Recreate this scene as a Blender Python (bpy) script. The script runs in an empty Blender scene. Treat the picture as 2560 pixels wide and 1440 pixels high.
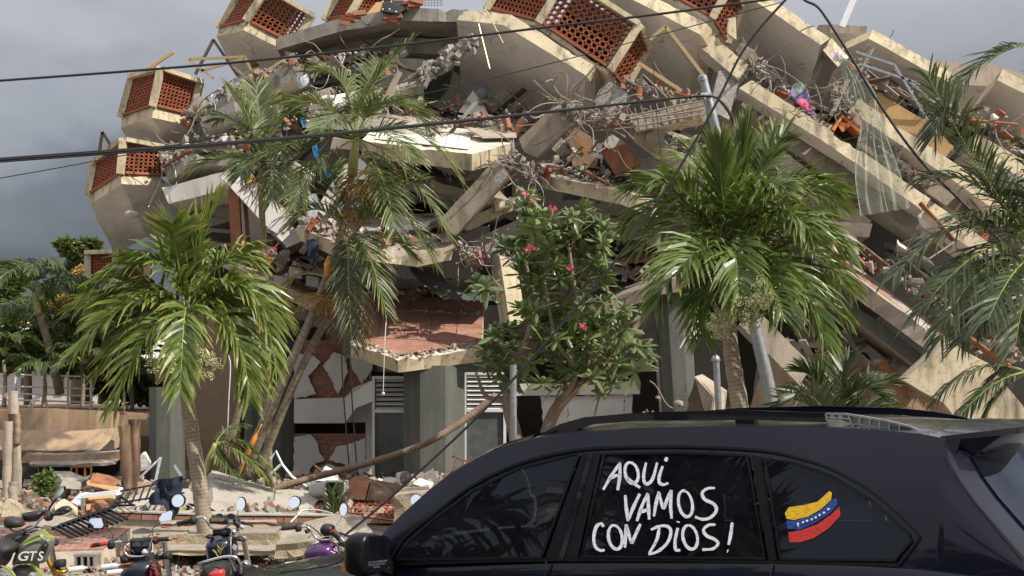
import bpy, bmesh, math, random
from mathutils import Vector as V, Matrix, noise, Euler
random.seed(11)
RD = math.radians
scene = bpy.context.scene
COL = scene.collection

# ------------------------------------------------------------------ camera
F = 3555.0; CX = 1280.0; HY = 960.0; CZ = 2.28      # focal length and horizon in photo pixels, eye height in metres
cam = bpy.data.cameras.new('camera'); camo = bpy.data.objects.new('camera', cam); COL.objects.link(camo)
camo.location = (0, 0, CZ); camo.rotation_euler = (RD(90), 0, 0)
cam.sensor_fit = 'HORIZONTAL'; cam.sensor_width = 36.0; cam.lens = 36.0 * F / 2560.0
cam.shift_y = (HY - 720.0) / 2560.0
cam.clip_start = 0.1; cam.clip_end = 6000
scene.camera = camo

# ------------------------------------------------------------------ sky and sun
SUN_AZ, SUN_EL = RD(64), RD(46)          # to the right of and behind the camera
world = bpy.data.worlds.new('World'); scene.world = world; world.use_nodes = True
nt = world.node_tree; nt.nodes.clear()
def N(t, typ, **kw):
    n = t.nodes.new(typ)
    for k, v in kw.items(): setattr(n, k, v)
    return n
def LK(t, a, b): t.links.new(a, b)
wo = N(nt, 'ShaderNodeOutputWorld'); bg = N(nt, 'ShaderNodeBackground'); bg.inputs['Strength'].default_value = 0.1
sky = N(nt, 'ShaderNodeTexSky', sky_type='NISHITA'); sky.sun_disc = False
sky.sun_elevation = SUN_EL; sky.sun_rotation = RD(180) - SUN_AZ
tc = N(nt, 'ShaderNodeTexCoord'); sep = N(nt, 'ShaderNodeSeparateXYZ'); LK(nt, tc.outputs['Generated'], sep.inputs[0])
mp = N(nt, 'ShaderNodeMapping'); mp.inputs['Scale'].default_value = (1.6, 1.6, 4.2); mp.inputs['Location'].default_value = (1.35, 0.6, 0.3); LK(nt, tc.outputs['Generated'], mp.inputs[0])
n1 = N(nt, 'ShaderNodeTexNoise'); n1.inputs['Scale'].default_value = 2.4; n1.inputs['Detail'].default_value = 7; n1.inputs['Roughness'].default_value = 0.52
n1.inputs['Distortion'].default_value = 0.35
LK(nt, mp.outputs[0], n1.inputs['Vector'])
# the storm bank: dark near the horizon, paler with height, uneven with the cloud noise
ma = N(nt, 'ShaderNodeMath', operation='MULTIPLY_ADD'); LK(nt, n1.outputs['Fac'], ma.inputs[0]); ma.inputs[1].default_value = 0.26; LK(nt, sep.outputs['Z'], ma.inputs[2])
rmp = N(nt, 'ShaderNodeValToRGB'); LK(nt, ma.outputs[0], rmp.inputs[0])
cr = rmp.color_ramp; cr.interpolation = 'EASE'
cr.elements[0].position = 0.15; cr.elements[0].color = (0.060, 0.063, 0.073, 1)
cr.elements[1].position = 1.0; cr.elements[1].color = (1.05, 1.05, 1.08, 1)
for p_, c_ in ((0.21, (0.066, 0.070, 0.082)), (0.255, (0.13, 0.136, 0.154)), (0.30, (0.27, 0.278, 0.302)), (0.38, (0.385, 0.395, 0.428)), (0.54, (0.66, 0.68, 0.72))):
    e = cr.elements.new(p_); e.color = (*c_, 1)
n2 = N(nt, 'ShaderNodeTexNoise'); n2.inputs['Scale'].default_value = 1.9; n2.inputs['Detail'].default_value = 5; LK(nt, mp.outputs[0], n2.inputs['Vector'])
r2 = N(nt, 'ShaderNodeMapRange'); r2.inputs[1].default_value = 0.3; r2.inputs[2].default_value = 0.7; r2.inputs[3].default_value = 8.0; r2.inputs[4].default_value = 11.5
LK(nt, n2.outputs['Fac'], r2.inputs[0])
sc_ = N(nt, 'ShaderNodeVectorMath', operation='SCALE'); LK(nt, rmp.outputs[0], sc_.inputs[0]); LK(nt, r2.outputs[0], sc_.inputs['Scale'])
mx = N(nt, 'ShaderNodeMix', data_type='RGBA'); mx.inputs['Factor'].default_value = 0.90
LK(nt, sky.outputs[0], mx.inputs['A']); LK(nt, sc_.outputs[0], mx.inputs['B'])
LK(nt, mx.outputs['Result'], bg.inputs['Color']); LK(nt, bg.outputs[0], wo.inputs[0])

sun = bpy.data.lights.new('sun', 'SUN'); suno = bpy.data.objects.new('sun', sun); COL.objects.link(suno)
sun.energy = 4.6; sun.angle = RD(0.6); sun.color = (1.0, 0.93, 0.82)
sd = V((math.sin(SUN_AZ) * math.cos(SUN_EL), -math.cos(SUN_AZ) * math.cos(SUN_EL), math.sin(SUN_EL)))
suno.rotation_euler = (-sd).to_track_quat('-Z', 'Y').to_euler(); suno.location = sd * 60
scene.view_settings.view_transform = 'Standard'; scene.view_settings.look = 'None'
scene.view_settings.exposure = 0.45; scene.view_settings.gamma = 1.0
try: scene.view_settings.use_curve_mapping = False
except Exception: pass
try:
    scene.cycles.max_bounces = 8; scene.cycles.diffuse_bounces = 4; scene.cycles.transparent_max_bounces = 12
except Exception: pass

# ------------------------------------------------------------------ helpers
def P(px, py, Y): return V(((px - CX) / F * Y, Y, CZ + (HY - py) / F * Y))
def M(px, Y): return px / F * Y                                # photo pixels to metres at depth Y
def U(a, b): return random.uniform(a, b)

def tag(o, label=None, cat=None, group=None, kind=None):
    if label: o['label'] = label
    if cat: o['category'] = cat; o['kind'] = 'thing'
    if group: o['group'] = group
    if kind: o['kind'] = kind
    return o
def thing(name, label, cat, loc=(0, 0, 0), group=None):
    o = bpy.data.objects.new(name, None); COL.objects.link(o); o.location = loc; o.empty_display_size = 0.2
    return tag(o, label, cat, group)
def wloc(o):
    l = V(o.location)
    while o.parent: o = o.parent; l = l + V(o.location)
    return l
class MB:
    def __init__(s): s.v = []; s.f = []; s.m = []; s.a = []
    def add(s, vs, fs, m=0):
        b = len(s.v); s.v += [V(x) for x in vs]
        for f in fs: s.f.append([i + b for i in f]); s.m.append(m)
    def box(s, c, sx, sy, sz, m=0, rot=None, taper=1.0):
        R = rot.to_matrix() if isinstance(rot, Euler) else (rot if rot else Matrix.Identity(3))
        vs = []
        for z in (-1, 1):
            k = taper if z > 0 else 1
            for x, y in ((-1, -1), (1, -1), (1, 1), (-1, 1)): vs.append(V(c) + R @ V((x * sx / 2 * k, y * sy / 2 * k, z * sz / 2)))
        s.add(vs, [(3, 2, 1, 0), (4, 5, 6, 7), (0, 1, 5, 4), (1, 2, 6, 5), (2, 3, 7, 6), (3, 0, 4, 7)], m)
    def bar(s, a, b, w, h=None, m=0, up=V((0, 0, 1))):
        a = V(a); b = V(b); h = h or w; t = (b - a)
        if t.length < 1e-6: return
        t.normalize(); sd_ = t.cross(up)
        if sd_.length < 1e-3: sd_ = t.cross(V((0, 1, 0)))
        sd_.normalize(); u = sd_.cross(t)
        vs = [p + sd_ * (i * w / 2) + u * (j * h / 2) for p in (a, b) for i, j in ((-1, -1), (1, -1), (1, 1), (-1, 1))]
        s.add(vs, [(3, 2, 1, 0), (4, 5, 6, 7), (0, 1, 5, 4), (1, 2, 6, 5), (2, 3, 7, 6), (3, 0, 4, 7)], m)
    def tube(s, pts, r, n=6, m=0, cap=True):
        pts = [V(p) for p in pts]; k = len(pts)
        rr = r if isinstance(r, (list, tuple)) else [r] * k
        ref = None; rings = []
        for i in range(k):
            t = pts[min(i + 1, k - 1)] - pts[max(i - 1, 0)]
            if t.length < 1e-9: t = V((0, 0, 1))
            t.normalize()
            if ref is None:
                ref = t.cross(V((0, 0, 1)))
                if ref.length < 0.05: ref = t.cross(V((1, 0, 0)))
            ref = (ref - t * ref.dot(t)); ref.normalize(); bn = t.cross(ref)
            rings.append([pts[i] + (ref * math.cos(q) + bn * math.sin(q)) * rr[i] for q in [2 * math.pi * j / n for j in range(n)]])
        b = len(s.v)
        for R_ in rings: s.v += R_
        for i in range(k - 1):
            for j in range(n):
                s.f.append([b + i * n + j, b + i * n + (j + 1) % n, b + (i + 1) * n + (j + 1) % n, b + (i + 1) * n + j]); s.m.append(m)
        if cap:
            s.f.append([b + j for j in range(n)][::-1]); s.m.append(m); s.f.append([b + (k - 1) * n + j for j in range(n)]); s.m.append(m)
    def lathe(s, c, axis, prof, n=16, m=0):
        axis = V(axis).normalized(); q = axis.to_track_quat('Z', 'Y').to_matrix(); b = len(s.v); c = V(c)
        for r, h in prof:
            for j in range(n):
                a = 2 * math.pi * j / n; s.v.append(c + q @ V((r * math.cos(a), r * math.sin(a), h)))
        for i in range(len(prof) - 1):
            for j in range(n):
                s.f.append([b + i * n + j, b + i * n + (j + 1) % n, b + (i + 1) * n + (j + 1) % n, b + (i + 1) * n + j]); s.m.append(m)
        s.f.append([b + j for j in range(n)][::-1]); s.m.append(m)
        s.f.append([b + (len(prof) - 1) * n + j for j in range(n)]); s.m.append(m)
    def prism(s, poly, ext, m=0, mside=None):
        """polygon (3-D points) extruded by a vector"""
        k = len(poly); vs = [V(p) for p in poly] + [V(p) + V(ext) for p in poly]
        b = len(s.v); s.v += vs
        s.f.append([b + i for i in range(k)][::-1]); s.m.append(m); s.f.append([b + k + i for i in range(k)]); s.m.append(m)
        for i in range(k):
            s.f.append([b + i, b + (i + 1) % k, b + k + (i + 1) % k, b + k + i]); s.m.append(m if mside is None else mside)
    def hull(s, pts, m=0):
        bm = bmesh.new(); vv = [bm.verts.new(p) for p in pts]
        r = bmesh.ops.convex_hull(bm, input=vv)
        bmesh.ops.delete(bm, geom=[g for g in r['geom_interior'] if isinstance(g, bmesh.types.BMVert)], context='VERTS')
        bm.verts.index_update(); b = len(s.v)
        s.v += [v.co.copy() for v in bm.verts]
        for f in bm.faces: s.f.append([b + v.index for v in f.verts]); s.m.append(m)
        bm.free()
    def jitter(s, amp, sc=2.0):
        for i, v in enumerate(s.v): s.v[i] = v + noise.noise_vector(v * sc) * amp
    def mesh(s, name, mats, origin=V((0, 0, 0)), smooth=False, tip=None):
        me = bpy.data.meshes.new(name); me.from_pydata([v - origin for v in s.v], [], s.f)
        for mt in (mats if isinstance(mats, (list, tuple)) else [mats]): me.materials.append(mt)
        if any(s.m): me.polygons.foreach_set('material_index', s.m)
        if smooth: me.polygons.foreach_set('use_smooth', [True] * len(s.f))
        if s.a and len(s.a) == len(s.v):
            at = me.attributes.new('tip', 'FLOAT', 'POINT'); at.data.foreach_set('value', s.a)
        me.update(); return me
    def build(s, name, mats, parent=None, smooth=False, recalc=True, angle=None):
        if not s.v: return None
        c = V((sum(v.x for v in s.v), sum(v.y for v in s.v), sum(v.z for v in s.v))) / len(s.v)
        me = s.mesh(name, mats, c, smooth)
        if recalc:
            bm = bmesh.new(); bm.from_mesh(me); bmesh.ops.recalc_face_normals(bm, faces=bm.faces); bm.to_mesh(me); bm.free()
        if angle is not None:
            me.polygons.foreach_set('use_smooth', [True] * len(me.polygons))
            try: me.set_sharp_from_angle(angle=RD(angle))
            except Exception: pass
        o = bpy.data.objects.new(name, me); COL.objects.link(o)
        if parent: o.parent = parent; o.location = c - wloc(parent)
        else: o.location = c
        return o
def inst(name, me, loc, parent=None, rot=None, scale=None):
    o = bpy.data.objects.new(name, me); COL.objects.link(o)
    if parent: o.parent = parent; loc = V(loc) - wloc(parent)
    o.location = loc
    if rot is not None: o.rotation_euler = rot
    if scale is not None: o.scale = scale if isinstance(scale, (tuple, list, V)) else (scale,) * 3
    return o

# ------------------------------------------------------------------ materials
def newmat(name):
    m = bpy.data.materials.new(name); m.use_nodes = True; t = m.node_tree
    return m, t, t.nodes['Principled BSDF']
def objvec(t, scale=(1, 1, 1), rnd=True):
    tc = N(t, 'ShaderNodeTexCoord'); mp = N(t, 'ShaderNodeMapping'); mp.inputs['Scale'].default_value = scale
    LK(t, tc.outputs['Object'], mp.inputs[0])
    if rnd:
        oi = N(t, 'ShaderNodeObjectInfo'); ml = N(t, 'ShaderNodeMath', operation='MULTIPLY'); ml.inputs[1].default_value = 37.0
        LK(t, oi.outputs['Random'], ml.inputs[0]); cb = N(t, 'ShaderNodeCombineXYZ')
        for i in range(3): LK(t, ml.outputs[0], cb.inputs[i])
        LK(t, cb.outputs[0], mp.inputs['Location'])
    return mp.outputs[0]
def nz(t, vec, scale, detail=4, rough=0.55, dist=0.0):
    n = N(t, 'ShaderNodeTexNoise'); n.inputs['Scale'].default_value = scale; n.inputs['Detail'].default_value = detail
    n.inputs['Roughness'].default_value = rough; n.inputs['Distortion'].default_value = dist; LK(t, vec, n.inputs['Vector']); return n.outputs['Fac']
def rng(t, fac, a, b, c=0.0, d=1.0):
    r = N(t, 'ShaderNodeMapRange'); LK(t, fac, r.inputs[0])
    for i, x in enumerate((a, b, c, d)): r.inputs[i + 1].default_value = x
    return r.outputs[0]
def mixc(t, fac, a, b):
    m = N(t, 'ShaderNodeMix', data_type='RGBA')
    if isinstance(fac, (int, float)): m.inputs['Factor'].default_value = fac
    else: LK(t, fac, m.inputs['Factor'])
    for k, x in (('A', a), ('B', b)):
        if isinstance(x, (tuple, list)): m.inputs[k].default_value = (*x[:3], 1)
        else: LK(t, x, m.inputs[k])
    return m.outputs['Result']
def bump(t, bsdf, fac, strength=0.4, dist=0.02):
    b = N(t, 'ShaderNodeBump'); b.inputs['Strength'].default_value = strength; b.inputs['Distance'].default_value = dist
    LK(t, fac, b.inputs['Height']); LK(t, b.outputs[0], bsdf.inputs['Normal'])
def mul(t, a, b):
    m = N(t, 'ShaderNodeMath', operation='MULTIPLY')
    for i, x in enumerate((a, b)):
        if isinstance(x, (int, float)): m.inputs[i].default_value = x
        else: LK(t, x, m.inputs[i])
    return m.outputs[0]
def concrete(name, base, dirt, spot, big=0.7, streak=0.5, speck=0.35, rough=0.9, bs=0.35, bscale=22, bd=0.02, crack=0.0):
    m, t, b = newmat(name); vec = objvec(t)
    c = mixc(t, rng(t, nz(t, vec, big, 5, 0.6), 0.38, 0.66), base, dirt)
    sv = objvec(t, (3.2, 3.2, 0.35))
    c = mixc(t, mul(t, rng(t, nz(t, sv, 1.6, 4), 0.5, 0.72), streak), c, spot)
    c = mixc(t, mul(t, rng(t, nz(t, vec, 9.0, 6, 0.7), 0.56, 0.68), speck), c, spot)
    c = mixc(t, mul(t, rng(t, nz(t, vec, 30.0, 3, 0.7), 0.42, 0.7), 0.22), c, tuple(min(1, x * 1.25) for x in base))
    if crack:                                         # thin branching cracks where a second noise lets them through
        wv = N(t, 'ShaderNodeVectorMath', operation='MULTIPLY_ADD'); nn_ = N(t, 'ShaderNodeTexNoise'); nn_.inputs['Scale'].default_value = 2.5; LK(t, vec, nn_.inputs['Vector'])
        LK(t, nn_.outputs['Color'], wv.inputs[0]); wv.inputs[1].default_value = (0.5, 0.5, 0.5); LK(t, vec, wv.inputs[2])
        vo = N(t, 'ShaderNodeTexVoronoi', feature='DISTANCE_TO_EDGE'); vo.inputs['Scale'].default_value = 0.95; LK(t, wv.outputs[0], vo.inputs['Vector'])
        cf = mul(t, rng(t, vo.outputs['Distance'], 0.004, 0.016, 1.0, 0.0), rng(t, nz(t, vec, 0.55, 2), 0.54, 0.62)); c = mixc(t, mul(t, cf, crack), c, (0.06, 0.05, 0.04))
    LK(t, c, b.inputs['Base Color']); b.inputs['Roughness'].default_value = rough; b.inputs['Specular IOR Level'].default_value = 0.25
    bump(t, b, nz(t, vec, bscale, 6, 0.7), bs, bd); return m
def plain(name, col, rough=0.6, metal=0.0, var=0.15, vs=6.0, spec=0.4, coat=0.0, bs=0.0):
    m, t, b = newmat(name)
    b.inputs['Roughness'].default_value = rough; b.inputs['Metallic'].default_value = metal; b.inputs['Specular IOR Level'].default_value = spec
    vec = objvec(t); f = nz(t, vec, vs, 5, 0.6)
    c = mixc(t, rng(t, f, 0.35, 0.7), tuple(x * (1 - var) for x in col), tuple(min(1, x * (1 + var)) for x in col))
    LK(t, c, b.inputs['Base Color'])
    if coat: b.inputs['Coat Weight'].default_value = coat; b.inputs['Coat Roughness'].default_value = 0.05
    if bs: bump(t, b, nz(t, vec, vs * 6, 6, 0.7), bs, 0.01)
    return m
MT = {}
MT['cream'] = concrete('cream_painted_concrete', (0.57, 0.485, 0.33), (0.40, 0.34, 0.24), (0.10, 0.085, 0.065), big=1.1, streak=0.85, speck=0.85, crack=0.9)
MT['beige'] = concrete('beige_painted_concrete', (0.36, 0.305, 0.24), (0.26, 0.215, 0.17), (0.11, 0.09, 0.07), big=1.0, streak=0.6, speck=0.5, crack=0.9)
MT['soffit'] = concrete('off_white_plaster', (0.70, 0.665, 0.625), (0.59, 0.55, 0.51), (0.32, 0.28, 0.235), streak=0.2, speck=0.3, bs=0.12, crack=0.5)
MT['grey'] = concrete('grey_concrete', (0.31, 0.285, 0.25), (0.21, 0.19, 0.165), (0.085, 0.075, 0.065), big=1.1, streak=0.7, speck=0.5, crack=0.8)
MT['raw'] = concrete('broken_raw_concrete', (0.36, 0.34, 0.31), (0.20, 0.185, 0.17), (0.085, 0.08, 0.07), big=2.5, streak=0.1, speck=0.7, bs=1.0, bscale=14, bd=0.06)
MT['dust'] = concrete('dusty_concrete', (0.36, 0.315, 0.26), (0.24, 0.205, 0.165), (0.11, 0.09, 0.07), big=1.8, streak=0.1, speck=0.6, bs=0.8, bscale=12, bd=0.05)
MT['white'] = concrete('white_plaster', (0.58, 0.56, 0.535), (0.47, 0.445, 0.415), (0.38, 0.33, 0.28), streak=0.2, speck=0.2, bs=0.12)
MT['stucco'] = concrete('white_pebble_render', (0.45, 0.415, 0.365), (0.35, 0.315, 0.27), (0.18, 0.155, 0.125), streak=0.2, speck=0.6, bs=0.9, bscale=38, bd=0.03)
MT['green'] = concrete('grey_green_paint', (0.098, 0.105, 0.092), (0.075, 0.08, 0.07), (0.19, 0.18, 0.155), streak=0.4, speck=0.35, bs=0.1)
MT['brownwall'] = concrete('peeling_brown_render', (0.36, 0.255, 0.165), (0.29, 0.20, 0.13), (0.16, 0.11, 0.08), streak=0.6, speck=0.4)
MT['dark'] = concrete('shade_dark_interior', (0.045, 0.039, 0.034), (0.03, 0.025, 0.022), (0.03, 0.025, 0.02), streak=0.2)  # near-black colour stands in for the deep shade of gaps and rooms
MT['ochre'] = concrete('ochre_wall_paint', (0.42, 0.27, 0.12), (0.33, 0.21, 0.10), (0.2, 0.14, 0.09), streak=0.3)
MT['terra'] = concrete('terracotta_block', (0.31, 0.105, 0.056), (0.235, 0.078, 0.042), (0.17, 0.085, 0.06), big=3, streak=0.1, speck=0.3, bs=0.25, rough=0.8)
MT['brick'] = concrete('broken_red_brick', (0.28, 0.125, 0.085), (0.22, 0.10, 0.07), (0.38, 0.31, 0.25), big=3, streak=0.3, speck=0.75, bs=0.6)
MT['redtile'] = concrete('red_floor_tile', (0.32, 0.165, 0.12), (0.27, 0.135, 0.10), (0.44, 0.33, 0.27), big=1.2, streak=0.5, speck=0.55, rough=0.55, bs=0.1)
MT['whitetile'] = plain('white_floor_tile', (0.72, 0.69, 0.64), 0.35, var=0.08)
MT['grout'] = plain('pale_mortar', (0.52, 0.45, 0.37), 0.95, bs=0.3)
MT['orange'] = plain('orange_wall_paint', (0.45, 0.14, 0.035), 0.8)
MT['wood'] = concrete('brown_wood', (0.30, 0.13, 0.065), (0.22, 0.09, 0.045), (0.12, 0.05, 0.03), big=2, streak=0.8, speck=0.1, rough=0.6, bs=0.1)
MT['darkred'] = plain('dark_red_panel', (0.12, 0.028, 0.022), 0.6)
MT['tanwood'] = concrete('tan_board', (0.46, 0.27, 0.12), (0.38, 0.21, 0.09), (0.24, 0.12, 0.06), big=2, streak=0.5, speck=0.2, rough=0.7, bs=0.1)
MT['alu'] = plain('bronze_aluminium', (0.42, 0.31, 0.17), 0.4, 0.35, var=0.1)
MT['darkalu'] = plain('dark_aluminium', (0.14, 0.105, 0.075), 0.45, 0.3)
MT['whitealu'] = plain('white_aluminium', (0.70, 0.70, 0.70), 0.4, 0.1, var=0.06)
MT['steel'] = plain('galvanised_steel', (0.30, 0.32, 0.34), 0.42, 0.6, var=0.2, vs=14)
MT['rebar'] = concrete('rusty_rebar', (0.25, 0.22, 0.19), (0.20, 0.15, 0.11), (0.15, 0.07, 0.035), big=4, streak=0.1, speck=0.4, rough=0.75)
MT['black'] = plain('black_rubber', (0.012, 0.012, 0.013), 0.5, var=0.3)
MT['cable'] = plain('black_cable', (0.014, 0.014, 0.016), 0.45, var=0.2)
MT['blackmetal'] = plain('black_painted_metal', (0.018, 0.018, 0.02), 0.4, 0.2, var=0.2)
MT['cardboard'] = plain('brown_cardboard', (0.25, 0.16, 0.10), 0.85, var=0.15)
MT['blue'] = plain('blue_fabric', (0.035, 0.16, 0.40), 0.8, var=0.25)
MT['navyf'] = plain('navy_fabric', (0.022, 0.030, 0.055), 0.9, var=0.3)
MT['lilac'] = plain('lilac_fabric', (0.26, 0.22, 0.38), 0.9)
MT['whitef'] = plain('white_fabric', (0.60, 0.58, 0.60), 0.9, var=0.12)
MT['plasticw'] = plain('white_plastic', (0.55, 0.55, 0.53), 0.4, var=0.06)
MT['glassd'] = plain('dim_window_glass', (0.10, 0.11, 0.11), 0.12, var=0.2, spec=0.6)
# ------------------------------------------------------------------ building pieces
def resample(pts, step):
    out = []
    for a, b in zip(pts[:-1], pts[1:]):
        n = max(1, int((b - a).length / step + 0.5))
        for i in range(n): out.append(a + (b - a) * (i / n))
    out.append(pts[-1]); return out
def plate(name, label, pts, h_px, depth, r=0.0, yaw=0.0, mats=('cream', 'soffit', 'dust', 'raw'), jag=(0.0, 0.0), chip=0.035, cat='slab', group=None,
          parent=None, step=0.16, rough=0.015, planar=False):
    """a floor slab or beam: front-top edge polyline in photo space, thickness, depth into the building, pitch r (+: back edge lower)"""
    p3 = [P(*p) for p in pts]; Ya = sum(p[2] for p in pts) / len(pts); h = M(h_px, Ya)
    r = RD(r); yaw = RD(yaw)
    D = V((math.sin(yaw) * math.cos(r), math.cos(yaw) * math.cos(r), -math.sin(r)))
    A = (p3[-1] - p3[0]).normalized(); T = A.cross(D).normalized()
    if T.z > 0: T = -T
    if planar:                                        # bring the inner corner points onto the plane of the slab
        c0 = V((0, 0, CZ))
        for i in range(1, len(p3) - 1):
            d0 = p3[i] - c0; p3[i] = c0 + d0 * ((p3[0] - c0).dot(T) / d0.dot(T))
    line = resample(p3, step); n = len(line); nd = max(1, int(depth / 0.45)); mb = MB()
    ring = nd * 2 + 2; sp = [1.0] * n; chip *= 0.35
    for _ in range(int(n * (0.03 + chip * 2.5) * U(0.6, 1.4))):   # a few spalled bites out of the front edge
        k0 = random.randrange(n); w_ = random.randrange(1, 4); d_ = U(4, 9)
        for dk in range(-w_, w_ + 1):
            if 0 <= k0 + dk < n: sp[k0 + dk] = d_ * (1 - abs(dk) / (w_ + 1)) * U(0.6, 1.2) + 1
    for i, p in enumerate(line):
        for j in range(nd + 1):                       # top row, front to back
            q = p + D * (depth * j / nd)
            if j == 0: q += (D * abs(U(0, chip)) + T * abs(U(0, chip))) * sp[i]
            mb.v.append(q)
        for j in range(nd + 1):                       # bottom row, back to front
            q = p + D * (depth * (nd - j) / nd) + T * h
            if j == nd: q += D * abs(U(0, chip * 0.6))
            mb.v.append(q)
    for e, amp in ((0, jag[0]), (n - 1, jag[1])):
        if amp > 0:
            sgn = 1 if e == 0 else -1
            for k in range(ring): mb.v[e * ring + k] = mb.v[e * ring + k] + A * (sgn * U(-0.3, 1) * amp) + V((U(-1, 1), U(-1, 1), U(-1, 1))) * amp * 0.15
    for i, v in enumerate(mb.v): mb.v[i] = v + noise.noise_vector(v * 1.7) * rough + noise.noise_vector(v * 6.3) * rough * 0.35
    for i in range(n - 1):
        for k in range(ring):
            k2 = (k + 1) % ring
            mi = 2 if k < nd else (3 if k == nd else (1 if k < ring - 1 else 0))
            mb.f.append([i * ring + k, i * ring + k2, (i + 1) * ring + k2, (i + 1) * ring + k]); mb.m.append(mi)
    for e, amp in ((0, jag[0]), (n - 1, jag[1])):
        for j in range(nd):
            mb.f.append([e * ring + j, e * ring + j + 1, e * ring + ring - 2 - j, e * ring + ring - 1 - j]); mb.m.append(3 if amp > 0 else 0)
    o = mb.build(name, [MT[x] for x in mats], parent)
    if not parent: tag(o, label, cat, group)
    o_info = dict(p3=p3, D=D * depth, T=T * h, A=A)
    PL[name] = o_info
    return o, o_info
PL = {}
def qbar(mb, a, b, w, d, m=0):
    """frame bar between 3-D points, w across the view, d deep"""
    a = V(a); b = V(b); t = (b - a).normalized(); fw = V((0, 1, 0)); fw = (fw - t * fw.dot(t)).normalized(); s_ = t.cross(fw)
    vs = [p + s_ * (i * w / 2) + fw * (j * d / 2) for p in (a, b) for i, j in ((-1, -1), (1, -1), (1, 1), (-1, 1))]
    mb.add(vs, [(3, 2, 1, 0), (4, 5, 6, 7), (0, 1, 5, 4), (1, 2, 6, 5), (2, 3, 7, 6), (3, 0, 4, 7)], m)
def block_mesh(u, v, n):
    """one hollow clay screen block: rounded ring filling the cell spanned by u and v, n is its depth"""
    mb = MB(); o8 = []; i8 = []
    for k in range(8):
        a = math.pi / 8 + k * math.pi / 4
        def sup(c, e): return math.copysign(abs(c) ** e, c)
        ox, oy = math.cos(a), math.sin(a); m_ = max(abs(ox), abs(oy)); ox, oy = ox / m_, oy / m_
        # chamfer small: move the octagon towards a square
        ox, oy = sup(ox, 0.55), sup(oy, 0.55)
        o8.append((ox * 0.493, oy * 0.493)); ix, iy = sup(math.cos(a) / 0.924, 0.7), sup(math.sin(a) / 0.924, 0.7); i8.append((ix * 0.36, iy * 0.36))
    for z in (0, 1):
        for q in o8: mb.v.append(u * q[0] + v * q[1] + n * z)
        for q in i8: mb.v.append(u * q[0] + v * q[1] + n * z)
    for k in range(8):
        k2 = (k + 1) % 8
        mb.f += [[k, k2, 8 + k2, 8 + k], [16 + k2, 16 + k, 24 + k, 24 + k2], [k2, k, 16 + k, 16 + k2], [8 + k, 8 + k2, 24 + k2, 24 + k]]; mb.m += [0] * 4
    me = mb.mesh('screen_block', MT['terra'])
    bm = bmesh.new(); bm.from_mesh(me); bmesh.ops.recalc_face_normals(bm, faces=bm.faces); bm.to_mesh(me); bm.free()
    return me
def screen(parent, BL, BR, TL, nu, nv, depth=0.10, skip=None):
    """panel of clay blocks in the parallelogram BL, BR, TL, each block an object"""
    U_ = (BR - BL) / nu; V_ = (TL - BL) / nv; n = U_.cross(V_).normalized()
    if n.y < 0: n = -n
    me = block_mesh(U_, V_, n * depth)
    for i in range(nu):
        for j in range(nv):
            if skip and skip(i, j): continue
            inst('screen_block', me, BL + U_ * (i + 0.5) + V_ * (j + 0.5) + n * U(-0.006, 0.006), parent)
    return n
def tiles(parent, O, Uv, Vv, nu, nv, mat, gap=0.02, th=0.012, stag=False, skip=None, name='tile'):
    u = Uv / nu; v = Vv / nv; n = u.cross(v).normalized()
    if n.z < 0: n = -n
    mb = MB(); a = u * (0.5 - gap / u.length / 2); b = v * (0.5 - gap / v.length / 2)
    mb.prism([-a - b, a - b, a + b, -a + b], n * th); me = mb.mesh(name, mat)
    bm = bmesh.new(); bm.from_mesh(me); bmesh.ops.recalc_face_normals(bm, faces=bm.faces); bm.to_mesh(me); bm.free()
    for j in range(nv):
        for i in range(nu):
            if skip and skip(i, j): continue
            off = 0.5 if (stag and j % 2) else 0
            inst(name, me, O + u * (i + 0.5 + off) + v * (j + 0.5) + n * U(0, 0.004), parent)
def chunk_pts(size, n=13, flat=1.0):
    pts = []
    for _ in range(n):
        d = V((random.gauss(0, 1), random.gauss(0, 1), random.gauss(0, 1))).normalized() * U(0.75, 1.0)
        pts.append(V((d.x * size, d.y * size * U(0.7, 1), d.z * size * flat)))
    return pts
CH = {}
def chunk_mesh(mat, k, flat=0.7):
    key = (mat, k)
    if key not in CH:
        mb = MB(); mb.hull(chunk_pts(1.0, 11, flat)); CH[key] = mb.mesh('concrete_chunk', MT[mat])
    return CH[key]
def rx(): return Euler((U(-1, 1) * 3, U(-1, 1) * 3, U(-3, 3)))
def chunks(label, group, pts, size, mats=('raw', 'dust'), name='concrete_chunk', cat='rubble'):
    """single chunks at given 3-D points"""
    for p in pts:
        s_ = U(*size)
        o = inst(name, chunk_mesh(random.choice(mats), random.randrange(6)), p, None, rx(), (s_, s_ * U(0.6, 1), s_ * U(0.5, 0.9)))
        tag(o, label, cat, group)
def scatter_px(poly_rect, Y, n, dy=0.5):
    x0, y0, x1, y1 = poly_rect
    return [P(U(x0, x1), U(y0, y1), Y + U(-dy, dy)) for _ in range(n)]
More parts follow.
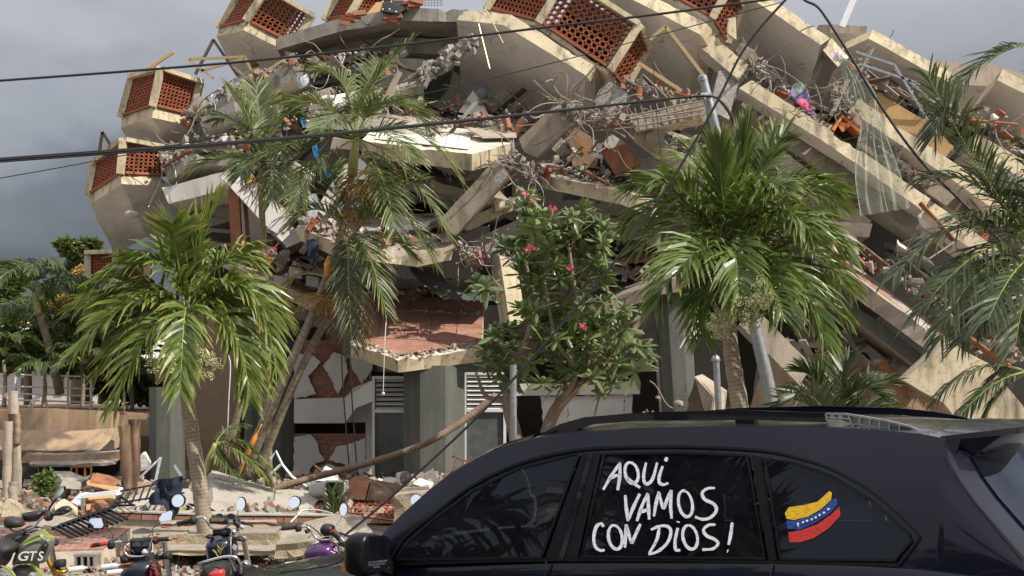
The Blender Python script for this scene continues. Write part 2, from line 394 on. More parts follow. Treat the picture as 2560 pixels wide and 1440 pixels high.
def gravel(name, label, pts_fn, n, size, mats, parent=None):
    """fine debris joined into one mesh: too small to pick apart"""
    mb = MB()
    for _ in range(n):
        p = pts_fn(); s_ = U(size[0], size[1]) * (1 if U(0, 1) < 0.85 else 1.7); R = rx().to_matrix(); mi = random.randrange(len(mats))
        sx, sy, sz = s_ * U(0.5, 1.2), s_ * U(0.5, 1.2), s_ * U(0.3, 0.8)
        vs = [p + R @ V((x * sx * U(0.7, 1), y * sy * U(0.7, 1), z * sz * U(0.7, 1))) for z in (-1, 1) for x, y in ((-1, -1), (1, -1), (1, 1), (-1, 1))]
        mb.add(vs, [(3, 2, 1, 0), (4, 5, 6, 7), (0, 1, 5, 4), (1, 2, 6, 5), (2, 3, 7, 6), (3, 0, 4, 7)], mi)
    o = mb.build(name, [MT[x] for x in mats], parent, recalc=False)
    if parent: o['kind'] = 'stuff'
    else: tag(o, label, 'rubble', kind='stuff')
    return o
def bend(p0, p1, n=8, amp=0.2, sag=0.0):
    p0 = V(p0); p1 = V(p1); o = V((U(-1, 1), U(-1, 1), U(-1, 1))) * amp; o2 = V((U(-1, 1), U(-1, 1), U(-1, 1))) * amp
    return [p0 + (p1 - p0) * t + o * math.sin(math.pi * t) + o2 * math.sin(2 * math.pi * t) * 0.5 - V((0, 0, sag)) * (4 * t * (1 - t)) for t in [i / n for i in range(n + 1)]]
def tangle(label, centre_px, Y, spread, n, r=0.012, length=(0.4, 1.3), dirv=None):
    """a tangle of bent reinforcing bars, each bar a part"""
    c = P(centre_px[0], centre_px[1], Y); t = thing('rebar_tangle', label, 'rebar', c)
    for i in range(n):
        p = c + V((U(-1, 1) * spread[0], U(-0.5, 0.5), U(-1, 1) * spread[1]))
        d = V((U(-1, 1), U(-0.6, 0.4), U(-0.8, 0.8)))
        if dirv is not None: d = d * 0.5 + dirv
        d = d.normalized() * U(*length)
        mb = MB(); mb.tube(bend(p, p + d, 7, 0.16), r * U(0.7, 1.2), 5); mb.build('bar', MT['rebar'], t)
    return t
def dist_wire(mb, pts, r, n=5): mb.tube(smooth_line(pts, 8), r, n)
def smooth_line(pts, k=6):
    """Catmull-Rom through the points"""
    pts = [V(p) for p in pts]; q = [pts[0] * 2 - pts[1]] + pts + [pts[-1] * 2 - pts[-2]]; out = []
    for i in range(1, len(q) - 2):
        for j in range(k):
            t = j / k; a, b, c, d = q[i - 1], q[i], q[i + 1], q[i + 2]
            out.append(0.5 * ((2 * b) + (c - a) * t + (2 * a - 5 * b + 4 * c - d) * t * t + (3 * b - a - 3 * c + d) * t ** 3))
    out.append(pts[-1]); return out
# ------------------------------------------------------------------ ground
mb = MB(); mb.add([(-400, -60, 0), (400, -60, 0), (400, 900, 0), (-400, 900, 0)], [(0, 1, 2, 3)])
m_, t_, b_ = newmat('dusty_ground'); vec_ = objvec(t_, rnd=False)
c_ = mixc(t_, rng(t_, nz(t_, vec_, 0.35, 6), 0.4, 0.62), (0.31, 0.285, 0.245), (0.24, 0.215, 0.18))
c_ = mixc(t_, rng(t_, nz(t_, vec_, 14, 5, 0.7), 0.52, 0.7), c_, (0.42, 0.39, 0.34))
LK(t_, c_, b_.inputs['Base Color']); b_.inputs['Roughness'].default_value = 0.95; bump(t_, b_, nz(t_, vec_, 25, 6, 0.7), 0.6, 0.02)
tag(mb.build('ground', m_, recalc=False), kind='structure')
mb = MB(); mb.prism([(-60, 2.2, 0.0), (60, 2.2, 0.0), (60, 9.0, 0.0), (-60, 9.0, 0.0)], (0, 0, 0.38))
MT['asphalt'] = concrete('asphalt', (0.055, 0.054, 0.053), (0.045, 0.044, 0.043), (0.08, 0.075, 0.07), streak=0.0, speck=0.6, bs=0.6, bscale=60)
tag(mb.build('road', MT['asphalt']), kind='structure')

# ------------------------------------------------------------------ mass of the building behind the fallen floors
core = thing('collapsed_building', 'dark broken inner walls of the collapsed apartment building behind the fallen slabs', 'building', P(1400, 1200, 34))
def sheet(name, pts, ext, mat, parent, jit=0.0):
    mb = MB(); mb.prism([P(*p) for p in pts], ext)
    return mb.build(name, MT[mat] if isinstance(mat, str) else mat, parent)
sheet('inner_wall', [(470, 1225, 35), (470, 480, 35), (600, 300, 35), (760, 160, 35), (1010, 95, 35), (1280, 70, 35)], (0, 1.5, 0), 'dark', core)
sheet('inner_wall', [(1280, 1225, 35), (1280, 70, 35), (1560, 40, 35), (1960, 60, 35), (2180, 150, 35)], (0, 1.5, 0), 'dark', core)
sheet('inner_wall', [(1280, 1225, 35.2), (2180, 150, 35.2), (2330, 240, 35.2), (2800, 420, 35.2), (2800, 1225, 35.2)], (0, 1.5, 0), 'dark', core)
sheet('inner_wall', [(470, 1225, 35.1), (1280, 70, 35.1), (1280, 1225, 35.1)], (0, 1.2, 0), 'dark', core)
# grey back room wall seen in the big gap under the top slab, with broken patches
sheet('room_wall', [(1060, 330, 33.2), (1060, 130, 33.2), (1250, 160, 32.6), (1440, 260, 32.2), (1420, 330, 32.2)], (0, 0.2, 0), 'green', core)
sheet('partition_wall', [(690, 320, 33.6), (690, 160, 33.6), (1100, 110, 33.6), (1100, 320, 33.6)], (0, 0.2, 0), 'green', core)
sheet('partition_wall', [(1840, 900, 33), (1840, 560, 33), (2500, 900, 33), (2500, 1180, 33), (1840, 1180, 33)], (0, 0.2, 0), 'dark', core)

# ------------------------------------------------------------------ balconies with clay screens
def balcony(label, pts, ups, grids, h_px, depth, r, slab=True, mats=('cream', 'soffit', 'dust', 'raw'), post=17, cap=True, skip=None, curb=0, jag=(0, 0), lampat=None, name='balcony'):
    base = [P(*p) for p in pts]
    t = thing(name, label, 'balcony', base[len(base) // 2])
    Ya = pts[1][2]; w = M(post, Ya)
    if slab: plate('floor_slab', '', pts, h_px, depth, r, mats=mats, parent=t, jag=jag)
    top = [P(p[0] + u[0], p[1] + u[1], p[2]) for p, u in zip(pts, ups)]
    for a, b in zip(base, top):
        mb = MB(); qbar(mb, a + (a - b) * 0.02 - V((0, 0.03, 0)), b - V((0, 0.03, 0)), w, w, 0); mb.jitter(0.006, 5); mb.build('corner_post', MT['cream'], t)
    for k in range(len(base) - 1):
        if cap:
            mb = MB(); qbar(mb, top[k] - V((0, 0.04, 0)), top[k + 1] - V((0, 0.04, 0)), w * 0.62, w * 1.5, 0); mb.jitter(0.006, 5); mb.build('cap_rail', MT['cream'], t)
        nu, nv = grids[k]
        if nu:
            e = base[k + 1] - base[k]; f = w * 0.5 / e.length
            a = base[k] + e * f; b = base[k + 1] - e * f; c = top[k] + (top[k + 1] - top[k]) * f
            up = c - a; O = a + up * (0.06 + curb); nn = screen(t, O, b + up * (0.06 + curb), a + up * 0.95, nu, nv, skip=(skip if k == 1 else None))
            mb = MB(); qbar(mb, a + up * 0.03 + V((0, .03, 0)), b + up * 0.03 + V((0, .03, 0)), M(6, Ya), 0.14); mb.build('brick_course', MT['terra'], t)
            mb = MB(); d = nn * 0.24; a2 = a + e * 0.2 / e.length; b2 = b - e * 0.2 / e.length; mb.prism([a2 + d, b2 + d, b2 + d + up * 0.93, a2 + d + up * 0.93], nn * 0.05); mb.build('shade_backing', MT['dark'], t)  # dark sheet added behind the blocks, stands in for shade in their holes
    if lampat:
        c = P(*lampat); mb = MB(); mb.lathe(c, (0.0, -0.25, -1), [(0.16, -0.02), (0.16, 0.03), (0.11, 0.07), (0.03, 0.1)], 16); mb.build('ceiling_lamp', MT['plasticw'] if lampat[2] < 30.5 else MT['alu'], t, angle=40)
    return t
balcony('uppermost left balcony against the sky with red clay screen and bare plaster underside', [(548, 70, 31.4), (616, 52, 30.4), (735, 112, 31.2)], [(50, -78), (52, -78), (46, -72)], [(9, 8), (9, 8)], 25, 3.2, 9, lampat=(630, 158, 32.3))
balcony('left balcony with red clay screen hanging below the topmost one, above the lowest leaning screen', [(304, 292, 31.0), (383, 265, 30.0), (480, 289, 30.9)], [(26, -98), (20, -92), (22, -84)], [(10, 10), (9, 9)], 30, 2.4, 16, jag=(0, 0.12))
balcony('lowest tilted balcony on the far left with white soffit and round lamp', [(222, 487, 30.8), (302, 434, 29.8), (420, 440, 30.7)], [(16, -80), (8, -84), (0, -70)], [(9, 9), (9, 8)], 30, 2.2, 24, jag=(0, 0.2), lampat=(330, 535, 30.4))
balcony('ground level balcony screen half hidden behind the leafy left palm', [(222, 708, 31.6), (292, 704, 31.0), (370, 708, 31.6)], [(0, -76), (0, -74), (0, -76)], [(8, 8), (7, 6)], 52, 1.8, 0, mats=('white', 'white', 'dust', 'raw'))
balcony('clipped balcony screen at the picture top beside the black suitcase', [(812, 50, 32.6), (874, 40, 32.0), (962, 52, 32.6)], [(45, -78), (47, -78), (45, -78)], [(8, 8), (8, 8)], 14, 1.8, 6)
balcony('large overhanging balcony with two full clay screens at top centre', [(1218, 22, 29.9), (1347, 56, 29.1), (1526, 176, 28.7), (1562, 226, 29.5)], [(64, -108), (68, -110), (72, -112), (56, -104)], [(12, 9), (12, 8), (5, 8)], 12, 1.6, 4, post=20)
balcony('clipped balcony screen at the top edge right of the big overhanging one', [(1655, -25, 29.9), (1780, 46, 29.2), (1818, 108, 29.8)], [(50, -88), (52, -88), (36, -92)], [(9, 8), (4, 8)], 10, 1.5, 4, post=20)

# ------------------------------------------------------------------ upper floors
S = ('cream', 'soffit', 'dust', 'raw'); G = ('grey', 'soffit', 'dust', 'raw'); BG = ('beige', 'soffit', 'dust', 'raw')
plate('roof_beam', 'long curved grey edge beam along the top left of the ruin', [(690, 92, 30.9), (864, 42, 30.6), (1004, 18, 30.4), (1168, 22, 30.2)], 34, 2.6, 4, mats=('grey', 'grey', 'grey', 'raw'), cat='beam')
plate('roof_beam', 'lower grey soffit beam set back under the curved top beam', [(700, 122, 31.6), (910, 90, 31.4), (1160, 96, 31.2)], 40, 0.5, 0, mats=('grey', 'grey', 'grey', 'raw'), cat='beam')
plate('floor_slab', 'thick cream slab under the large overhanging balcony, sloping down to the right', [(1160, 24, 29.9), (1278, 36, 29.2), (1484, 160, 28.6), (1506, 196, 29.2)], 36, 2.6, 20, mats=S)
plate('floor_slab', 'top right slab with wide shaded soffit between the clipped screen and the big balcony', [(1540, -58, 29.6), (1768, 58, 29.0), (1800, 100, 29.5)], 38, 3.0, 22, mats=S)
plate('edge_beam', 'upper length of the long sloping cream edge beam, cracked at its lower end', [(1778, 84, 29.3), (1886, 172, 28.9)], 46, 0.5, 10, mats=S, jag=(0, 0.16), cat='beam')
plate('edge_beam', 'long sloping cream edge beam running down right behind the green netting', [(1866, 190, 28.9), (2158, 377, 28.4), (2330, 500, 28.2)], 36, 0.55, 8, mats=S, jag=(0.14, 0.1), chip=0.05, cat='beam')
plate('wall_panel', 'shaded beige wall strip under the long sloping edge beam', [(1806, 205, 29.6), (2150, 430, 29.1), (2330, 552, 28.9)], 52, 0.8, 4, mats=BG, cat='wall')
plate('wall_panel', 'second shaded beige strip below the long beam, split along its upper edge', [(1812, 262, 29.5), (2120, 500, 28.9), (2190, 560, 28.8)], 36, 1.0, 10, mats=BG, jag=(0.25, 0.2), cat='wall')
plate('floor_slab', 'sunlit slab with pale soffit at the upper right, its end broken off square', [(1850, -52, 29.8), (1948, 8, 29.4), (2076, 95, 28.9)], 33, 2.3, 24, mats=S, jag=(0, 0.03))
plate('slab_end', 'vertical cream end piece below the sunlit upper right slab', [(2050, 118, 29.05), (2082, 92, 29.3)], 66, 0.3, 0, mats=S, jag=(0.02, 0.06), cat='slab')
plate('floor_slab', 'bent cream slab at the right skyline with pale soffit', [(2116, 104, 30.4), (2182, 74, 30.0), (2384, 182, 29.6)], 29, 1.9, 17, mats=S, chip=0.03)
plate('floor_slab', 'cracked slab chunk with rough end at the skyline beside the white pole', [(2048, 62, 31.2), (2078, 60, 31.0), (2168, 66, 30.9)], 22, 1.5, 4, mats=('beige', 'soffit', 'beige', 'raw'), jag=(0, 0.15))
plate('floor_slab', 'pale distant slab behind the palm frond at the right skyline', [(2300, 148, 33), (2480, 158, 33), (2600, 200, 33)], 60, 2.0, 8, mats=BG)
plate('floor_slab', 'cracked cream slab touching the right picture edge', [(2470, 214, 30), (2508, 172, 29.6), (2680, 260, 29.2)], 34, 1.6, 14, mats=S)
plate('edge_beam', 'sloping cream beam right of the netting, running under the palm crown', [(2150, 248, 28.8), (2436, 440, 28.4), (2560, 530, 28.2)], 40, 0.6, 8, mats=S, jag=(0.2, 0), chip=0.04, cat='beam')
plate('wall_panel', 'ochre wall strip above the sloping beam right of the netting', [(2190, 228, 29.6), (2330, 310, 29.3), (2400, 380, 29.2)], 60, 0.4, 0, mats=('ochre', 'ochre', 'dust', 'raw'), jag=(0.15, 0.15), cat='wall')
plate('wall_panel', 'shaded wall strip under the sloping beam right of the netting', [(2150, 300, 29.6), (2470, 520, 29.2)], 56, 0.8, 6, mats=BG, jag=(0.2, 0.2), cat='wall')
plate('edge_beam', 'cream beam crossing behind the right edge palm fronds', [(2440, 330, 29.4), (2680, 470, 29.2)], 44, 1.0, 10, mats=S, jag=(0.15, 0), cat='beam')
plate('edge_beam', 'lower cream beam hidden by the right edge palm', [(2330, 500, 27.6), (2680, 760, 27.2)], 42, 0.9, 8, mats=S, jag=(0.15, 0), cat='beam')
plate('floor_slab', 'short broken pale slab end under the netting', [(1900, 500, 28.2), (2060, 548, 28.0), (2182, 560, 27.8)], 36, 2.6, 6, mats=('beige', 'beige', 'dust', 'raw'), jag=(0.2, 0.15), chip=0.05)
o_, R8 = plate('floor_slab', 'long sloping slab with strip of red tiles at the lower right', [(2070, 642, 27.0), (2314, 820, 26.6), (2460, 935, 26.4)], 42, 2.2, -20, mats=('beige', 'beige', 'dust', 'raw'), chip=0.05, jag=(0.2, 0.05))
tiles(o_, R8['p3'][0] + R8['D'] * 0.16 - R8['T'] * 0.03 + R8['A'] * 0.4, R8['A'] * 2.7, R8['D'] * 0.6, 9, 3, MT['redtile'], gap=0.03, skip=lambda i, j: (i * 7 + j * 3) % 11 == 0)
plate('beam', 'grey green beam under the long tiled slab at the lower right', [(2080, 715, 27.4), (2300, 880, 27.0), (2330, 905, 27.0)], 34, 2.6, -6, mats=('green', 'beige', 'grey', 'raw'), cat='beam', jag=(0, 0.15))
plate('wall_panel', 'big leaning tan wall piece in the lower right corner', [(2370, 850, 25.4), (2470, 905, 25.2), (2700, 1190, 25.0)], 150, 0.4, -4, mats=('cream', 'beige', 'dust', 'raw'), cat='wall')
plate('beam', 'steep fallen beam behind the right palm trunk', [(1890, 770, 26.4), (2038, 920, 26.2)], 58, 0.5, 4, mats=('beige', 'beige', 'dust', 'raw'), jag=(0.1, 0.1), cat='beam')
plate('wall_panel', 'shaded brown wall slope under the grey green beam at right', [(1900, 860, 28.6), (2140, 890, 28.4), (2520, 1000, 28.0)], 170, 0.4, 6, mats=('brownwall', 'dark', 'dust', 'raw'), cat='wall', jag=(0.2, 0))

# left and middle floors
plate('floor_slab', 'tilted grey slab with bronze window frame along its upper edge', [(524, 262, 30.2), (620, 212, 30.0), (742, 142, 29.8)], 44, 2.6, 6, mats=G, jag=(0.2, 0.25), chip=0.05)
plate('floor_slab', 'small grey slab end left of the thin palm crown', [(500, 296, 29.7), (584, 252, 29.4), (640, 250, 29.4)], 30, 2.6, 18, mats=G, jag=(0.15, 0.2))
plate('floor_slab', 'pale slab tilted behind the thin palm crown', [(590, 330, 29.8), (700, 300, 29.6)], 40, 2.0, -14, mats=('soffit', 'soffit', 'white', 'raw'), jag=(0.2, 0.2))
plate('floor_slab', 'grey floor edge over the exposed brown wooden post', [(404, 470, 29.4), (598, 418, 28.9)], 44, 3.4, 2, mats=('soffit', 'soffit', 'dust', 'raw'), jag=(0.12, 0.15), chip=0.04)
plate('floor_slab', 'rubble covered slab above the exposed brown post', [(400, 420, 29.8), (470, 380, 29.6), (620, 372, 29.5)], 38, 2.8, 4, mats=G, jag=(0.25, 0.2), chip=0.07)
plate('wall_panel', 'fallen white wall slab sliding down right behind the middle palms', [(596, 400, 28.8), (735, 545, 28.4)], 62, 0.35, 8, mats=('white', 'white', 'white', 'raw'), jag=(0.12, 0.2), cat='wall')
plate('wall_panel', 'second pale slab strip sliding down beside the white one', [(640, 470, 29.2), (760, 596, 28.8)], 46, 1.6, 14, mats=('soffit', 'soffit', 'white', 'raw'), jag=(0.2, 0.2), cat='wall')
plate('wall_panel', 'broad pale slab leaning between the two middle palm crowns', [(690, 372, 28.9), (790, 440, 28.6)], 76, 0.3, -6, mats=('soffit', 'soffit', 'white', 'raw'), jag=(0.1, 0.1), cat='wall')
plate('wall_panel', 'curved pale ceiling piece behind the tall palm trunk', [(790, 520, 28.3), (850, 420, 28.3), (900, 395, 28.3)], 60, 0.2, 4, mats=('soffit', 'soffit', 'white', 'raw'), jag=(0.05, 0.05), cat='wall')
plate('floor_slab', 'wide slab of broken plaster crossing behind the tall palm crown', [(760, 290, 29.2), (960, 300, 28.8), (1090, 316, 28.6)], 30, 2.2, -18, mats=('soffit', 'soffit', 'dust', 'raw'), jag=(0.3, 0.3), chip=0.07)
o_, PT = plate('floor_slab', 'white tiled floor slab with cream fascia right of the tall palm crown', [(905, 352, 28.2), (1180, 384, 27.6), (1288, 356, 28.2)], 42, 2.6, -20, mats=('cream', 'grey', 'grout', 'raw'), jag=(0.1, 0.3), chip=0.04, planar=True, rough=0.004)
a_ = PT['p3'][0]; e_ = PT['p3'][1] - a_
tiles(o_, a_ + PT['D'] * 0.10 - PT['T'] * 0.05, e_ * 0.97, PT['D'] * 0.6, 9, 4, MT['whitetile'], gap=0.012, skip=lambda i, j: (i * 5 + j * 7) % 13 == 0)
o_, PLs = plate('floor_slab', 'sagging cream slab littered with broken bricks in the middle of the ruin', [(738, 562, 27.6), (842, 608, 27.1), (1046, 634, 26.8), (1128, 616, 27.0)], 34, 3.0, -15, mats=('cream', 'grey', 'dust', 'raw'), jag=(0.15, 0.2), chip=0.06)
plate('floor_slab', 'grey floor edge with brown earth and hollow blocks at the middle left', [(560, 640, 28.6), (665, 694, 28.2), (806, 764, 27.8)], 27, 3.0, -16, mats=('beige', 'green', 'brownwall', 'raw'), chip=0.05, jag=(0, 0.1))
plate('beam', 'grey green beam under the earth covered floor edge', [(600, 690, 28.8), (672, 728, 28.4), (820, 802, 28.0)], 27, 0.5, 0, mats=('green', 'green', 'green', 'raw'), cat='beam')
o_, PR = plate('floor_slab', 'projecting red tiled balcony floor with mould stained edge in the middle', [(874, 858, 27.4), (995, 898, 26.4), (1205, 870, 27.2)], 37, 3.2, -25, mats=('cream', 'beige', 'grout', 'raw'), chip=0.05, planar=True, rough=0.004)
a_ = PR['p3'][0]; e_ = PR['p3'][2] - a_
tiles(o_, a_ + PR['D'] * 0.07 - PR['T'] * 0.06, e_ * 1.0, PR['D'] * 0.9, 5, 4, MT['redtile'], gap=0.016)
mb = MB(); dd = PR['p3'][1]; mb.prism([PR['p3'][0] - PR['T'] * 0.055 + PR['D'] * 0.07, dd - PR['T'] * 0.055 + PR['D'] * 0.05, PR['p3'][2] - PR['T'] * 0.055 + PR['D'] * 0.07], -PR['T'] * 0.03); mb.build('corner_tile', MT['redtile'], o_)
lip_ = resample([PR['p3'][0], PR['p3'][1], PR['p3'][2]], 0.05)
gravel('broken_lip', '', lambda: random.choice(lip_) + PR['D'] * U(0.015, 0.075) - PR['T'] * U(0.0, 0.12) + V((U(-.04, .04), 0, 0)), 130, (0.01, 0.032), ('raw', 'dust', 'grout'), o_)
gravel('dust_streak', '', lambda: PR['p3'][0].lerp(PR['p3'][2], U(0.02, 0.98)) + PR['D'] * (0.52 + U(-0.02, 0.02)) - PR['T'] * 0.09, 160, (0.012, 0.035), ('raw', 'dust', 'grout'), o_)
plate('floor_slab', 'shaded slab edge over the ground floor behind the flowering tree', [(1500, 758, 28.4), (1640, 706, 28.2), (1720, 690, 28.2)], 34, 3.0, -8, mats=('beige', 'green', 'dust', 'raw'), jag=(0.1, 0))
plate('beam', 'grey green beam behind the upper part of the flowering tree', [(1480, 800, 28.8), (1640, 740, 28.6), (1720, 720, 28.6)], 36, 0.5, 0, mats=('green', 'green', 'green', 'raw'), cat='beam')
plate('floor_slab', 'cracked cream slab ledge above the flowering tree', [(1352, 436, 27.8), (1560, 478, 27.4), (1650, 512, 27.4)], 34, 2.4, -16, mats=('cream', 'grey', 'dust', 'raw'), jag=(0.12, 0.1), chip=0.04)
plate('floor_slab', 'sunlit slab wedge sloping into the right palm crown', [(1590, 306, 28.0), (1656, 358, 27.8), (1800, 432, 27.6)], 40, 2.0, -19, mats=('cream', 'soffit', 'dust', 'raw'), jag=(0.08, 0.2), chip=0.05)
plate('wall_panel', 'dim grey panel under the sunlit slab wedge', [(1530, 332, 28.4), (1650, 420, 28.2)], 40, 1.6, 20, mats=('grey', 'grey', 'dust', 'raw'), jag=(0.1, 0.1), cat='wall')
plate('floor_slab', 'stacked shaded slab under the boxes in the middle right', [(1420, 430, 29.6), (1640, 420, 29.4), (1780, 470, 29.2)], 26, 3.0, 0, mats=('beige', 'grey', 'dust', 'raw'), jag=(0.1, 0.1))
plate('beam', 'stripped concrete beam with exposed stirrups ending at the leaning pole', [(1560, 286, 27.4), (1768, 248, 27.2)], 46, 0.5, 4, mats=('dust', 'cream', 'raw', 'raw'), jag=(0.25, 0.2), chip=0.09, cat='beam', rough=0.05)
plate('floor_slab', 'deep shaded ceiling slab left of the flowering tree top', [(1180, 600, 28.6), (1310, 540, 28.4), (1400, 520, 28.4)], 40, 2.6, 10, mats=('grey', 'grey', 'dust', 'raw'), jag=(0.2, 0.1))
plate('floor_slab', 'broken grey slab under the deep shaded ceiling slab', [(1150, 640, 28.0), (1240, 615, 27.8), (1320, 600, 27.8)], 30, 2.0, -6, mats=('beige', 'grey', 'dust', 'raw'), jag=(0.2, 0.1), chip=0.07)
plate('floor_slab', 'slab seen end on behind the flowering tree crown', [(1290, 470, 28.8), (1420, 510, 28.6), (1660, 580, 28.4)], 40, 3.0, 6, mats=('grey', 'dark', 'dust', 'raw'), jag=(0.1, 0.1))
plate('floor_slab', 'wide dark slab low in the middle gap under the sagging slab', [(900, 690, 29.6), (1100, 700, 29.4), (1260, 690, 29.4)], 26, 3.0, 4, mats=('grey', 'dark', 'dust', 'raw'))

def column(name, label, a, b, w, d, mat='beige', cat='column', jagtop=0.1, roll=0.0, core_=True):
    """a fallen or standing square column between two points, with raw broken ends"""
    a = P(*a); b = P(*b); t = (b - a); L = t.length; t.normalize(); fw = V((math.sin(roll), math.cos(roll), 0)); fw = (fw - t * fw.dot(t)).normalized(); s_ = t.cross(fw)
    mb = MB(); n = max(2, int(L / 0.25)); prof = [(-1, -1), (0, -1), (1, -1), (1, 0), (1, 1), (0, 1), (-1, 1), (-1, 0)]
    for i in range(n + 1):
        for (x, y) in prof:
            p = a + t * (L * i / n) + s_ * (x * w / 2) + fw * (y * d / 2)
            if i in (0, n) and jagtop: p += t * U(-1, 1) * jagtop
            mb.v.append(p + noise.noise_vector(p * 2) * 0.012)
    for i in range(n):
        for k in range(8): mb.f.append([i * 8 + k, i * 8 + (k + 1) % 8, (i + 1) * 8 + (k + 1) % 8, (i + 1) * 8 + k]); mb.m.append(1 if (i in (0, n - 1) and jagtop > 0.05 and n > 3 and U(0, 1) < 0.5) else 0)
    mb.f.append(list(range(8))); mb.m.append(1); mb.f.append([n * 8 + k for k in range(8)]); mb.m.append(1)
    return tag(mb.build(name, [MT[mat], MT['raw']]), label, cat)
column('column', 'square column leaning steeply up right in the centre of the ruin', (1118, 575, 27.2), (1256, 424, 27.0), 0.42, 0.42, 'beige')
column('column', 'short pale column standing under the central rebar knot', (1282, 806, 27.0), (1256, 640, 27.0), 0.34, 0.40, 'cream', roll=-0.5)
column('column', 'tilted pale column chunk beside the cardboard boxes', (1318, 376, 27.6), (1412, 288, 27.4), 0.50, 0.45, 'beige')
column('column', 'stripped grey column stub at the upper gap', (1505, 236, 28.6), (1560, 270, 28.4), 0.5, 0.5, 'raw')
column('column', 'rough column stub crushed under the long edge beam', (1820, 190, 29.3), (1790, 300, 29.0), 0.45, 0.5, 'raw')
column('column', 'stripped round topped column behind the left palm', (430, 600, 30.2), (436, 505, 30.2), 0.40, 0.40, 'raw', jagtop=0.05)
column('column', 'pale standing column beside the brown wooden post', (640, 640, 29.6), (626, 470, 29.6), 0.42, 0.4, 'white', jagtop=0.05)

# ------------------------------------------------------------------ ground floor
def octcol(label, x, y0, y1, w, Y, lean=0.0, mat='green'):
    a = P(x, y1, Y); b = P(x + lean, y0, Y); a.z = min(a.z, 0.0); r = M(w, Y) / 2
    mb = MB(); k = 8
    for q in (a, b):
        for j in range(k):
            an = math.pi / 8 + j * math.pi / 4; mb.v.append(q + V((math.cos(an) * r * 1.08, math.sin(an) * r * 1.08, 0)))
    for j in range(k): mb.f.append([j, (j + 1) % k, k + (j + 1) % k, k + j]); mb.m.append(0)
    mb.f.append(list(range(k))[::-1]); mb.f.append([k + j for j in range(k)]); mb.m += [0, 0]
    return tag(mb.build('column', MT[mat]), label, 'column')
octcol('grey green eight sided column stump left of the leafy palm trunk', 418, 968, 1210, 82, 28.6)
octcol('dark grey green column behind the slanted palm trunks', 690, 700, 1215, 96, 29.8)
octcol('slim grey column beside the slanted palm trunks', 626, 960, 1215, 30, 29.0)
octcol('broad grey green column carrying the red tiled balcony', 1086, 915, 1215, 150, 27.6)
octcol('leaning grey green column behind the right palm', 1712, 700, 1200, 84, 28.8, lean=-34)
gf = thing('ground_floor_wall', 'cracked white ground floor wall with red brick showing through between the columns', 'wall', P(830, 1215, 29.6))
def brickwall(parent, x0, y0, x1, y1, Y, nx, ny, mat='brick'):
    O = P(x0, y1, Y); Uv = P(x1, y1, Y) - O; Vv = P(x0, y0, Y) - O
    mb = MB(); mb.prism([O, O + Uv, O + Uv + Vv, O + Vv], (0, 0.2, 0)); mb.build('mortar', MT['grout'], parent)
    u = Uv / nx; v = Vv / ny; b = MB(); a = u * 0.465; c = v * 0.43; b.prism([-a - c, a - c, a + c, -a + c], (0, 0.05, 0)); me = b.mesh('brick', MT[mat])
    bm = bmesh.new(); bm.from_mesh(me); bmesh.ops.recalc_face_normals(bm, faces=bm.faces); bm.to_mesh(me); bm.free()
    for j in range(ny):
        for i in range(nx - (j % 2)): inst('brick', me, O + u * (i + 0.5 + 0.5 * (j % 2)) + v * (j + 0.5) + V((0, -0.03 + U(-.008, .008), 0)), parent)
brickwall(gf, 735, 850, 925, 1000, 29.7, 8, 12)
brickwall(gf, 735, 1085, 915, 1200, 29.7, 8, 9)
def plaster(parent, polys, Y, th=0.035, mat='white', name='plaster_sheet'):
    for pl in polys:
        mb = MB(); pts = []
        for i in range(len(pl)):
            a = pl[i]; b = pl[(i + 1) % len(pl)]; L = math.hypot(b[0] - a[0], b[1] - a[1]); n = max(1, int(L / 9))
            for j in range(n):
                f = j / n; pts.append((a[0] + (b[0] - a[0]) * f + (U(-2.2, 2.2) if j else 0), a[1] + (b[1] - a[1]) * f + (U(-2.2, 2.2) if j else 0)))
        mb.prism([P(x, y, Y) for x, y in pts], (0, th, 0)); mb.build(name, MT[mat], parent)
plaster(gf, [[(735, 880), (785, 890), (802, 905), (770, 940), (790, 985), (735, 998)], [(808, 915), (835, 880), (862, 890), (870, 930), (845, 985), (822, 940)], [(868, 880), (930, 885), (930, 925), (905, 960), (880, 920)]], 29.58)
mb = MB(); mb.prism([P(735, 998, 29.4), P(862, 994, 29.4), P(862, 1058, 29.4), P(735, 1058, 29.4)], (0, 0.3, 0)); mb.build('lintel', MT['white'], gf)
mb = MB(); mb.prism([P(862, 994, 29.4), P(885, 968, 29.0), P(930, 952, 28.6), P(930, 1004, 28.6), P(890, 1020, 29.0), P(862, 1058, 29.4)], (0, 0.3, 0)); mb.build('bulkhead', MT['white'], gf)
mb = MB(); mb.prism([P(862, 1018, 29.6), P(932, 1004, 29.6), P(932, 1210, 29.6), P(914, 1210, 29.6), P(914, 1056, 29.6), P(862, 1056, 29.6)], (0, 0.25, 0)); mb.build('pier', MT['white'], gf)
plaster(gf, [[(735, 1092), (775, 1085), (795, 1110), (798, 1130), (812, 1150), (780, 1165), (766, 1200), (735, 1205)], [(822, 1150), (840, 1118), (880, 1108), (914, 1095), (914, 1190), (890, 1180), (860, 1160)], [(775, 1205), (790, 1172), (818, 1160), (860, 1172), (880, 1205)]], 29.58)
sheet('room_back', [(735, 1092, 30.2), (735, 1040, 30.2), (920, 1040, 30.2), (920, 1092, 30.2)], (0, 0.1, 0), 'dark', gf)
gw = thing('ground_floor_wall', 'white ground floor wall with dark openings behind the flowering tree trunk', 'wall', P(1450, 1200, 29.6))
sheet('lintel', [(1262, 960, 29.3), (1600, 952, 29.3), (1600, 985, 29.3), (1262, 990, 29.3)], (0, 0.3, 0), 'white', gw)
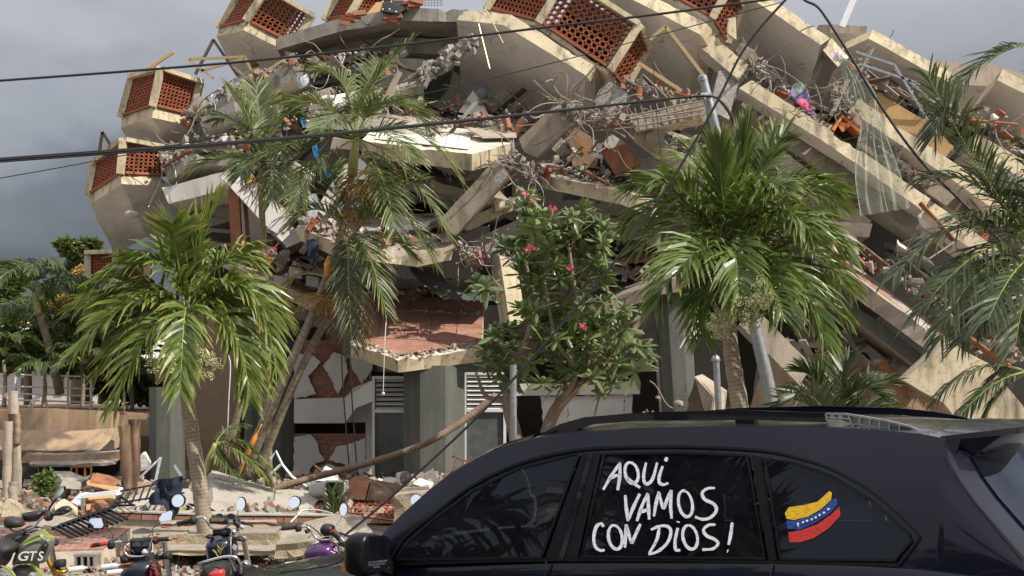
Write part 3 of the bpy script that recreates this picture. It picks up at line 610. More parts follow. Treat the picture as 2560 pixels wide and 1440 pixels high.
plaster(gw, [[(1350, 990), (1420, 988), (1420, 1120), (1345, 1120), (1360, 1060)], [(1420, 990), (1560, 985), (1560, 1120), (1420, 1120)], [(1560, 985), (1580, 985), (1585, 1120), (1560, 1120)]], 29.4, 0.2)
sheet('plaster_strip', [(1640, 900, 29.4), (1664, 890, 29.4), (1690, 1060, 29.4), (1655, 1080, 29.4)], (0, 0.2, 0), 'white', gw)
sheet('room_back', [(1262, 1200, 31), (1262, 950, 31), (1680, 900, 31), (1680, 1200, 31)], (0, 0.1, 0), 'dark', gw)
def window(label, x0, y0, x1, y1, Y, louv, ymid, wmat='whitealu', glass='glassd'):
    t = thing('window', label, 'window', P((x0 + x1) / 2, y1, Y))
    def br(xa, ya, xb, yb, w=7, nm='frame'):
        mb = MB(); qbar(mb, P(xa, ya, Y), P(xb, yb, Y), M(w, Y), 0.08); mb.build(nm, MT[wmat], t)
    br(x0, y0 - 3, x0, y1 + 3); br(x1, y0 - 3, x1, y1 + 3); br(x0 + 4, y0, x1 - 4, y0); br(x0 + 4, ymid, x1 - 4, ymid, 8); br(x0 + 4, y1, x1 - 4, y1)
    for i in range(louv):
        y = y0 + (ymid - y0) * (i + 0.6) / (louv + 0.2); mb = MB(); a = P(x0 + 5, y, Y); b = P(x1 - 5, y, Y); h = M((ymid - y0) / louv * 0.62, Y)
        mb.prism([a + V((0, -0.03, -h / 2)), b + V((0, -0.03, -h / 2)), b + V((0, 0.05, h / 2)), a + V((0, 0.05, h / 2))], (0, 0.012, 0.004)); mb.build('louvre', MT['whitealu'], t)
    mb = MB(); mb.prism([P(x0 + 5, ymid + 5, Y + .02), P(x1 - 5, ymid + 5, Y + .02), P(x1 - 5, y1 - 4, Y + .02), P(x0 + 5, y1 - 4, Y + .02)], (0, 0.01, 0)); mb.build('pane', MT[glass], t)
    return t
window('tall aluminium window with broken upper louvres left of the broad column', 934, 944, 1016, 1200, 28.4, 7, 1028)
window('white framed window with tan louvred shutter right of the broad column', 1163, 934, 1262, 1170, 28.6, 8, 1026)
sheet('partition_wall', [(455, 1215, 31), (455, 780, 31), (600, 800, 31), (600, 1215, 31)], (0, 0.3, 0), 'brownwall', core)
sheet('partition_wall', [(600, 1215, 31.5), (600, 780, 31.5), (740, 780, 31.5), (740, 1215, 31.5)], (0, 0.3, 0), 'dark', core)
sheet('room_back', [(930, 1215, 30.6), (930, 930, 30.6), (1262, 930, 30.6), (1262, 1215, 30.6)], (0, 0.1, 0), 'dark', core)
# ------------------------------------------------------------------ plants
def leafmat(name, col, tipc, back=0.35, rough=0.42, var=0.35, tipstart=0.55):
    m, t, b = newmat(name)
    at = N(t, 'ShaderNodeAttribute'); at.attribute_name = 'tip'
    vec = objvec(t); f = nz(t, vec, 2.2, 3)
    c = mixc(t, rng(t, f, 0.32, 0.7), tuple(x * (1 - var) for x in col), tuple(x * (1 + var) for x in col))
    tf = mul(t, rng(t, at.outputs['Fac'], tipstart, 1.0), rng(t, nz(t, vec, 3.5, 2), 0.35, 0.65, 0.15, 1.0))
    c = mixc(t, tf, c, tipc)
    LK(t, c, b.inputs['Base Color']); b.inputs['Roughness'].default_value = rough; b.inputs['Specular IOR Level'].default_value = 0.45
    tr = N(t, 'ShaderNodeBsdfTranslucent'); mixn = N(t, 'ShaderNodeMixShader'); mixn.inputs[0].default_value = back
    g = mixc(t, 0.5, c, (0.10, 0.14, 0.015)); LK(t, g, tr.inputs['Color'])
    out = t.nodes['Material Output']; LK(t, b.outputs[0], mixn.inputs[1]); LK(t, tr.outputs[0], mixn.inputs[2]); LK(t, mixn.outputs[0], out.inputs['Surface'])
    return m
LF = dict(
    manila=leafmat('manila_palm_leaf', (0.13, 0.185, 0.036), (0.42, 0.39, 0.12), tipstart=0.5, rough=0.33),
    manila2=leafmat('deep_green_palm_leaf', (0.085, 0.135, 0.028), (0.32, 0.32, 0.09), tipstart=0.55, rough=0.33),
    areca=leafmat('areca_palm_leaf', (0.098, 0.135, 0.040), (0.32, 0.28, 0.09), tipstart=0.5),
    arecad=leafmat('dark_areca_leaf', (0.048, 0.072, 0.028), (0.14, 0.14, 0.06), back=0.2),
    bgpalm=leafmat('background_palm_leaf', (0.055, 0.095, 0.030), (0.17, 0.19, 0.07)),
    frangi=leafmat('frangipani_leaf', (0.125, 0.165, 0.060), (0.24, 0.25, 0.08), back=0.2, rough=0.38, tipstart=0.8),
    bush=leafmat('bush_leaf', (0.075, 0.11, 0.028), (0.15, 0.16, 0.04)),
    bright=leafmat('bright_bush_leaf', (0.10, 0.16, 0.03), (0.2, 0.24, 0.06)),
    dry=leafmat('dry_orange_frond', (0.40, 0.24, 0.06), (0.44, 0.29, 0.09), back=0.25, rough=0.7),
    brown=leafmat('dry_brown_frond', (0.22, 0.15, 0.07), (0.30, 0.20, 0.09), back=0.25, rough=0.8))
MT['petiole'] = plain('green_leaf_stalk', (0.22, 0.24, 0.06), 0.5, var=0.2)
MT['shaft'] = plain('yellow_green_crownshaft', (0.34, 0.34, 0.11), 0.45, var=0.2)
MT['berry'] = plain('pale_green_berries', (0.36, 0.35, 0.18), 0.6, var=0.2)
MT['orangeshaft'] = plain('orange_sheath', (0.62, 0.24, 0.03), 0.6)
def trunkmat(name, c1, c2, ringscale, rough=0.9):
    m, t, b = newmat(name); at = N(t, 'ShaderNodeAttribute'); at.attribute_name = 'tip'
    w = N(t, 'ShaderNodeMath', operation='MULTIPLY'); LK(t, at.outputs['Fac'], w.inputs[0]); w.inputs[1].default_value = ringscale
    vec = objvec(t, rnd=False); ad = N(t, 'ShaderNodeMath', operation='ADD'); LK(t, w.outputs[0], ad.inputs[0]); LK(t, mul(t, nz(t, vec, 6, 3), 1.1), ad.inputs[1])
    fr = N(t, 'ShaderNodeMath', operation='FRACT'); LK(t, ad.outputs[0], fr.inputs[0])
    ring = rng(t, fr.outputs[0], 0.72, 0.95)
    c = mixc(t, rng(t, nz(t, vec, 5, 5, 0.65), 0.35, 0.68), c1, c2); c = mixc(t, mul(t, ring, 0.75), c, tuple(x * 0.35 for x in c1))
    LK(t, c, b.inputs['Base Color']); b.inputs['Roughness'].default_value = rough; bump(t, b, ring, -0.6, 0.02); return m
TR = dict(grey=trunkmat('ringed_palm_trunk', (0.33, 0.27, 0.20), (0.22, 0.175, 0.13), 1.0), areca=trunkmat('areca_trunk', (0.27, 0.22, 0.15), (0.165, 0.13, 0.085), 1.0),
          brown=trunkmat('brown_fallen_trunk', (0.25, 0.17, 0.115), (0.14, 0.09, 0.06), 1.0), thin=trunkmat('slim_trunk', (0.27, 0.21, 0.15), (0.17, 0.13, 0.09), 1.0))
def trunk(parent, pts, r, mat, rings=14.0, name='trunk', n=10):
    """tapered ringed trunk through (px,py,Y) points; rings per metre"""
    line = smooth_line([P(*p) for p in pts], 8); k = len(line); L = 0; mb = MB()
    rr = [r[0] + (r[1] - r[0]) * i / (k - 1) for i in range(k)]
    rr = [x * (1 + 0.03 * math.sin(i * 1.9)) for i, x in enumerate(rr)]
    mb.tube(line, rr, n); acc = [0]
    for i in range(1, k): acc.append(acc[-1] + (line[i] - line[i - 1]).length)
    mb.a = [a * rings for a in acc for _ in range(n)]
    return mb.build(name, mat, parent, smooth=True)
def frond(parent, B, C, T, mat, nl=46, ll=0.45, lw=0.034, vee=0.5, droop=0.7, petiole=0.12, fwd=0.6, ragged=0.15, rr=0.014, name='frond', clump=0.0):
    """one pinnate leaf along the quadratic B-C-T, its leaflets real blades"""
    mb = MB(); k = nl
    def pos(t): return B * (1 - t) ** 2 + C * (2 * t * (1 - t)) + T * (t * t)
    def tan(t): return ((C - B) * (2 * (1 - t)) + (T - C) * (2 * t)).normalized()
    rp = [pos(i / 14) for i in range(15)]; n0 = len(mb.v)
    mb.tube(rp, [rr * (1 - 0.8 * i / 14) for i in range(15)], 5, 1, cap=False); mb.a = [0.0] * len(mb.v)
    G_ = V((0, 0, -1)); tip = 0
    up0 = V((0, 0, 1))
    for i in range(k):
        t = petiole + (1 - petiole) * (i + 0.5) / k; p = pos(t); tg = tan(t)
        sd_ = tg.cross(up0)
        if sd_.length < 0.15: sd_ = tg.cross(V((0, 1, 0)))
        sd_.normalize(); nn = sd_.cross(tg).normalized()
        prof = math.sin(math.pi * min(1, 0.18 + 0.82 * (1 - abs(2 * (t - petiole) / (1 - petiole) - 0.85) ** 1.6))) if False else (0.55 + 0.45 * math.sin(math.pi * min(1.0, (t - petiole) / (1 - petiole) * 0.95 + 0.05)))
        for s in (-1, 1):
            if U(0, 1) < ragged * 0.25: continue
            f = fwd + 0.5 * t + U(-0.12, 0.12); v = vee + U(-0.25, 0.25) + clump * random.choice((-1, 0, 1))
            d = (sd_ * (s * math.cos(v)) + nn * math.sin(v)) * math.cos(f) + tg * math.sin(f); d.normalize()
            L = ll * prof * U(1 - ragged, 1 + ragged * 0.6); w = lw * U(0.8, 1.15)
            dr = droop * U(0.6, 1.4); q = p.copy(); b = len(mb.v); wd = (tg - d * tg.dot(d))
            if wd.length < 0.05: wd = nn
            wd.normalize(); wd = (wd + nn * U(-0.5, 0.5)).normalized()
            segs = ((0.0, 0.45), (0.33, 1.0), (0.7, 0.75))
            prev = 0
            for u, ww in segs:
                q = q + (d + G_ * dr * u * u * 1.2).normalized() * (L * (u - prev)); prev = u
                mb.v += [q - wd * (w * ww / 2), q + wd * (w * ww / 2)]; mb.a += [u, u]
            q = q + (d + G_ * dr).normalized() * (L * 0.3); mb.v.append(q); mb.a.append(1.0)
            mb.f += [[b, b + 1, b + 3, b + 2], [b + 2, b + 3, b + 5, b + 4], [b + 4, b + 5, b + 6]]; mb.m += [0, 0, 0]
    o = mb.build(name, [mat, MT['petiole']], parent, recalc=False)
    return o
def pxfronds(parent, base, lst, Y, mat, **kw):
    B0 = P(base[0], base[1], Y)
    for f in lst:
        cx, cy, cd, tx, ty, td = f[:6]; k2 = dict(kw)
        if len(f) > 6: k2.update(f[6])
        B = B0 + V((U(-0.03, 0.03), U(-0.03, 0.03), U(-0.03, 0.03))) if not (len(f) > 6 and 'base' in f[6]) else P(*k2.pop('base'))
        frond(parent, B, P(cx, cy, Y + cd), P(tx, ty, Y + td), k2.pop('mat', mat), **k2)
def berries(parent, c, Y, rpx, n, stems=26, name='flower_cluster', mat='berry', sz=0.012, drop=0.0):
    """a branched cluster of small pale fruit"""
    mb = MB(); c0 = P(c[0], c[1], Y); R = M(rpx, Y)
    for i in range(stems):
        d = V((random.gauss(0, 1), random.gauss(0, 0.8), random.gauss(0, 0.75) - drop)).normalized() * R * U(0.6, 1.05)
        e = c0 + d; mb.tube(bend(c0, e, 4, R * 0.12), 0.004, 4, cap=False)
        for _ in range(n // stems):
            f = U(0.45, 1.05); q = c0 + d * f + V((U(-1, 1), U(-1, 1), U(-1, 1))) * R * 0.17; s_ = sz * U(0.6, 1.3)
            mb.add([q + V((s_, 0, 0)), q + V((-s_, 0, 0)), q + V((0, s_, 0)), q + V((0, -s_, 0)), q + V((0, 0, s_)), q + V((0, 0, -s_))], [(0, 2, 4), (2, 1, 4), (1, 3, 4), (3, 0, 4), (2, 0, 5), (1, 2, 5), (3, 1, 5), (0, 3, 5)])
    o = mb.build(name, MT[mat], parent, recalc=False); return o
# left Manila palm
t1 = thing('palm_tree', 'bushy green palm with grey ringed trunk in front of the motorcycles at left', 'palm tree', P(512, 1400, 18.4))
trunk(t1, [(520, 1412, 18.4), (510, 1300, 18.4), (490, 1150, 18.4), (472, 1030, 18.4), (464, 940, 18.4)], (0.112, 0.085), TR['grey'], 20)
mb = MB(); mb.tube(smooth_line([P(464, 945, 18.4), P(464, 880, 18.4), P(468, 800, 18.4)], 4), [0.095] * 3 + [0.09] * 3 + [0.06] * 3, 10); mb.build('crownshaft', MT['shaft'], t1, smooth=True)
pxfronds(t1, (468, 790), [(472, 640, 0.1, 545, 505, 0.1, dict(droop=0.25, fwd=0.9)), (430, 545, 0.1, 225, 730, -0.2), (345, 680, -0.3, 195, 880, -0.6), (385, 735, -0.5, 285, 1030, -0.8), (640, 580, 0.0, 690, 920, -0.2), (600, 740, -0.3, 625, 1000, -0.6),
    (462, 700, -0.8, 450, 980, -1.1, dict(vee=0.2)), (560, 590, 0.4, 640, 660, 0.5), (350, 700, 0.7, 190, 770, 0.9), (620, 670, 0.5, 705, 800, 0.8),  (440, 620, 0.2, 430, 560, -0.4, dict(droop=0.3)), (400, 700, 0.3, 250, 930, 0.2), (560, 660, 0.2, 660, 960, 0.1), (340, 640, 0.2, 230, 800, 0.1)], 18.4, LF['manila'], nl=54, ll=0.62, lw=0.050, vee=0.5, droop=0.95, clump=0.4, fwd=0.42)
berries(t1, (418, 910), 17.5, 50, 1300, sz=0.010); berries(t1, (505, 912), 17.5, 46, 1100, sz=0.010)
# right Manila palm
t2 = thing('palm_tree', 'full green palm standing behind the car beside the leaning steel pole', 'palm tree', P(1850, 1250, 17.2))
trunk(t2, [(1868, 1430, 17.2), (1858, 1150, 17.2), (1848, 1010, 17.2), (1828, 880, 17.2), (1822, 790, 17.2)], (0.13, 0.085), TR['grey'], 20)
mb = MB(); mb.tube(smooth_line([P(1822, 800, 17.2), P(1822, 720, 17.2), P(1828, 640, 17.2)], 4), [0.09] * 3 + [0.085] * 3 + [0.055] * 3, 10); mb.build('crownshaft', MT['shaft'], t2, smooth=True)
pxfronds(t2, (1828, 640), [(1840, 470, 0.2, 1868, 320, 0.3, dict(droop=0.2, fwd=0.95)), (1890, 420, 0.3, 2090, 470, 0.4), (2010, 460, 0, 2120, 640, -0.2), (1990, 620, -0.4, 2060, 850, -0.7), (1720, 395, 0, 1565, 480, -0.2), (1700, 540, -0.3, 1640, 770, -0.6),
    (1760, 650, -0.5, 1755, 840, -0.8), (1780, 460, 0.5, 1720, 370, 0.9), (1835, 540, -0.9, 1850, 770, -1.3), (1990, 540, 0.5, 2130, 730, 0.7), (1740, 480, 0.7, 1600, 620, 1.1), (1850, 480, 0.9, 1930, 400, 1.4), (1920, 640, -0.8, 1960, 800, -1.3), (1950, 480, -0.5, 2040, 590, -1.0),
    (1880, 450, -0.4, 1950, 470, -0.9), (1780, 560, -0.7, 1690, 690, -1.2), (1800, 480, -0.2, 1800, 370, -0.5, dict(droop=0.3, fwd=0.9)), (1900, 380, 0.2, 1960, 350, 0.3, dict(droop=0.4)), (1980, 400, 0.6, 2100, 520, 0.9), (1690, 430, 0.4, 1570, 570, 0.5), (2010, 620, 0.3, 2110, 800, 0.2)], 17.2, LF['manila2'], nl=58, ll=0.62, lw=0.043, vee=0.5, droop=0.9, clump=0.4, fwd=0.42)
berries(t2, (1878, 756), 16.0, 74, 1900, sz=0.009); berries(t2, (1800, 812), 16.0, 40, 800, sz=0.009)
# tall areca clump in the middle
t3 = thing('palm_tree', 'tall slender areca palm with several leaning stems in the middle of the picture', 'palm tree', P(620, 1215, 24))
trunk(t3, [(596, 1200, 24), (690, 985, 24), (775, 800, 24), (832, 660, 24), (866, 520, 24), (880, 430, 24)], (0.078, 0.056), TR['areca'], 9)
trunk(t3, [(640, 1195, 24.3), (735, 960, 24.2), (800, 830, 24.1), (850, 760, 24), (905, 660, 23.8), (890, 600, 23.8)], (0.070, 0.052), TR['areca'], 9)
trunk(t3, [(612, 1200, 23.8), (680, 1030, 23.7), (762, 830, 23.7), (812, 700, 23.7), (845, 620, 23.7), (862, 560, 23.7)], (0.056, 0.046), TR['areca'], 9)
mb = MB(); mb.tube([P(880, 440, 24), P(884, 400, 24), P(890, 345, 24)], [0.09, 0.085, 0.05], 8); mb.build('crownshaft', MT['shaft'], t3, smooth=True)
ar = dict(nl=48, ll=0.62, lw=0.029, vee=0.35, droop=0.5, petiole=0.2, fwd=0.5, clump=0.0, ragged=0.12, rr=0.016)
pxfronds(t3, (888, 345), [(892, 230, 0, 1025, 105, 0.2, dict(droop=0.3)), (880, 150, 0.2, 770, 180, 0.3), (775, 165, -0.2, 680, 340, -0.4), (760, 310, -0.5, 600, 430, -0.8), (1030, 250, -0.2, 1150, 450, -0.3), (1010, 370, -0.6, 1120, 590, -0.8), (985, 190, 0.4, 1075, 320, 0.8),
    (770, 390, -0.6, 740, 520, -1.1), (970, 420, -0.9, 985, 580, -1.3), (820, 220, 0.7, 700, 260, 1.2), (910, 200, 0.8, 950, 150, 1.4), (860, 250, -0.8, 800, 330, -1.4), (950, 290, -0.8, 1040, 400, -1.4), (930, 230, -0.3, 1010, 260, -0.6), (840, 300, -0.3, 720, 420, -0.5)], 24, LF['areca'], **ar)
pxfronds(t3, (880, 600), [(930, 470, -0.3, 1050, 450, -0.4), (990, 430, -0.4, 1085, 660, -0.6), (800, 470, -0.3, 730, 560, -0.5), (900, 530, -0.6, 965, 780, -0.9), (840, 520, 0.3, 830, 420, 0.5), (860, 560, -0.6, 880, 870, -0.8, dict(mat=LF['arecad'])), (960, 560, 0.3, 1030, 640, 0.4)], 23.8, LF['areca'], **ar)
pxfronds(t3, (850, 640), [(700, 640, 0, 720, 800, 0, dict(base=(830, 700, 23.7), mat=LF['brown'], nl=24)), (870, 700, 0, 900, 850, 0, dict(base=(905, 660, 23.8), mat=LF['brown']))], 23.7, LF['arecad'], **ar)
for (cx, cy, n_, rp_) in ((905, 480, 30, 95), (815, 770, 34, 85), (945, 450, 18, 70), (880, 560, 18, 60)):
    mb = MB(); c0 = P(cx, cy - 30, 23.7)
    for i in range(n_):
        d = V((random.gauss(0, 1), random.gauss(0, 0.6), -abs(random.gauss(0.6, 0.6)))).normalized() * M(rp_, 24) * U(0.5, 1.1); e = c0 + d
        mb.tube(bend(c0, e, 4, 0.06), 0.008, 4, cap=False)
        for _ in range(4):
            f = c0 + d * U(0.3, 1); mb.tube(bend(f, f + V((U(-1, 1), U(-.5, .5), U(-1.2, .3))) * 0.14, 2, 0.02), 0.005, 3, cap=False)
    mb.a = [0.5] * len(mb.v); mb.build('dry_fruit_stalk', LF['dry'], t3, recalc=False)
mb = MB(); mb.tube([P(818, 690, 23.5), P(818, 660, 23.5), P(824, 640, 23.5)], [0.05, 0.055, 0.03], 8); mb.build('orange_sheath', MT['orangeshaft'], t3, smooth=True)
# thin palm left of it
t4 = thing('palm_tree', 'thin areca palm with a banded stem left of the tall leaning palm', 'palm tree', P(668, 1215, 26))
trunk(t4, [(672, 1230, 26.4), (668, 900, 26), (664, 700, 26), (656, 560, 26), (652, 440, 26)], (0.075, 0.055), TR['areca'], 12)
pxfronds(t4, (652, 430), [(640, 300, 0, 575, 225, 0.1, dict(droop=0.3)), (690, 260, 0.1, 745, 290, 0.2), (575, 350, -0.2, 445, 450, -0.4), (720, 340, -0.2, 745, 500, -0.4), (600, 270, 0.3, 545, 300, 0.5), (655, 300, 0.4, 640, 215, 0.7, dict(droop=0.2)), (620, 350, -0.5, 600, 440, -0.9), (690, 350, -0.6, 680, 500, -1.0), (710, 280, -0.3, 700, 400, -0.8)], 26, LF['areca'], nl=48, ll=0.64, lw=0.034, vee=0.35, droop=0.55, petiole=0.2, fwd=0.5, ragged=0.12)
mb = MB(); c0 = P(650, 445, 25.8)
for i in range(34):
    d = V((random.gauss(0, 0.8), random.gauss(0, 0.6), -abs(random.gauss(0.7, 0.5)))).normalized() * U(0.3, 0.75); mb.tube(bend(c0, c0 + d, 4, 0.08), 0.007, 4, cap=False)
mb.a = [0.5] * len(mb.v); mb.build('dry_fruit_stalk', LF['dry'], t4, recalc=False)
# palms at the right edge
t6 = thing('palm_tree', 'dark areca palm reaching in from the right picture edge', 'palm tree', P(2640, 1400, 13))
trunk(t6, [(2660, 1700, 13), (2640, 1200, 13), (2620, 700, 13)], (0.10, 0.07), TR['areca'], 12)
trunk(t6, [(2700, 1700, 13.6), (2700, 900, 13.6), (2680, 300, 13.6)], (0.10, 0.07), TR['areca'], 12)
pxfronds(t6, (2600, 640), [(2400, 120, 0, 2335, 340, -0.2, dict(base=(2640, 95, 13), nl=60, droop=0.5)), (2440, 430, -0.1, 2320, 190, -0.3, dict(droop=0.5)), (2420, 470, -0.2, 2235, 690, -0.5), (2480, 540, -0.4, 2290, 790, -0.8), (2440, 600, -0.6, 2350, 850, -0.9), (2470, 400, 0.2, 2300, 450, 0.3), (2500, 690, -0.3, 2400, 860, -0.5),
    (2560, 700, -0.5, 2540, 860, -0.9), (2520, 520, -0.2, 2400, 540, -0.5), (2540, 480, 0.3, 2450, 380, 0.6), (2540, 600, 0.3, 2430, 720, 0.6), (2600, 500, 0, 2560, 360, 0), (2540, 640, -0.8, 2470, 800, -1.2)], 13, LF['arecad'], nl=52, ll=0.50, lw=0.025, vee=0.3, droop=0.8, petiole=0.16, fwd=0.5, ragged=0.15, rr=0.012)
pxfronds(t6, (2684, 290), [(2760, 120, 0, 2860, 160, 0.2), (2740, 60, 0.2, 2800, -40, 0.4), (2690, 80, 0.5, 2660, -60, 0.9), (2790, 240, -0.2, 2880, 340, -0.3), (2720, 180, -0.6, 2760, 300, -1.1), (2660, 160, 0.7, 2640, 120, 1.3)], 13.6, LF['arecad'], nl=52, ll=0.50, lw=0.025, vee=0.3, droop=0.8, petiole=0.16, fwd=0.5)
t7 = thing('palm_sprout', 'low areca palm sprout behind the car roof at right', 'palm', P(2090, 1120, 17))
pxfronds(t7, (2090, 1090), [(2000, 960, 0, 1950, 1020, 0), (2060, 930, 0, 2000, 930, 0), (2120, 930, 0, 2200, 990, -0.2), (2160, 980, 0, 2250, 1050, 0), (2090, 940, 0.2, 2120, 900, 0.3), (2040, 960, -0.3, 1990, 990, -0.5), (2150, 940, 0.3, 2230, 960, 0.4)], 17, LF['arecad'], nl=40, ll=0.44, lw=0.03, vee=0.6, droop=0.4, petiole=0.1)
t8 = thing('palm_sprout', 'drooping low palm fronds beside the tan wall at the lower right', 'palm', P(2560, 1100, 16))
pxfronds(t8, (2570, 930), [(2440, 870, 0, 2330, 1010, -0.1), (2480, 940, -0.2, 2400, 1040, -0.4), (2520, 890, 0.1, 2440, 990, 0.2), (2500, 960, 0.2, 2460, 1050, 0.2)], 16, LF['arecad'], nl=44, ll=0.40, lw=0.024, vee=0.3, droop=1.1, petiole=0.2)
t9 = thing('fern', 'small bright fern growing from the rubble above the car roof', 'fern', P(2060, 960, 18))
pxfronds(t9, (2062, 955), [(2060, 900, 0, 2085, 865, 0), (2040, 920, 0, 2015, 900, 0), (2080, 910, 0.1, 2090, 890, 0.1), (2055, 915, -0.1, 2040, 880, -0.1), (2070, 930, 0.1, 2100, 920, 0.1)], 18, LF['bright'], nl=24, ll=0.08, lw=0.022, vee=0.4, droop=0.2, petiole=0.05, rr=0.006)
# background palms at the left
def bgpalm(label, base, crown, Y, R, n, mat='bgpalm', r=(0.10, 0.07), shaft=True, **kw):
    t = thing('palm_tree', label, 'palm tree', P(base[0], base[1], Y))
    trunk(t, [(base[0], base[1], Y), ((base[0] + crown[0]) / 2 + 4, (base[1] + crown[1]) / 2, Y), (crown[0], crown[1] + 10, Y)], r, TR['thin'], 14)
    if shaft:
        mb = MB(); a = P(crown[0] + (base[0] - crown[0]) * 0.22, crown[1] + (base[1] - crown[1]) * 0.22, Y - 0.02); mb.tube([a, P(crown[0], crown[1], Y - 0.02)], [r[1] * 1.25, r[1] * 0.8], 8); mb.build('crownshaft', MT['shaft'], t, smooth=True)
    B = P(crown[0], crown[1], Y); rr_ = M(R, Y)
    for i in range(n):
        az = 2 * math.pi * (i + U(-0.3, 0.3)) / n; el = RD(random.choice((70, 50, 35, 20)) + U(-8, 8)); h = V((math.cos(az), math.sin(az), 0))
        C = B + (h * math.cos(el) + V((0, 0, math.sin(el)))) * rr_ * 0.75; T = B + h * rr_ * (0.55 + 0.5 * math.cos(el)) + V((0, 0, rr_ * (0.9 * math.sin(el) - 0.45)))
        frond(t, B, C, T, LF[mat], **dict(dict(nl=34, ll=rr_ * 0.33, lw=0.04, vee=0.4, droop=0.9, clump=0.2), **kw))
    return t
bgpalm('palm with pale green shaft at the far left, trunk slanting right', (150, 985, 31), (84, 730), 31, 165, 14) if False else bgpalm('palm with pale green shaft at the far left, trunk slanting right', (150, 985), (84, 730), 31, 165, 15)
bgpalm('half hidden palm between the far left palm and the bushy palm', (215, 1010), (190, 740), 34, 125, 12)
bgpalm('young palm at the white railing by the left edge', (10, 1018), (8, 890), 30.4, 110, 9, r=(0.05, 0.03), shaft=False)
bgpalm('small palm in front of the white railing under the far left palm', (108, 1020), (110, 915), 30.3, 95, 9, r=(0.05, 0.03), shaft=False)
bgpalm('dark young palm at the railing end beside the bushy palm', (205, 1020), (203, 910), 30.3, 100, 10, mat='arecad', r=(0.05, 0.03), shaft=False)
bgpalm('dim palm thicket behind the hanging fronds of the bushy palm', (330, 1025), (320, 900), 32.0, 110, 10, mat='arecad', r=(0.05, 0.03), shaft=False)
bgpalm('feathery palm filling the gap left of the ground level screen', (255, 1010), (262, 800), 33, 120, 12, mat='bgpalm', shaft=False)
bgpalm('low palm against the white house at the far left edge', (70, 1012), (60, 820), 34, 130, 12, mat='bgpalm', shaft=False)
bgpalm('leafy palm clump above the brown wall beside the bushy palm', (290, 1030), (285, 930), 31.2, 95, 10, mat='arecad', r=(0.05, 0.03), shaft=False)
def leafcloud(parent, blobs, n, mat, size, name='crown'):
    """leaf-sized blades spread through several lumps of a crown"""
    mb = MB()
    for _ in range(n):
        cx, cy, Y, r, ry = random.choice(blobs); c = P(cx, cy, Y)
        d = V((random.gauss(0, 1), random.gauss(0, 1), random.gauss(0, 1))).normalized() * (U(0.45, 1.0) ** 0.5)
        p = c + V((d.x * M(r, Y), d.y * M(r, Y), d.z * M(ry, Y))); s_ = U(*size)
        a = V((U(-1, 1), U(-1, 1), U(-0.7, 0.6))).normalized(); b = a.cross(V((U(-1, 1), U(-1, 1), U(-1, 1)))).normalized()
        k = len(mb.v); mb.v += [p, p + a * s_ * 0.5 + b * s_ * 0.2, p + a * s_, p + a * s_ * 0.5 - b * s_ * 0.2]; mb.a += [0, 0.5, 1, 0.5]; mb.f.append([k, k + 1, k + 2, k + 3]); mb.m.append(0)
    return mb.build(name, mat, parent, recalc=False)
t = thing('tree', 'dense leafy tree top behind the lowest left balcony', 'tree', P(190, 1000, 38)); trunk(t, [(195, 1010, 38), (190, 820, 38), (188, 690, 38)], (0.2, 0.08), TR['thin'], 0)
leafcloud(t, [(185, 622, 38, 34, 18), (215, 640, 38, 34, 24), (190, 680, 38.5, 50, 30), (165, 612, 38, 18, 10), (225, 612, 38, 22, 12)], 3000, LF['bush'], (0.12, 0.26))
t = thing('hedge', 'mixed dark hedge behind the white railing at far left', 'hedge', P(120, 1000, 36)); leafcloud(t, [(60, 800, 36, 60, 60), (30, 900, 35, 50, 30), (160, 900, 35, 60, 40), (250, 900, 34.5, 50, 60), (150, 790, 36, 60, 70), (230, 800, 36, 60, 80), (20, 720, 37, 40, 60), (300, 900, 34.5, 60, 90), (380, 960, 34, 50, 60)], 9000, LF['bush'], (0.12, 0.3), 'foliage')
leafcloud(t, [(20, 870, 34, 50, 50), (100, 880, 34, 60, 50), (180, 880, 33.6, 60, 60), (260, 930, 33, 50, 60), (330, 960, 33, 50, 50)], 6000, LF['bush'], (0.12, 0.26), 'foliage')
leafcloud(t, [(150, 760, 35.4, 30, 24), (205, 700, 36, 30, 40)], 900, LF['dry'], (0.06, 0.16), 'dry_foliage')
t = thing('bush', 'small bright green bush at the foot of the weathered wooden posts', 'bush', P(112, 1240, 24)); leafcloud(t, [(112, 1200, 24, 30, 24), (125, 1230, 23.9, 26, 18), (105, 1215, 24, 26, 20)], 420, LF['bright'], (0.07, 0.15), 'foliage')
# broken fronds at the foot of the leaning palms
t = thing('broken_palm', 'snapped young palm with yellow green stalk between the leaning trunks and the ringed trunk', 'palm', P(560, 1210, 23))
mb = MB(); mb.tube(smooth_line([P(515, 1180, 23), P(522, 1150, 23), P(540, 1110, 23)], 4), 0.05, 8); mb.build('stem', MT['shaft'], t, smooth=True)
pxfronds(t, (540, 1112), [(580, 1080, 0, 640, 1120, 0), (560, 1060, 0.2, 610, 1060, 0.3), (600, 1110, -0.2, 660, 1190, -0.3), (620, 1080, 0.1, 690, 1190, 0.0), (550, 1150, -0.2, 600, 1190, -0.3), (640, 1130, 0.1, 680, 1215, 0)], 23, LF['areca'], nl=34, ll=0.34, lw=0.026, vee=0.2, droop=0.9)
t = thing('fallen_palm', 'long fallen palm trunk lying up to the right across the ground floor', 'tree trunk', P(690, 1222, 23.5)); trunk(t, [(660, 1232, 23.4), (760, 1200, 23.6), (920, 1158, 24), (1060, 1110, 24.3), (1160, 1050, 24.6), (1240, 988, 24.8)], (0.055, 0.062), TR['brown'], 16)
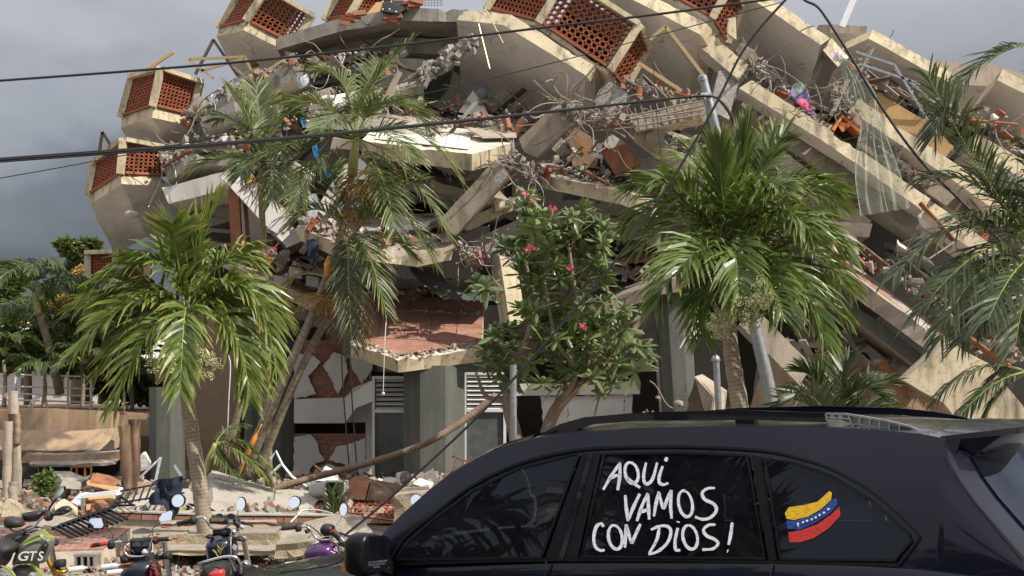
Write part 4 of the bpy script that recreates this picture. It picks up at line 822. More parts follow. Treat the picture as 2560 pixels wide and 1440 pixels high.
t = thing('fallen_palm', 'thin grey palm stem leaning beside the slim column', 'tree trunk', P(555, 1205, 26)); trunk(t, [(548, 1200, 26), (575, 1110, 26), (604, 1000, 26)], (0.07, 0.06), TR['thin'], 12)
mb = MB(); mb.tube(smooth_line([P(592, 1202, 23.55), P(625, 1120, 23.5), P(655, 1060, 23.5)], 5), [0.02] * 4 + [0.045] * 4 + [0.01] * 3, 6); mb.a = [0.5] * len(mb.v); tag(mb.build('bark_strip', MT['orangeshaft'], smooth=True), 'strip of raw orange wood on the split leaning palm trunk', 'bark')
# frangipani
fr = thing('frangipani_tree', 'frangipani with pink flowers and glossy leaf whorls in front of the ruin', 'tree', P(1380, 1250, 22))
MT['bark'] = concrete('frangipani_bark', (0.24, 0.18, 0.14), (0.17, 0.12, 0.09), (0.1, 0.07, 0.05), big=3, streak=0.2, speck=0.4)
def limb(pts, r0, r1, name='branch'):
    mb = MB(); l = smooth_line([P(*p) for p in pts], 5); k = len(l); mb.tube(l, [r0 + (r1 - r0) * i / (k - 1) for i in range(k)], 7); mb.build(name, MT['bark'], fr, smooth=True)
limb([(1350, 1215, 22), (1368, 1080, 22), (1400, 1010, 22), (1462, 955, 22), (1530, 900, 22.2), (1580, 830, 22.4), (1600, 790, 22.4)], 0.12, 0.04, 'trunk')
limb([(1295, 1215, 22.4), (1290, 1100, 22.3), (1270, 1000, 22.2), (1300, 900, 22), (1330, 800, 22), (1312, 640, 22)], 0.13, 0.04, 'trunk')
for q in ([(1270, 1000, 22.2), (1215, 990, 22.2), (1190, 930, 22.2)], [(1462, 955, 22), (1470, 860, 21.8), (1440, 740, 21.8), (1420, 600, 21.8)], [(1530, 900, 22.2), (1590, 860, 22.2), (1630, 850, 22)], [(1400, 1010, 22), (1440, 930, 21.6), (1390, 850, 21.5), (1360, 700, 21.5)],
          [(1480, 920, 22), (1540, 820, 22.4), (1510, 700, 22.4), (1490, 600, 22.3)], [(1300, 900, 22), (1240, 850, 21.9), (1220, 820, 21.8)], [(1500, 930, 22), (1560, 930, 21.8), (1600, 905, 21.7)], [(1330, 800, 22), (1400, 760, 22), (1470, 660, 22)], [(1462, 955, 22), (1500, 960, 21.6), (1495, 1000, 21.6)]): limb(q, 0.05, 0.022)
def rosette(seed, n=15, L=0.24, W=0.075):
    random.seed(seed); mb = MB()
    for i in range(n):
        az = i * 2.4 + U(-0.2, 0.2); el = RD(70 - 95 * (i / n) + U(-10, 10)); l = L * U(0.75, 1.15) * (0.7 + 0.5 * i / n); w = W * U(0.85, 1.15)
        h = V((math.cos(az), math.sin(az), 0)); d = h * math.cos(el) + V((0, 0, math.sin(el))); sd_ = V((-math.sin(az), math.cos(az), 0)); up = sd_.cross(d)
        b = len(mb.v)
        for f, ww, lift in ((0.08, 0.12, 0), (0.35, 0.8, 0.01), (0.65, 1.0, 0.0), (0.88, 0.6, -0.03)):
            c = d * (l * f) + V((0, 0, -0.25 * l * f * f)); mb.v += [c - sd_ * (w * ww / 2) + up * 0.012 * ww, c, c + sd_ * (w * ww / 2) + up * 0.012 * ww]; mb.a += [f * 0.8] * 3
        mb.v.append(d * l + V((0, 0, -0.25 * l))); mb.a.append(1.0)
        for r_ in range(3):
            for s in (0, 1): mb.f.append([b + r_ * 3 + s, b + r_ * 3 + s + 1, b + r_ * 3 + s + 4, b + r_ * 3 + s + 3]); mb.m.append(0)
        mb.f += [[b + 9, b + 10, b + 12], [b + 10, b + 11, b + 12]]; mb.m += [0, 0]
    return mb.mesh('leaf_whorl', LF['frangi'], smooth=False)
ROS = [rosette(s) for s in range(6)]; random.seed(5)
spots = [(1312, 505), (1345, 540), (1330, 570), (1380, 545), (1395, 580), (1300, 600), (1430, 545), (1455, 530), (1470, 560), (1440, 590), (1410, 610), (1500, 560), (1520, 575), (1505, 610), (1480, 620), (1370, 620), (1340, 610), (1455, 640),
         (1300, 650), (1270, 620), (1320, 660), (1350, 690), (1385, 660), (1400, 700), (1425, 680), (1450, 720), (1490, 670), (1490, 650), (1515, 690), (1465, 760), (1510, 720), (1330, 720), (1360, 740), (1395, 760), (1420, 790), (1310, 690),
         (1340, 780), (1300, 770), (1320, 810), (1370, 800), (1440, 800), (1480, 800), (1510, 760), (1500, 810), (1270, 820), (1235, 840), (1212, 870), (1225, 900), (1280, 870), (1300, 850), (1350, 840), (1390, 850), (1430, 840), (1470, 850), (1255, 910), (1360, 890), (1395, 920), (1360, 960), (1490, 940), (1530, 890), (1570, 880), (1600, 900), (1585, 930), (1560, 770), (1215, 720), (1505, 985), (1540, 960), (1445, 890), (1330, 910), (1480, 880), (1510, 860), (1540, 840), (1500, 910), (1550, 910), (1590, 860), (1610, 870), (1470, 930), (1430, 930), (1410, 960), (1530, 930), (1560, 850), (1300, 940), (1270, 950), (1530, 800), (1555, 820)]
for i, (x, y) in enumerate(spots):
    o = inst('leaf_whorl', ROS[i % 6], P(x + U(-5, 5), y + U(-5, 5), 21.6 + U(-0.7, 0.7)), fr, Euler((U(-0.7, 0.5), U(-0.5, 0.5), U(0, 6))), U(0.95, 1.35))
for i in range(120):
    x, y = random.choice(spots); inst('leaf_whorl', ROS[i % 6], P(x + U(-25, 25), y + U(-20, 25), 22.3 + U(-0.3, 0.7)), fr, Euler((U(-0.7, 0.7), U(-0.7, 0.7), U(0, 6))), U(0.8, 1.2))
MT['pink'] = plain('pink_petal', (0.70, 0.11, 0.24), 0.5, var=0.25)
def flower(seed):
    random.seed(seed); mb = MB()
    for _ in range(9):
        c = V((U(-1, 1) * 0.07, U(-1, 1) * 0.05, U(-1, 1) * 0.05)); R = rx().to_matrix()
        for k in range(5):
            a = k * 1.257; d = R @ V((math.cos(a), math.sin(a), 0.4)); s_ = R @ V((-math.sin(a), math.cos(a), 0)); mb.add([c, c + d * 0.024 + s_ * 0.012, c + d * 0.042, c + d * 0.024 - s_ * 0.012], [(0, 1, 2, 3)])
    return mb.mesh('flower_cluster', MT['pink'])
for i, (x, y) in enumerate([(1312, 482), (1382, 519), (1318, 624), (1328, 618), (1425, 668), (1460, 815), (1334, 500)]): inst('flower_cluster', flower(i), P(x, y, 21.0), fr, None, 0.75 if i not in (6,) else 0.5)
random.seed(77)
# ------------------------------------------------------------------ dark blue car in the foreground
def carpaint():
    m, t, b = newmat('dark_navy_car_paint'); vec = objvec(t, rnd=False)
    c = mixc(t, rng(t, nz(t, vec, 3, 5), 0.35, 0.7), (0.0022, 0.0030, 0.010), (0.0032, 0.0042, 0.013)); LK(t, c, b.inputs['Base Color'])
    b.inputs['Roughness'].default_value = 0.3; b.inputs['Metallic'].default_value = 0.1; b.inputs['Specular IOR Level'].default_value = 0.12; b.inputs['Coat Weight'].default_value = 0.5
    LK(t, rng(t, nz(t, vec, 7, 6, 0.7), 0.3, 0.8, 0.01, 0.05), b.inputs['Coat Roughness']); return m
MT['paintcar'] = carpaint()
MT['roofp'] = plain('sheen_navy_roof_paint', (0.02, 0.02, 0.022), 0.22, 0.1, var=0.4, vs=4, spec=0.5, coat=0.6)  # lighter than the body paint: bright roof reflections put into the base colour
def tintglass(name, tr_, body):
    m, t, b = newmat(name); tr = N(t, 'ShaderNodeBsdfTransparent'); tr.inputs[0].default_value = (*tr_, 1); gl = N(t, 'ShaderNodeBsdfGlossy'); gl.inputs['Roughness'].default_value = 0.012; gl.inputs['Color'].default_value = (0.75, 0.8, 0.95, 1)
    fr_ = N(t, 'ShaderNodeFresnel'); fr_.inputs['IOR'].default_value = 1.36; m1 = N(t, 'ShaderNodeMixShader'); df = N(t, 'ShaderNodeBsdfDiffuse'); vec = objvec(t, rnd=False); LK(t, mixc(t, rng(t, nz(t, vec, 5, 6, 0.7), 0.4, 0.7), body, tuple(x * 2.2 for x in body)), df.inputs['Color'])
    m0 = N(t, 'ShaderNodeMixShader'); m0.inputs[0].default_value = 0.5; LK(t, tr.outputs[0], m0.inputs[1]); LK(t, df.outputs[0], m0.inputs[2])
    LK(t, fr_.outputs[0], m1.inputs[0]); LK(t, m0.outputs[0], m1.inputs[1]); LK(t, gl.outputs[0], m1.inputs[2]); LK(t, m1.outputs[0], t.nodes['Material Output'].inputs['Surface']); return m
MT['tint'] = tintglass('tinted_glass', (0.42, 0.45, 0.52), (0.006, 0.0065, 0.010))
MT['trim'] = plain('black_window_trim', (0.006, 0.006, 0.007), 0.3, var=0.25, spec=0.18)
MT['bracket'] = plain('bare_cast_metal', (0.34, 0.35, 0.36), 0.45, 0.5, var=0.25, vs=20)
def brushpaint(name, col):
    m, t, b = newmat(name); tr = N(t, 'ShaderNodeBsdfTransparent'); mxs = N(t, 'ShaderNodeMixShader'); vec = objvec(t, (9, 9, 60)); f = nz(t, vec, 4, 4, 0.6)
    LK(t, rng(t, f, 0.30, 0.48, 0.45, 1.0), mxs.inputs[0]); c = mixc(t, rng(t, nz(t, vec, 9, 3), 0.35, 0.65), tuple(x * 0.75 for x in col), tuple(min(1, x * 1.1) for x in col)); LK(t, c, b.inputs['Base Color']); b.inputs['Roughness'].default_value = 0.6
    LK(t, tr.outputs[0], mxs.inputs[1]); LK(t, b.outputs[0], mxs.inputs[2]); LK(t, mxs.outputs[0], t.nodes['Material Output'].inputs['Surface']); return m
MT['letter'] = brushpaint('white_brush_paint', (0.72, 0.74, 0.80))
MT['flagy'] = brushpaint('yellow_paint', (0.72, 0.42, 0.01)); MT['flagb'] = brushpaint('blue_paint', (0.012, 0.05, 0.26)); MT['flagr'] = brushpaint('red_paint', (0.50, 0.022, 0.014))
MT['mirrorg'] = plain('mirror_glass', (0.75, 0.78, 0.8), 0.03, 1.0, var=0.02)
MT['amber'] = plain('amber_lens', (0.45, 0.20, 0.05), 0.25, var=0.2)
MT['tyre'] = plain('tyre_rubber', (0.018, 0.018, 0.018), 0.85, var=0.2); MT['rim'] = plain('alloy_rim', (0.4, 0.4, 0.42), 0.3, 0.8)
CYAW = RD(28); SD = V((math.cos(CYAW), -math.sin(CYAW), 0)); WD = V((math.sin(CYAW), math.cos(CYAW), 0)); RZ = 0.38
CO = P(1700, 1400, 6.0); CO.z = 0.0
ZB, ZR, WR, CW = 1.46, 2.12, 0.20, 1.88
def wz(z): return max(0.0, (z - ZB) / (ZR - ZB)) * WR
def cs(px, py, w=None, off=0.0):
    """photo pixel on the car's near flank -> (s, w, z)"""
    d = V(((px - CX) / F, 1.0, (HY - py) / F)); c = V((0, 0, CZ)); ww = 0.1 if w is None else w
    for _ in range(12):
        t_ = ((CO - c).dot(WD) + ww) / d.dot(WD); q = c + d * t_
        if w is not None: break
        ww = wz(q.z) + off
    return ((q - CO).dot(SD), ww, q.z)
def cw(s, w, z): return CO + SD * s + WD * w + V((0, 0, z))
car = thing('car', 'dark navy sport utility car with white hand painted lettering on its window', 'car', cw(0, 0.94, RZ))
RE = [(892, 1402), (940, 1352), (1000, 1290), (1060, 1236), (1120, 1190), (1190, 1146), (1260, 1115), (1330, 1096), (1440, 1081), (1600, 1070), (1840, 1066), (2060, 1068), (2200, 1075), (2300, 1084), (2362, 1096), (2372, 1150), (2402, 1202), (2440, 1255), (2500, 1325), (2560, 1392), (2610, 1445)]
BL = [(892, 1416), (965, 1413), (1390, 1402), (1925, 1408), (2240, 1420), (2420, 1440), (2640, 1475)]
re3 = [cs(x, y) for x, y in RE]
def beltz(s):
    pts = [cs(x, y, 0.0) for x, y in BL]
    for a, b in zip(pts[:-1], pts[1:]):
        if s <= b[0]: return a[2] + (b[2] - a[2]) * (s - a[0]) / (b[0] - a[0])
    return pts[-1][2]
# greenhouse flank (both sides) and the skin across: windscreen, roof, tailgate
def densify(l, k=3):
    o = []
    for a, b in zip(l[:-1], l[1:]):
        for j in range(k): o.append(tuple(a[i] + (b[i] - a[i]) * j / k for i in range(3)))
    return o + [l[-1]]
rd = densify(re3, 2)
fw = [(990, 1398), (1012, 1360), (1080, 1300), (1180, 1226), (1290, 1172), (1400, 1143), (1446, 1136), (1352, 1394)]
rw = [(1512, 1134), (1700, 1131), (1868, 1139), (1912, 1396), (1452, 1391)]
qw = [(1912, 1145), (1990, 1158), (2080, 1190), (2180, 1252), (2270, 1332), (2277, 1352), (2236, 1400), (1952, 1398)]
def inpoly(x, y, pl):
    c = False; j = len(pl) - 1
    for i in range(len(pl)):
        if (pl[i][1] > y) != (pl[j][1] > y) and x < (pl[j][0] - pl[i][0]) * (y - pl[i][1]) / (pl[j][1] - pl[i][1]) + pl[i][0]: c = not c
        j = i
    return c
wins = [[(lambda q: (q[0], q[2]))(cs(x, y, None, -0.018)) for x, y in pl] for pl in (fw, rw, qw)]
mb = MB(); rf_ = densify(re3, 11); KH = 64
for side in (0, 1):
    b = len(mb.v); G2 = []
    for s, w, z in rf_:
        zb = min(beltz(s), z - 0.005)
        for k in range(KH + 1):
            f = k / KH; zz = z + (zb - z) * f; ww = wz(zz) - 0.012 * math.sin(math.pi * f); G2.append((s, zz)); mb.v.append(cw(s, ww if side == 0 else CW - ww, zz))
    W1 = KH + 1
    for i in range(len(rf_) - 1):
        for k in range(KH):
            a = i * W1 + k; cx_ = (G2[a][0] + G2[a + W1 + 1][0]) / 2; cz_ = (G2[a][1] + G2[a + W1 + 1][1]) / 2
            if any(inpoly(cx_, cz_, pl) for pl in wins): continue
            mb.f.append([b + a, b + a + W1, b + a + W1 + 1, b + a + 1]); mb.m.append(0)
mb.build('pillar_panel', MT['paintcar'], car, angle=35)
NW = 14
def skin(i0, i1, name, mat, crown, bulge, inset=0.0):
    mb = MB(); pts = rd[i0:i1 + 1]
    for s, w, z in pts:
        for k in range(NW + 1):
            t_ = k / NW; e = math.sin(math.pi * t_); e = e ** 0.55 if e > 0 else 0
            mb.v.append(cw(s + bulge * e, w + t_ * (CW - 2 * w), z + crown * e))
    for i in range(len(pts) - 1):
        for k in range(NW): a = i * (NW + 1) + k; mb.f.append([a, a + 1, a + NW + 2, a + NW + 1]); mb.m.append(0)
    return mb.build(name, mat, car, angle=40)
skin(0, 14, 'windscreen', MT['tint'], 0.03, -0.10)
skin(14, 28, 'roof', MT['roofp'], 0.035, 0.0)
tg = skin(28, len(rd) - 1, 'tailgate', MT['paintcar'], 0.02, 0.14)
# rear glass, slightly proud of the tailgate skin
mb = MB(); pts = rd[30:-2]
for s, w, z in pts:
    for k in range(NW + 1):
        t_ = 0.07 + 0.86 * k / NW; e = math.sin(math.pi * t_) ** 0.55; mb.v.append(cw(s + 0.14 * e + 0.006, w + t_ * (CW - 2 * w), z + 0.02 * e + 0.004))
for i in range(len(pts) - 1):
    for k in range(NW): a = i * (NW + 1) + k; mb.f.append([a, a + 1, a + NW + 2, a + NW + 1]); mb.m.append(0)
mb.build('rear_glass', MT['tint'], car, angle=40)
# spoiler over the rear glass
sA = cs(2362, 1094); mb = MB()
for k in range(NW + 1):
    t_ = 0.0 + k / NW; e = math.sin(math.pi * t_) ** 0.5 if 0 < k < NW else 0; w_ = sA[1] + t_ * (CW - 2 * sA[1]); ln = 0.06 + 0.30 * e
    for ds, dz in ((-0.02, 0.004 + 0.055 * e), (ln, 0.015 + 0.04 * e), (ln, -0.005 + 0.03 * e), (0.02, -0.13)): mb.v.append(cw(sA[0] + ds, w_ + (0.01 if k == 0 else 0), sA[2] + dz))
for k in range(NW):
    for j in range(4): mb.f.append([k * 4 + j, k * 4 + (j + 1) % 4, k * 4 + 4 + (j + 1) % 4, k * 4 + 4 + j]); mb.m.append(0)
mb.f += [[0, 1, 2, 3], [NW * 4 + j for j in (3, 2, 1, 0)]]; mb.m += [0, 0]
mb.build('spoiler', MT['paintcar'], car, angle=35)
# lower body
s0 = cs(640, 1452, 0.0)[0] - 0.55; s1 = re3[-1][0] + 0.25
hood = sorted((lambda q: (q[0], q[2]))(cs(x, y, CW / 2)) for x, y in ((900, 1380), (820, 1388), (760, 1398), (700, 1415), (650, 1440), (590, 1480), (520, 1540)))
def hoodz(s):
    if s <= hood[0][0]: return hood[0][1] - (hood[0][0] - s) * 0.9
    for a, b in zip(hood[:-1], hood[1:]):
        if s <= b[0]: return a[1] + (b[1] - a[1]) * (s - a[0]) / (b[0] - a[0])
    return hood[-1][1]
mb = MB(); NS = 30; prof = []
for i in range(NS + 1):
    s = s0 + (s1 - s0) * i / NS; f = i / NS
    fr_ = max(0, 1 - (s - s0) / 0.9); bk = max(0, 1 - (s1 - s) / 0.5)
    zb = beltz(s) if s > re3[0][0] else min(beltz(re3[0][0]) - 0.01, hoodz(s) - 0.065)
    tuck = 0.30 * fr_ ** 2.2 + 0.16 * bk ** 2
    ring = [(0.12 + tuck, RZ + 0.22), (0.02 + tuck, RZ + 0.38), (-0.025 + tuck, zb - 0.42), (-0.03 + tuck, zb - 0.16), (-0.012 + tuck, zb - 0.05), (0.012 + tuck, zb), (0.10 + tuck, zb + 0.018)]
    ring = ring + [(0.5, zb + 0.055), (CW / 2, zb + 0.065), (CW - 0.5, zb + 0.055)] + [(CW - w, z) for w, z in ring[::-1]]
    if f == 0: ring = [(w * 0.8 + 0.19, RZ + 0.22 + (z - RZ - 0.22) * 0.72) for w, z in ring]
    prof.append(ring)
    for w, z in ring: mb.v.append(cw(s, w, z))
k = len(prof[0])
for i in range(NS):
    for j in range(k): mb.f.append([i * k + j, i * k + (j + 1) % k, (i + 1) * k + (j + 1) % k, (i + 1) * k + j]); mb.m.append(0)
mb.f += [list(range(k)), [NS * k + j for j in range(k)]]; mb.m += [0, 0]
mb.build('body', MT['paintcar'], car, angle=35)
for ss in (s0 + 0.95, s1 - 0.95):
    for w_ in (0.10, CW - 0.10):
        c = cw(ss, w_, RZ + 0.36); mb = MB(); mb.lathe(c, WD, [(0.22, -0.11), (0.34, -0.12), (0.36, -0.08), (0.36, 0.08), (0.34, 0.12), (0.22, 0.11)], 24); wh = mb.build('wheel', MT['tyre'], car, angle=40)
        mb = MB(); mb.lathe(c, WD, [(0.06, -0.125), (0.22, -0.112), (0.22, 0.112), (0.06, 0.125)], 20); mb.build('rim', MT['rim'], wh, angle=40)
def patch(name, px, mat, off, th=0.003, parent=car):
    pts = [cs(x, y, None, off) for x, y in px]; mb = MB(); mb.prism([cw(*p) for p in pts], WD * th); return mb.build(name, MT[mat], parent)
def ribbon(name, px, wpx, mat, off, parent=car, closed=False, th=0.004, sm=4, taper=False, jit=0.0):
    line = [(p.x, p.y) for p in smooth_line([V((x, y, 0)) for x, y in px], sm)] if sm > 1 else px
    if closed: line = line[:-1] if line[0] == line[-1] else line
    n = len(line); L = []; R = []
    for i in range(n):
        a = line[i - 1] if (i or closed) else line[i]; b = line[(i + 1) % n] if (i < n - 1 or closed) else line[i]
        dx, dy = b[0] - a[0], b[1] - a[1]; l = math.hypot(dx, dy) or 1; nx, ny = -dy / l, dx / l
        w = wpx / 2 * ((0.72 + 0.28 * math.sin(math.pi * (i + 0.6) / n)) if taper else 1) + U(-jit, jit)
        L.append((line[i][0] + nx * w, line[i][1] + ny * w)); R.append((line[i][0] - nx * w, line[i][1] - ny * w + U(-jit, jit)))
    mb = MB()
    for q in L + R:
        p = cs(q[0], q[1], None, off); mb.v.append(cw(*p))
    m2 = len(mb.v)
    for q in L + R:
        p = cs(q[0], q[1], None, off + th); mb.v.append(cw(*p))
    for i in range(n if closed else n - 1):
        j = (i + 1) % n; mb.f += [[i, j, n + j, n + i], [m2 + j, m2 + i, m2 + n + i, m2 + n + j], [i, m2 + i, m2 + j, j], [n + j, m2 + n + j, m2 + n + i, n + i]]; mb.m += [0] * 4
    return mb.build(name, MT[mat], parent)
OFF = -0.018
w1 = patch('front_side_window', fw, 'tint', OFF); w2 = patch('rear_side_window', rw, 'tint', OFF); w3 = patch('quarter_window', qw, 'tint', OFF)
for w_, q in ((w1, fw), (w2, rw), (w3, qw)): ribbon('window_seal', q, 7, 'trim', OFF - 0.006, w_, closed=True, sm=1)
ribbon('window_surround', [(975, 1400), (1010, 1345), (1080, 1288), (1180, 1213), (1290, 1160), (1400, 1131), (1500, 1119), (1700, 1116), (1890, 1124), (1990, 1143), (2085, 1175), (2190, 1238), (2288, 1330), (2292, 1352), (2246, 1412)], 6, 'trim', OFF - 0.004, sm=3)
def fpatch(name, px):                                   # the same panes on the far flank
    pts = [cs(x, y, None, OFF) for x, y in px]; mb = MB(); mb.prism([cw(q[0], CW - q[1], q[2]) for q in pts], WD * 0.003); return mb.build(name, MT['tint'], car)
for q in (fw, rw, qw): fpatch('far_side_window', q)
MT['seatc'] = plain('dark_car_upholstery', (0.05, 0.048, 0.046), 0.8, var=0.25)
for (px_, w_) in ((1290, 0.5), (1290, 1.38), (1780, 0.45), (1780, 0.94), (1780, 1.43)):
    s_ = cs(px_, 1400, 0.0)[0]; zb = beltz(s_); mb = MB()
    mb.hull([cw(s_ + x * 0.07 + (0.08 if z > 0 else 0), w_ + y * 0.2 * (0.8 if z > 0 else 1), zb + 0.0 + z * 0.20) for x in (-1, 1) for y in (-1, 1) for z in (0, 1)]); st_ = mb.build('seat', MT['seatc'], car, angle=40)
    mb = MB(); mb.hull([cw(s_ + 0.10 + x * 0.05, w_ + y * 0.11 * (0.8 if z > 0 else 1), zb + 0.25 + z * 0.14) for x in (-1, 1) for y in (-1, 1) for z in (0, 1)]); mb.build('headrest', MT['seatc'], st_, angle=40)
s_ = cs(1120, 1400, 0.0)[0]; mb = MB(); mb.tube([cw(s_ + 0.05 * math.sin(a), 0.5 + 0.17 * math.cos(a), beltz(s_) + 0.02 + 0.16 * math.sin(a)) for a in [i * math.pi / 8 for i in range(17)]], 0.016, 6); mb.build('steering_wheel', MT['seatc'], car)
patch('b_pillar', [(1456, 1134), (1502, 1132), (1444, 1396), (1362, 1399)], 'trim', OFF - 0.001); patch('c_pillar', [(1878, 1138), (1904, 1142), (1942, 1400), (1922, 1399)], 'trim', OFF - 0.001)
ribbon('pillar_strip', [(1478, 1132), (1402, 1398)], 12, 'paintcar', OFF - 0.006, sm=1)
ribbon('belt_seal', [(960, 1411), (1390, 1399), (1925, 1405), (2246, 1413)], 8, 'trim', OFF + 0.0, sm=3)
ribbon('door_gap', [(1366, 1402), (1360, 1450), (1362, 1520)], 4, 'black', -0.036, sm=2); ribbon('door_gap', [(1930, 1408), (1926, 1450), (1930, 1520)], 4, 'black', -0.036, sm=2)
ribbon('tailgate_gap', [(2366, 1094), (2357, 1112), (2366, 1152), (2400, 1206), (2470, 1296), (2556, 1400)], 4, 'black', -0.010, sm=3)
ribbon('hood_gap', [(866, 1392), (840, 1410), (790, 1420), (700, 1432)], 3, 'black', -0.02, sm=3)
# roof rails
def rail(far):
    w0 = 0.265 if not far else CW - 0.30; nm = 'roof_rail'
    top = [(1338, 1092), (1400, 1060), (1460, 1043), (1600, 1031), (1840, 1025), (2066, 1032)]; bot = [(2066, 1056), (1885, 1050), (1840, 1050), (1600, 1052), (1480, 1061), (1425, 1080), (1380, 1096)]
    if far: top = [(1338, 1092), (1400, 1060), (1460, 1043), (1600, 1031), (1840, 1025), (2066, 1032), (2160, 1041), (2260, 1060), (2300, 1078)]; bot = [(2270, 1082), (2200, 1066), (2066, 1052)] + bot[1:]
    pts = [cs(x, y, 0.265) for x, y in top + bot]; mb = MB(); mb.prism([cw(s, w0, z) for s, _, z in pts], WD * 0.035); r_ = mb.build(nm, MT['paintcar'], car)
    for q in ([(1838, 1049), (1888, 1049), (1884, 1072), (1842, 1072)], [(1345, 1090), (1395, 1075), (1380, 1104), (1336, 1104)]):
        pts = [cs(x, y, 0.265) for x, y in q]; mb = MB(); mb.prism([cw(s, w0 - 0.003, z - (0.02 if False else 0)) for s, _, z in pts], WD * 0.045); mb.build('foot', MT['trim'], r_)
    return r_
rail(False); rail(True)
br = thing('rail_end', '', '', (0, 0, 0)) if False else None
pts = [cs(x, y, 0.262) for x, y in [(2064, 1034), (2110, 1035), (2150, 1041), (2215, 1052), (2270, 1066), (2298, 1078), (2285, 1082), (2220, 1078), (2140, 1074), (2128, 1060), (2100, 1052), (2066, 1050)]]
mb = MB(); mb.prism([cw(s, 0.285, z) for s, _, z in pts], WD * 0.008); rb = mb.build('broken_rail_end', MT['bracket'], car); rb['label'] = 'bare broken metal end of the roof rail'
pp = [cw(s, 0.275, z) for s, _, z in pts]
mb = MB()
for i in range(len(pp)): mb.bar(pp[i], pp[(i + 1) % len(pp)], 0.022, 0.008)
mb.build('rim_flange', MT['bracket'], rb); mb = MB()
for (a, b) in (((2080, 1035), (2080, 1050)), ((2100, 1035), (2100, 1052)), ((2120, 1037), (2128, 1060)), ((2150, 1041), (2145, 1074)), ((2175, 1046), (2172, 1076)), ((2200, 1050), (2195, 1077)), ((2225, 1054), (2220, 1078)), ((2250, 1062), (2245, 1080)), ((2066, 1043), (2125, 1047)), ((2135, 1060), (2290, 1078))):
    qa = cs(a[0], a[1], 0.262); qb = cs(b[0], b[1], 0.262); mb.bar(cw(qa[0], 0.272, qa[2]), cw(qb[0], 0.272, qb[2]), 0.018, 0.006)
mb.build('rib', MT['bracket'], rb)
# door mirror
mc = cs(914, 1384, -0.16); c = cw(*mc); m_ = MB(); pts = []
for i in range(14):
    for j in range(7):
        a = 2 * math.pi * i / 14; b = math.pi * (j + 0.5) / 7 - math.pi / 2; e = lambda x, p: math.copysign(abs(x) ** p, x)
        x, y, z = e(math.cos(b), 0.6) * e(math.cos(a), 0.7), e(math.cos(b), 0.6) * e(math.sin(a), 0.7), e(math.sin(b), 0.75)
        x = min(x, 0.55); pts.append(c + SD * (x * 0.085) + WD * (y * 0.105) + V((0, 0, z * (0.098 - 0.012 * y))))
m_.hull(pts); mir = m_.build('door_mirror', MT['trim'], car, angle=50)
rn = (SD * 0.96 + WD * -0.28).normalized(); ru = V((0, 0, 1)); rsd = rn.cross(ru)
mb = MB(); mb.prism([c + SD * 0.048 + rsd * (0.088 * x) + ru * (0.082 * y) for x, y in ((-1, -0.8), (-0.75, -1), (0.8, -1), (1, -0.7), (0.95, 0.7), (0.7, 1), (-0.6, 1), (-0.95, 0.8))], rn * 0.01); mg = mb.build('mirror_glass', MT['tint'], mir)
mb = MB(); mb.hull([cw(mc[0] - 0.068 + x * 0.012, mc[1] - 0.03 + y * 0.05, mc[2] - 0.06 + z * 0.02) for x in (-1, 1) for y in (-1, 1) for z in (-1, 1)]); mb.build('turn_lamp', MT['amber'], mir)
mb = MB(); mb.bar(c + WD * 0.08 + V((0, 0, -0.06)), c + WD * 0.24 + SD * 0.03 + V((0, 0, -0.10)), 0.10, 0.06); mb.build('mirror_foot', MT['trim'], mir)
# warning lines etched on the mirror glass
for li, tx in enumerate(('OBJECTS IN MIRROR ARE', 'CLOSER THAN THEY', 'APPEAR')):
    cu = bpy.data.curves.new('mirror_text', 'FONT'); cu.body = tx; cu.size = 0.0115; cu.align_x = 'CENTER'; o = bpy.data.objects.new('mirror_text', cu); COL.objects.link(o)
    dg = bpy.context.evaluated_depsgraph_get(); me = bpy.data.meshes.new_from_object(o.evaluated_get(dg)); bpy.data.objects.remove(o); me.materials.append(MT['steel'])
    o = bpy.data.objects.new('mirror_text', me); COL.objects.link(o); o.parent = mir
    pos = c + SD * 0.0605 + rn * 0.0 + ru * (-0.038 - li * 0.012); R = Matrix((-rsd, ru, rn)).transposed() if (-rsd).cross(ru).dot(rn) > 0 else Matrix((rsd, ru, rn)).transposed()
    o.matrix_world = Matrix.Translation(pos - wloc(mir) + rn * 0.001) @ R.to_4x4() if False else Matrix.Identity(4); o.location = pos - wloc(mir); o.rotation_euler = R.to_euler()
